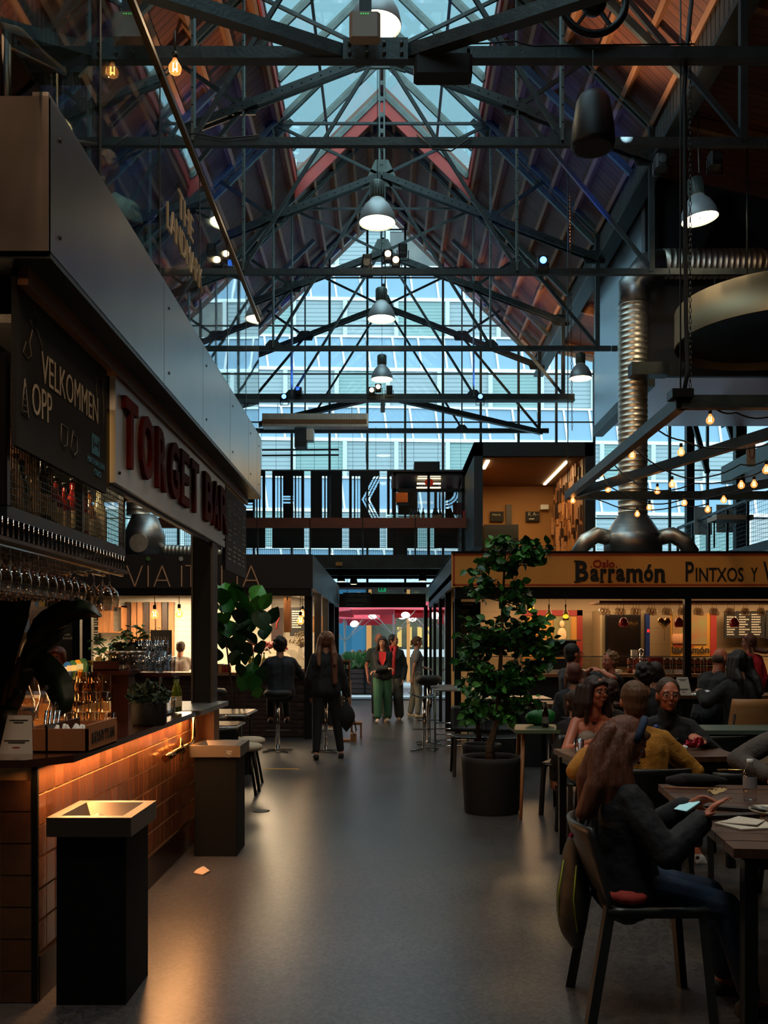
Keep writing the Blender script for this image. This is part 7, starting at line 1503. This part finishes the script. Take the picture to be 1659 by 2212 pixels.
tw = thing('tap_tower', 'beer tap rail with round coloured badges behind the bar', 'beer tap', P(160, 1475, 6.1)); MB().path([P(150, 1470, 6.1), P(190, 1462, 6.1)], .03, 8).tube(P(165, 1475, 6.1), (P(165, 0, 6.1).x, 6.1, 1.18), .03).build('rail', M_black, tw)
for i, (px, py, c1_, c2_) in enumerate(((144, 1450, '2a6ac0', 'd8e0e8'), (156, 1447, '2c6a44', 'd8d0a8'), (166, 1446, 'c89a2c', 'e8d8a0'), (177, 1443, '2c5a3a', 'c8d8b8'))):
    c = P(px, py, 6.05-.03*i); b_ = MB().tube(c, c+V((.012, .012, 0)), .062, n=20).build('badge', mat('badge_'+c1_, c1_, .4), tw); MB().box(c+V((-.03, -.012, -.008)), c+V((.03, -.004, .028))).build('badge_band', mat('band_'+c2_, c2_, .5), b_); MB().tube(c+V((0, .01, -.06)), c+V((0, .02, -.12)), .01).build('tap_handle', M_black, b_)
sh_ = thing('bar_shelf', 'dark red wooden glass stand with shelf in the middle of the bar', 'shelf', P(250, 1500, 5.6)); a, b = P(212, 1548, 5.6), P(290, 1438, 5.6)
MB().box((a.x, 5.5, 1.32), (b.x, 5.75, 1.345)).build('shelf_board', mat('mahogany', '3c1612', .4), sh_); MB().box((a.x, 5.5, 1.345), (a.x+.15, 5.52, 1.40)).box((a.x, 5.5, 1.345), (a.x+.15, 5.75, 1.352)).build('crate_front', MC['mahogany'], sh_); MB().box((P(245,0,5.6).x, 5.55, 1.03), (P(282,0,5.6).x, 5.7, 1.32)).build('pedestal', MC['mahogany'], sh_)
MB().box((P(290,0,5.8).x, 5.75, 1.3), (P(375,0,5.8).x, 5.95, 1.32)).build('shelf_board', MC['mahogany'], sh_)
mj = local('mason_jar', 'x', 'jar', 'glass jars and tumblers on the bar stand'); MB().lathe([(.04, 0), (.044, .01), (.044, .08), (.036, .095)], (0,0,0), 14).build('jar_body', M_clear, mj); MB().lathe([(.038, .095), (.038, .115), (0, .115)], (0,0,0), 14).build('lid', M_brush, mj)
MJ2 = Many(mj)
for i in range(6): MJ2((P(240+i*11, 0, 5.6).x, 5.6+.05*(i % 2), 1.345), 0, 'lidded glass jar in the row on the dark red bar stand')
for i in range(9): TB((P(298+i*7.5, 0, 5.8).x, 5.8+.06*(i % 3), 1.32+(.0)), 0, 'stacked clear tumbler on the right of the dark red bar stand', 1.0+.35*(i % 2))
for i in range(6): TB((P(300+i*9, 0, 5.8).x, 5.84+.04*(i % 2), 1.425), 0, 'stacked clear tumbler on the right of the dark red bar stand', 1.0)
t = thing('chalk_sign', 'small black chalk sign reading VANN above water on the bar stand', 'sign', P(348, 1440, 6.1)); a, b = P(325, 1450, 6.1), P(369, 1361, 6.1); MB().box((a.x, 6.1, a.z), (b.x, 6.13, b.z)).build('board', M_matte, t); m = MB(); text(m, 'VANN', P(332, 1391, 6.095), (1,0,0), (0,0,1), width=.095, height=.05, ext=.001, off=-.01); text(m, 'ER', P(351, 1419, 6.095), (1,0,0), (0,0,1), width=.04, height=.035, ext=.001, off=-.01); m.path([P(332, 1397, 6.095), P(348, 1395, 6.095), P(366, 1398, 6.095)], .002, 4); m.build('lettering', M_chalkd, t)
MB().tube(P(347, 1450, 6.12), (P(347, 0, 6.12).x, 6.12, 1.03), .012).build('post', M_black, t)
for px, D, x_, lb in ((378, 6.3, 1.04, 'upright clear syrup bottle with chrome collar at the bar end'), (384, 6.35, 1.04, 'clear bottle next to the syrup bottle at the bar end')): wb((P(px, 0, D).x, D, x_), 0, lb, .75)
tag(MB().cbox((-1.85, 6.05, 1.036), (-1.45, 6.4, 1.043), .03).build('bar_mat', M_matte), 'ribbed black bar mat below the tall tumblers', 'mat')
tag(MB().box((-1.72, 4.75, 1.033), (-1.52, 4.85, 1.038)).build('paper_slip', M_white), 'white paper slip on the bar beside the plant pot', 'paper')
# ================================================ plants
def leafmesh(L, W, m, name='leaf', cup=.15, nu=6, nv=2, fiddle=False):
    def f(u, v):
        w = W*sin(pi*min(1, u**.8))*(1.0 if not fiddle else .75+.45*u); return V(((v-.5)*w, L*u, cup*L*(-.6*u*u+ .5*abs(v-.5)*2*sin(pi*u))))
    o = MB().grid(f, nu, nv).build(name, m, org=(0,0,0)); me = o.data; bpy.data.objects.remove(o); return me
def putleaf(me, root, pos, yaw, pitch, roll=0, s=1.0):
    o = bpy.data.objects.new('leaf', me); COL.objects.link(o); o.parent = root; o.location = pos; o.rotation_euler = (pitch, roll, yaw); o.scale = (s, s, s); return o
def planter(name_root, c, r0, r1, h):
    MB().lathe([(r0*.96, 0), (r0, .02), (r1, h-.05), (r1+.008, h), (r1-.02, h), (r1-.03, h-.04)], c, 36, cap=False).lathe([(0, 0), (r0*.96, 0)], c, 36, cap=False).build('pot', mat('planter_black', '131416', .75, var=(20, .2)), name_root)
    MB().lathe([(0, h-.05), (r1-.028, h-.05)], c, 24, cap=False).build('soil', M_soil, name_root)
M_bark = mat('bark', '4a3a2c', .85, bump=(40, .6)); R.seed(17)
LF = [leafmesh(.105, .066, M_leaf), leafmesh(.09, .058, mat('leaf_light', '4c8c3a', .4, var=(14, .3), spec=.4)), leafmesh(.10, .062, mat('leaf_deep', '1c4a24', .4, var=(14, .3), spec=.4))]
def ficus(label, cx, D, trunk, zones, n, pot):
    t = thing('potted_ficus', label, 'potted tree', (cx, D, 0)); o = ORG[t.name]; planter(t, o, *pot)
    tr = MB(); tr.path([P(x, y, D) for x, y, _ in trunk], [r for _, _, r in trunk], 8); tr.build('trunk', M_bark, t)
    st = MB(); cnt = 0; tips = []
    tp = [P(x, y, D) for x, y, _ in trunk]
    for k in range(n):
        zx, zy, rx, ry, rd = R.choice(zones); a = R.uniform(0, 6.28); q = sqrt(R.random())
        tip = P(zx+rx*q*cos(a), zy+ry*q*sin(a), D); tip.y += rd*jit(1)
        b = min(tp[1:], key=lambda p: (p-tip).length+max(0, p.z-tip.z)*1.5); mid = b.lerp(tip, .55)+V((jit(.04), jit(.04), jit(.05)))
        st.path([b, mid, tip], [.006, .004, .002], 4); d = (tip-mid).normalized()
        for j in range(9):
            f = j/8; pos = mid.lerp(tip, f)+V((jit(.012), jit(.012), jit(.012))); yaw = R.uniform(0, 6.28)
            tips.append((pos, yaw, R.uniform(-1.4, .9), jit(1.3), R.uniform(.65, 1.15)))
    st.build('twigs', M_bark, t)
    R.shuffle(tips); nl = min(290, len(tips))
    for pos, yaw, pi_, ro, s_ in tips[:nl]: putleaf(R.choice(LF), t, pos-o, yaw, pi_, ro, s_)
    big = MB(); 
    for pos, yaw, pi_, ro, s_ in tips[nl:]:
        me = R.choice(LF); M4 = Matrix.Translation(pos) @ Matrix.Rotation(yaw, 4, 'Z') @ Matrix.Rotation(ro, 4, 'Y') @ Matrix.Rotation(pi_, 4, 'X')
        big.add([M4 @ (v.co*s_) for v in me.vertices], [list(p.vertices) for p in me.polygons], LF.index(me), True)
    if big.v: tag(big.build('small_leaves', [m_.materials[0] for m_ in LF], t), kind='stuff')
    return t
ficus('tall leafy ficus in the large round black planter in the aisle', P(1062, 0, 8.3).x, 8.3, [(1060, 1645, .05), (1058, 1610, .035), (1074, 1560, .026), (1078, 1480, .02), (1083, 1400, .017), (1086, 1300, .013), (1090, 1220, .009), (1095, 1165, .005)],
      [(1085, 1200, 48, 42, .18), (1030, 1250, 26, 40, .15), (1110, 1290, 55, 50, .22), (1160, 1370, 45, 45, .22), (1030, 1370, 45, 55, .22), (1075, 1390, 70, 70, .25), (1020, 1450, 40, 60, .2), (1130, 1470, 50, 50, .2), (1160, 1190, 35, 22, .1), (1075, 1500, 70, 45, .2), (1185, 1400, 25, 30, .15)], 215, (.245, .27, .5))
ficus('smaller ficus in a black pot just behind the large planter', P(1040, 0, 9.7).x, 9.7, [(1035, 1600, .03), (1032, 1560, .022), (1040, 1500, .016), (1035, 1440, .01), (1030, 1400, .006)], [(1025, 1470, 35, 50, .2), (1045, 1500, 40, 30, .2), (1010, 1540, 20, 20, .1)], 26, (.17, .2, .46))
# fiddle leaf fig on the left
fg = thing('fiddle_leaf_fig', 'fiddle leaf fig with big round green leaves between the column and the sitting person', 'potted tree', (*at(515, 10.8), 0)); D = 10.8; o = ORG[fg.name]
planter(fg, o, .17, .2, .4)
ML = [leafmesh(.34, .27, mat('fig_leaf', '2a6e2a', .45, var=(5, .3), bump=(14, .3), spec=.4), cup=.25, nu=8, nv=6, fiddle=True), leafmesh(.3, .24, mat('fig_leaf_bright', '4a9632', .45, var=(5, .3), bump=(14, .3), spec=.4), cup=.25, nu=8, nv=6, fiddle=True), leafmesh(.32, .26, mat('fig_leaf_dark', '163c1a', .45, var=(5, .3), bump=(14, .3), spec=.4), cup=.25, nu=8, nv=6, fiddle=True)]
for k, tr in enumerate(([(505, 1570), (500, 1480), (490, 1400), (478, 1320), (470, 1270)], [(515, 1570), (520, 1470), (515, 1380), (530, 1310), (540, 1280)], [(522, 1570), (530, 1500), (540, 1450)], [(510, 1570), (506, 1500), (515, 1430)])): MB().path([P(x, y, D+.06*k) for x, y in tr], [.014, .012, .01, .008, .006][:len(tr)], 6).build('stem', M_bark, fg)
R.seed(23)
for (x, y, s_, c_) in ((468, 1265, 1, 1), (480, 1290, 1, 0), (462, 1310, .9, 0), (500, 1310, 1, 0), (545, 1285, 1.1, 1), (555, 1310, 1, 1), (530, 1300, .9, 0), (515, 1330, 1, 2), (475, 1345, 1, 2), (495, 1360, 1, 0), (540, 1345, 1.05, 2), (572, 1345, 1.1, 2), (525, 1375, 1, 2), (555, 1375, 1, 2), (480, 1385, 1, 2), (505, 1395, .9, 2), (545, 1400, 1, 2), (470, 1410, .8, 2), (565, 1395, .8, 2), (500, 1420, .8, 2), (540, 1455, .9, 0), (522, 1445, .7, 2), (560, 1460, .9, 2), (520, 1475, .9, 0), (548, 1478, .9, 0), (558, 1490, .7, 1), (565, 1300, .9, 1), (510, 1285, .9, 0), (490, 1270, .8, 1), (530, 1420, .8, 2), (455, 1380, .8, 2), (570, 1365, .9, 2), (460, 1345, .9, 0), (545, 1320, 1, 0), (523, 1270, .7, 2), (585, 1330, .8, 2), (530, 1355, .9, 0), (510, 1345, .9, 2), (490, 1330, .9, 1), (560, 1420, .6, 2)):
    p = P(x, y, D+jit(.12)); a = R.uniform(-.9, .9)+(pi if R.random() < .5 else 0); putleaf(ML[c_], fg, p-o-V((0, 0, .1)), a, R.uniform(.7, 1.5), jit(.5), s_*.88)
# big dark banana-like plant at the left, close to the camera
bp2 = thing('banana_plant', 'large dark broad leaved plant standing on the bar at the left edge', 'potted plant', (P(40, 0, 4.55).x, 4.55, 1.032)); D = 4.5; o = ORG[bp2.name]
MB().lathe([(.09, 0), (.12, .02), (.13, .15), (.12, .15)], o+V((-.08, .05, 0)), 20).build('pot', M_black, bp2)
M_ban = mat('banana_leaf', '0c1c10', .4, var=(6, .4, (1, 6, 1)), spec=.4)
def blade(pts, wid, mb=None):      # leaf along a pixel path with widths in px
    mb = mb or MB(); c = [P(x, y, D+dd) for x, y, dd in pts]; n = len(c)
    def f(u, v):
        k = min(n-2, int(u*(n-1))); t_ = u*(n-1)-k; p = c[k].lerp(c[k+1], t_); d = (c[k+1]-c[k]).normalized(); q = d.cross(V((0, 1, 0))).normalized()
        w = wid[k]*(1-t_)+wid[k+1]*t_; return p+q*((v-.5)*w/F*D)+V((0, .03*abs(2*v-1)+.004*sin(u*60)*abs(2*v-1), 0))
    mb.grid(f, 24, 6); return mb
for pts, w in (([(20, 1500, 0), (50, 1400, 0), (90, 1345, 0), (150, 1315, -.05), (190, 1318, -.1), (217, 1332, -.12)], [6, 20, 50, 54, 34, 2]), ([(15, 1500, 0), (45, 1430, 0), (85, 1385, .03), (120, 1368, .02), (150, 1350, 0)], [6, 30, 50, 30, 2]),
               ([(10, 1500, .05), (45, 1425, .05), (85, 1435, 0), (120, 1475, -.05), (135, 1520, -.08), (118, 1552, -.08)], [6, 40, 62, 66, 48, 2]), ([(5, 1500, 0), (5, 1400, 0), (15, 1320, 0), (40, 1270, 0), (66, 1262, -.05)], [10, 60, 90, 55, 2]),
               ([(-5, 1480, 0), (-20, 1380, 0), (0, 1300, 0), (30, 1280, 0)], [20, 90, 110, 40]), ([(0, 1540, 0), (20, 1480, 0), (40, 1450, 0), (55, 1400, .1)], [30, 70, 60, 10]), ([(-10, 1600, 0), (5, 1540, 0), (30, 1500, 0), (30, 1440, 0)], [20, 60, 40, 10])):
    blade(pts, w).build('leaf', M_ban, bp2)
for x, y in ((20, 1500), (5, 1520), (30, 1480)): MB().path([o+V((-.08, .05, .14)), P(x, y, D), P(x+15, y-60, D)], .012, 6).build('stalk', M_bark, bp2)
# herb pot on the bar
hp_ = thing('herb_pot', 'dark bushy herb in a black pot on the bar counter', 'potted plant', (P(322, 0, 5.35).x, 5.35, 1.032)); o = ORG[hp_.name]
MB().lathe([(.09, 0), (.1, .02), (.1, .13), (.095, .14)], o, 24).build('pot', M_matte, hp_); f = MB(); R.seed(41)
for i in range(420):
    a = R.uniform(0, 6.28); r_ = R.uniform(0, .13); z = .13+R.uniform(0, .14)*(1-.4*r_/.13); q = o+V((r_*cos(a), r_*sin(a), z)); u = V((jit(1), jit(1), jit(1))).normalized()*.02; w = V((jit(1), jit(1), jit(.4))).normalized()*.012; f.add([q-u, q+w, q+u, q-w], [(0, 1, 2, 3)])
tag(f.build('foliage', mat('herb_green', '1a3014', .6), hp_), kind='stuff')
# kitchen greenery and dark garland
for (px, py, D, n, sp, c_, lb, nm) in ((246, 1400, 12.5, 90, .3, '5a7a34', 'bright green leafy plant in the kitchen window', 'kitchen_plant'), (300, 1370, 13.5, 50, .25, '6a7a3a', 'pale green plant beside the kitchen boards', 'kitchen_plant'), (300, 1415, 6.6, 120, .17, '10180e', 'dark trailing garland above the bar stand', 'garland'), (228, 1440, 6.8, 40, .09, '8a7a40', 'small plant with yellow tips beside the bar jars', 'small_plant')):
    t = thing(nm, lb, 'potted plant' if nm != 'garland' else 'garland', P(px, py+35, D)); o = P(px, py, D); R.seed(px); MB().lathe([(.06, 0), (.08, .12), (.075, .12)], ORG[t.name], 14).build('pot', M_darkwood, t); me = leafmesh(.12 if D > 10 else .07, .05, mat('leaf_'+c_, c_, .45, var=(9, .3)))
    for i in range(n): q = o+V((jit(sp), jit(sp*.4), jit(sp*.45))); putleaf(me, t, q-ORG[t.name], R.uniform(0, 6.3), jit(1), jit(1), R.uniform(.7, 1.3))
    s = MB(); 
    for i in range(8): s.path([ORG[t.name]+V((0, 0, .08)), o+V((jit(sp), jit(.05), jit(sp*.4)))], .005, 4)
    s.build('stems', M_bark, t)
# ================================================ outside the door
pb_ = thing('planter_box', 'brown boarded planter box with pale grasses outside the door', 'planter', (*at(790, 28), 0)); x0, x1 = P(748, 0, 28).x, P(852, 0, 28).x
for i in range(5): MB().box((x0, 28, .02+i*.15), (x1, 28.04, .15+i*.15)).build('board', mat('planter_board', '5a4440', .7, var=(3, .2, (1, 1, 8))), pb_)
MB().box((x0, 28.04, 0), (x1, 28.6, .72)).build('body', M_darkwood, pb_); MB().box((P(788,0,28).x-.03, 27.96, 0), (P(788,0,28).x+.03, 28, .8)).build('post', M_black, pb_)
g = MB(); R.seed(51)
for i in range(700):
    x = R.uniform(x0+.05, x1-.4); y = 28.1+R.random()*.4; h = R.uniform(.3, .75); dx = jit(.3); g.add([(x-.008, y, .7), (x+.008, y, .7), (x+dx*.5, y-.05, .7+h*.8), (x+dx, y-.12, .7+h*.75)], [(0, 1, 2), (1, 3, 2)], 0 if i % 3 else 1)
tag(g.build('grass', [mat('grass_green', '5a8a4a', .7), mat('grass_pale', 'b8ac90', .8)], pb_), kind='stuff')
def parasol(label, px, D, r, ztop, zr, col):
    c = V((*at(px, D), 0)); t = thing('parasol', label, 'parasol', c); m_ = mat('parasol_'+col, col, .7); 
    for i in range(8):
        a0, a1 = i*pi/4, (i+1)*pi/4; MB().poly([c+V((0, 0, ztop)), c+V((r*cos(a0), r*sin(a0), zr)), c+V((r*cos(a1), r*sin(a1), zr))], (0, 0, .012)).build('canopy_panel', m_, t); MB().box((c.x+r*cos(a0)*.7-.01, c.y+r*sin(a0)*.7-.01, zr-.18), (c.x+r*cos(a0)*.7+.01, c.y+r*sin(a0)*.7+.01, zr-.16)).tube(c+V((0, 0, zr-.75)), c+V((r*cos(a0)*.62, r*sin(a0)*.62, zr+.2)), .013).build('rib', M_white, t)
        if i % 2: MB().bar(c+V((r*cos(a0), r*sin(a0), zr-.06)), c+V((r*cos(a1), r*sin(a1), zr-.06)), .01, .16).build('valance', m_, t)
    MB().tube(c, c+V((0, 0, ztop)), .035).build('pole', M_white, t); MB().lathe([(.3, 0), (.3, .08), (.05, .1)], c, 20).build('foot', M_steel, t)
    for a in (2.6, 5.2, 1.2): q = c+V((cos(a)*.8, sin(a)*.8, zr-.12)); MB().ball(q, (.14, .1, .1), 10).build('lamp_globe', emi('globe_white', 'fff4e4', 2.4), t)
parasol('red parasol outside the door, nearer and larger', 850, 30, 1.9, 3.05, 2.55, 'e03848'); parasol('red parasol outside the door, farther left', 745, 33, 1.8, 2.9, 2.35, 'c8283c'); parasol('red parasol outside the door, at the right', 935, 31.5, 1.8, 3.0, 2.5, 'd83040')
sf = thing('shop_front', 'blue wall and glazed shop front with orange posts opposite the door', 'shop front', (*at(830, 37), 0)); D = 37
MB().box((P(640,0,D).x, D, 0), (P(792,0,D).x, D+.2, 3.9)).build('blue_wall', mat('teal_blue_wall', '2a6a8a', .7, var=(1, .1)), sf); MB().box((P(792,0,D).x, D+.3, 0), (P(1040,0,D).x, D+.4, 3.9)).build('window_band', mat('shop_window', '7c7a58', .4, var=(1.2, .6), col2='2a3a44'), sf)
for px, w in ((797, 11), (882, 7), (960, 7)): MB().box((P(px-w/2,0,D).x, D-.05, 0), (P(px+w/2,0,D).x, D+.05, 3.9)).build('orange_post', mat('orange_post', 'e0904a', .6), sf)
MB().box((P(800,0,D).x, D-.02, 1.0), (P(1040,0,D).x, D, 1.3)).build('pale_sill', M_frame, sf); MB().box((P(640,0,D).x, D-.1, 3.8), (P(1040,0,D).x, D+.4, 4.1)).build('fascia_band', M_frame, sf)
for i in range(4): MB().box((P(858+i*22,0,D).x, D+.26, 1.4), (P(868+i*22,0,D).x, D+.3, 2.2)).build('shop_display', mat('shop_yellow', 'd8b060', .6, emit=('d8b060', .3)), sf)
for (x, lb) in ((-1.9, 'white outdoor cafe table behind the planter'), (1.6, 'white outdoor cafe table at the right of the door')):
    t = thing('outdoor_table', lb, 'table', (x, 31.5, 0)); MB().lathe([(0, .72), (.4, .72), (.4, .75), (0, .75)], (x, 31.5, 0), 20).build('table_top', M_white, t); MB().tube((x, 31.5, 0), (x, 31.5, .72), .03).build('column', M_white, t)
tag(MB().box((-6, 25.6, -.02), (6, 26.4, .04)).build('kerb', mat('kerb_pale', 'c8ccd0', .7)), 'pale kerb strip outside the threshold', 'kerb')['kind'] = 'structure'
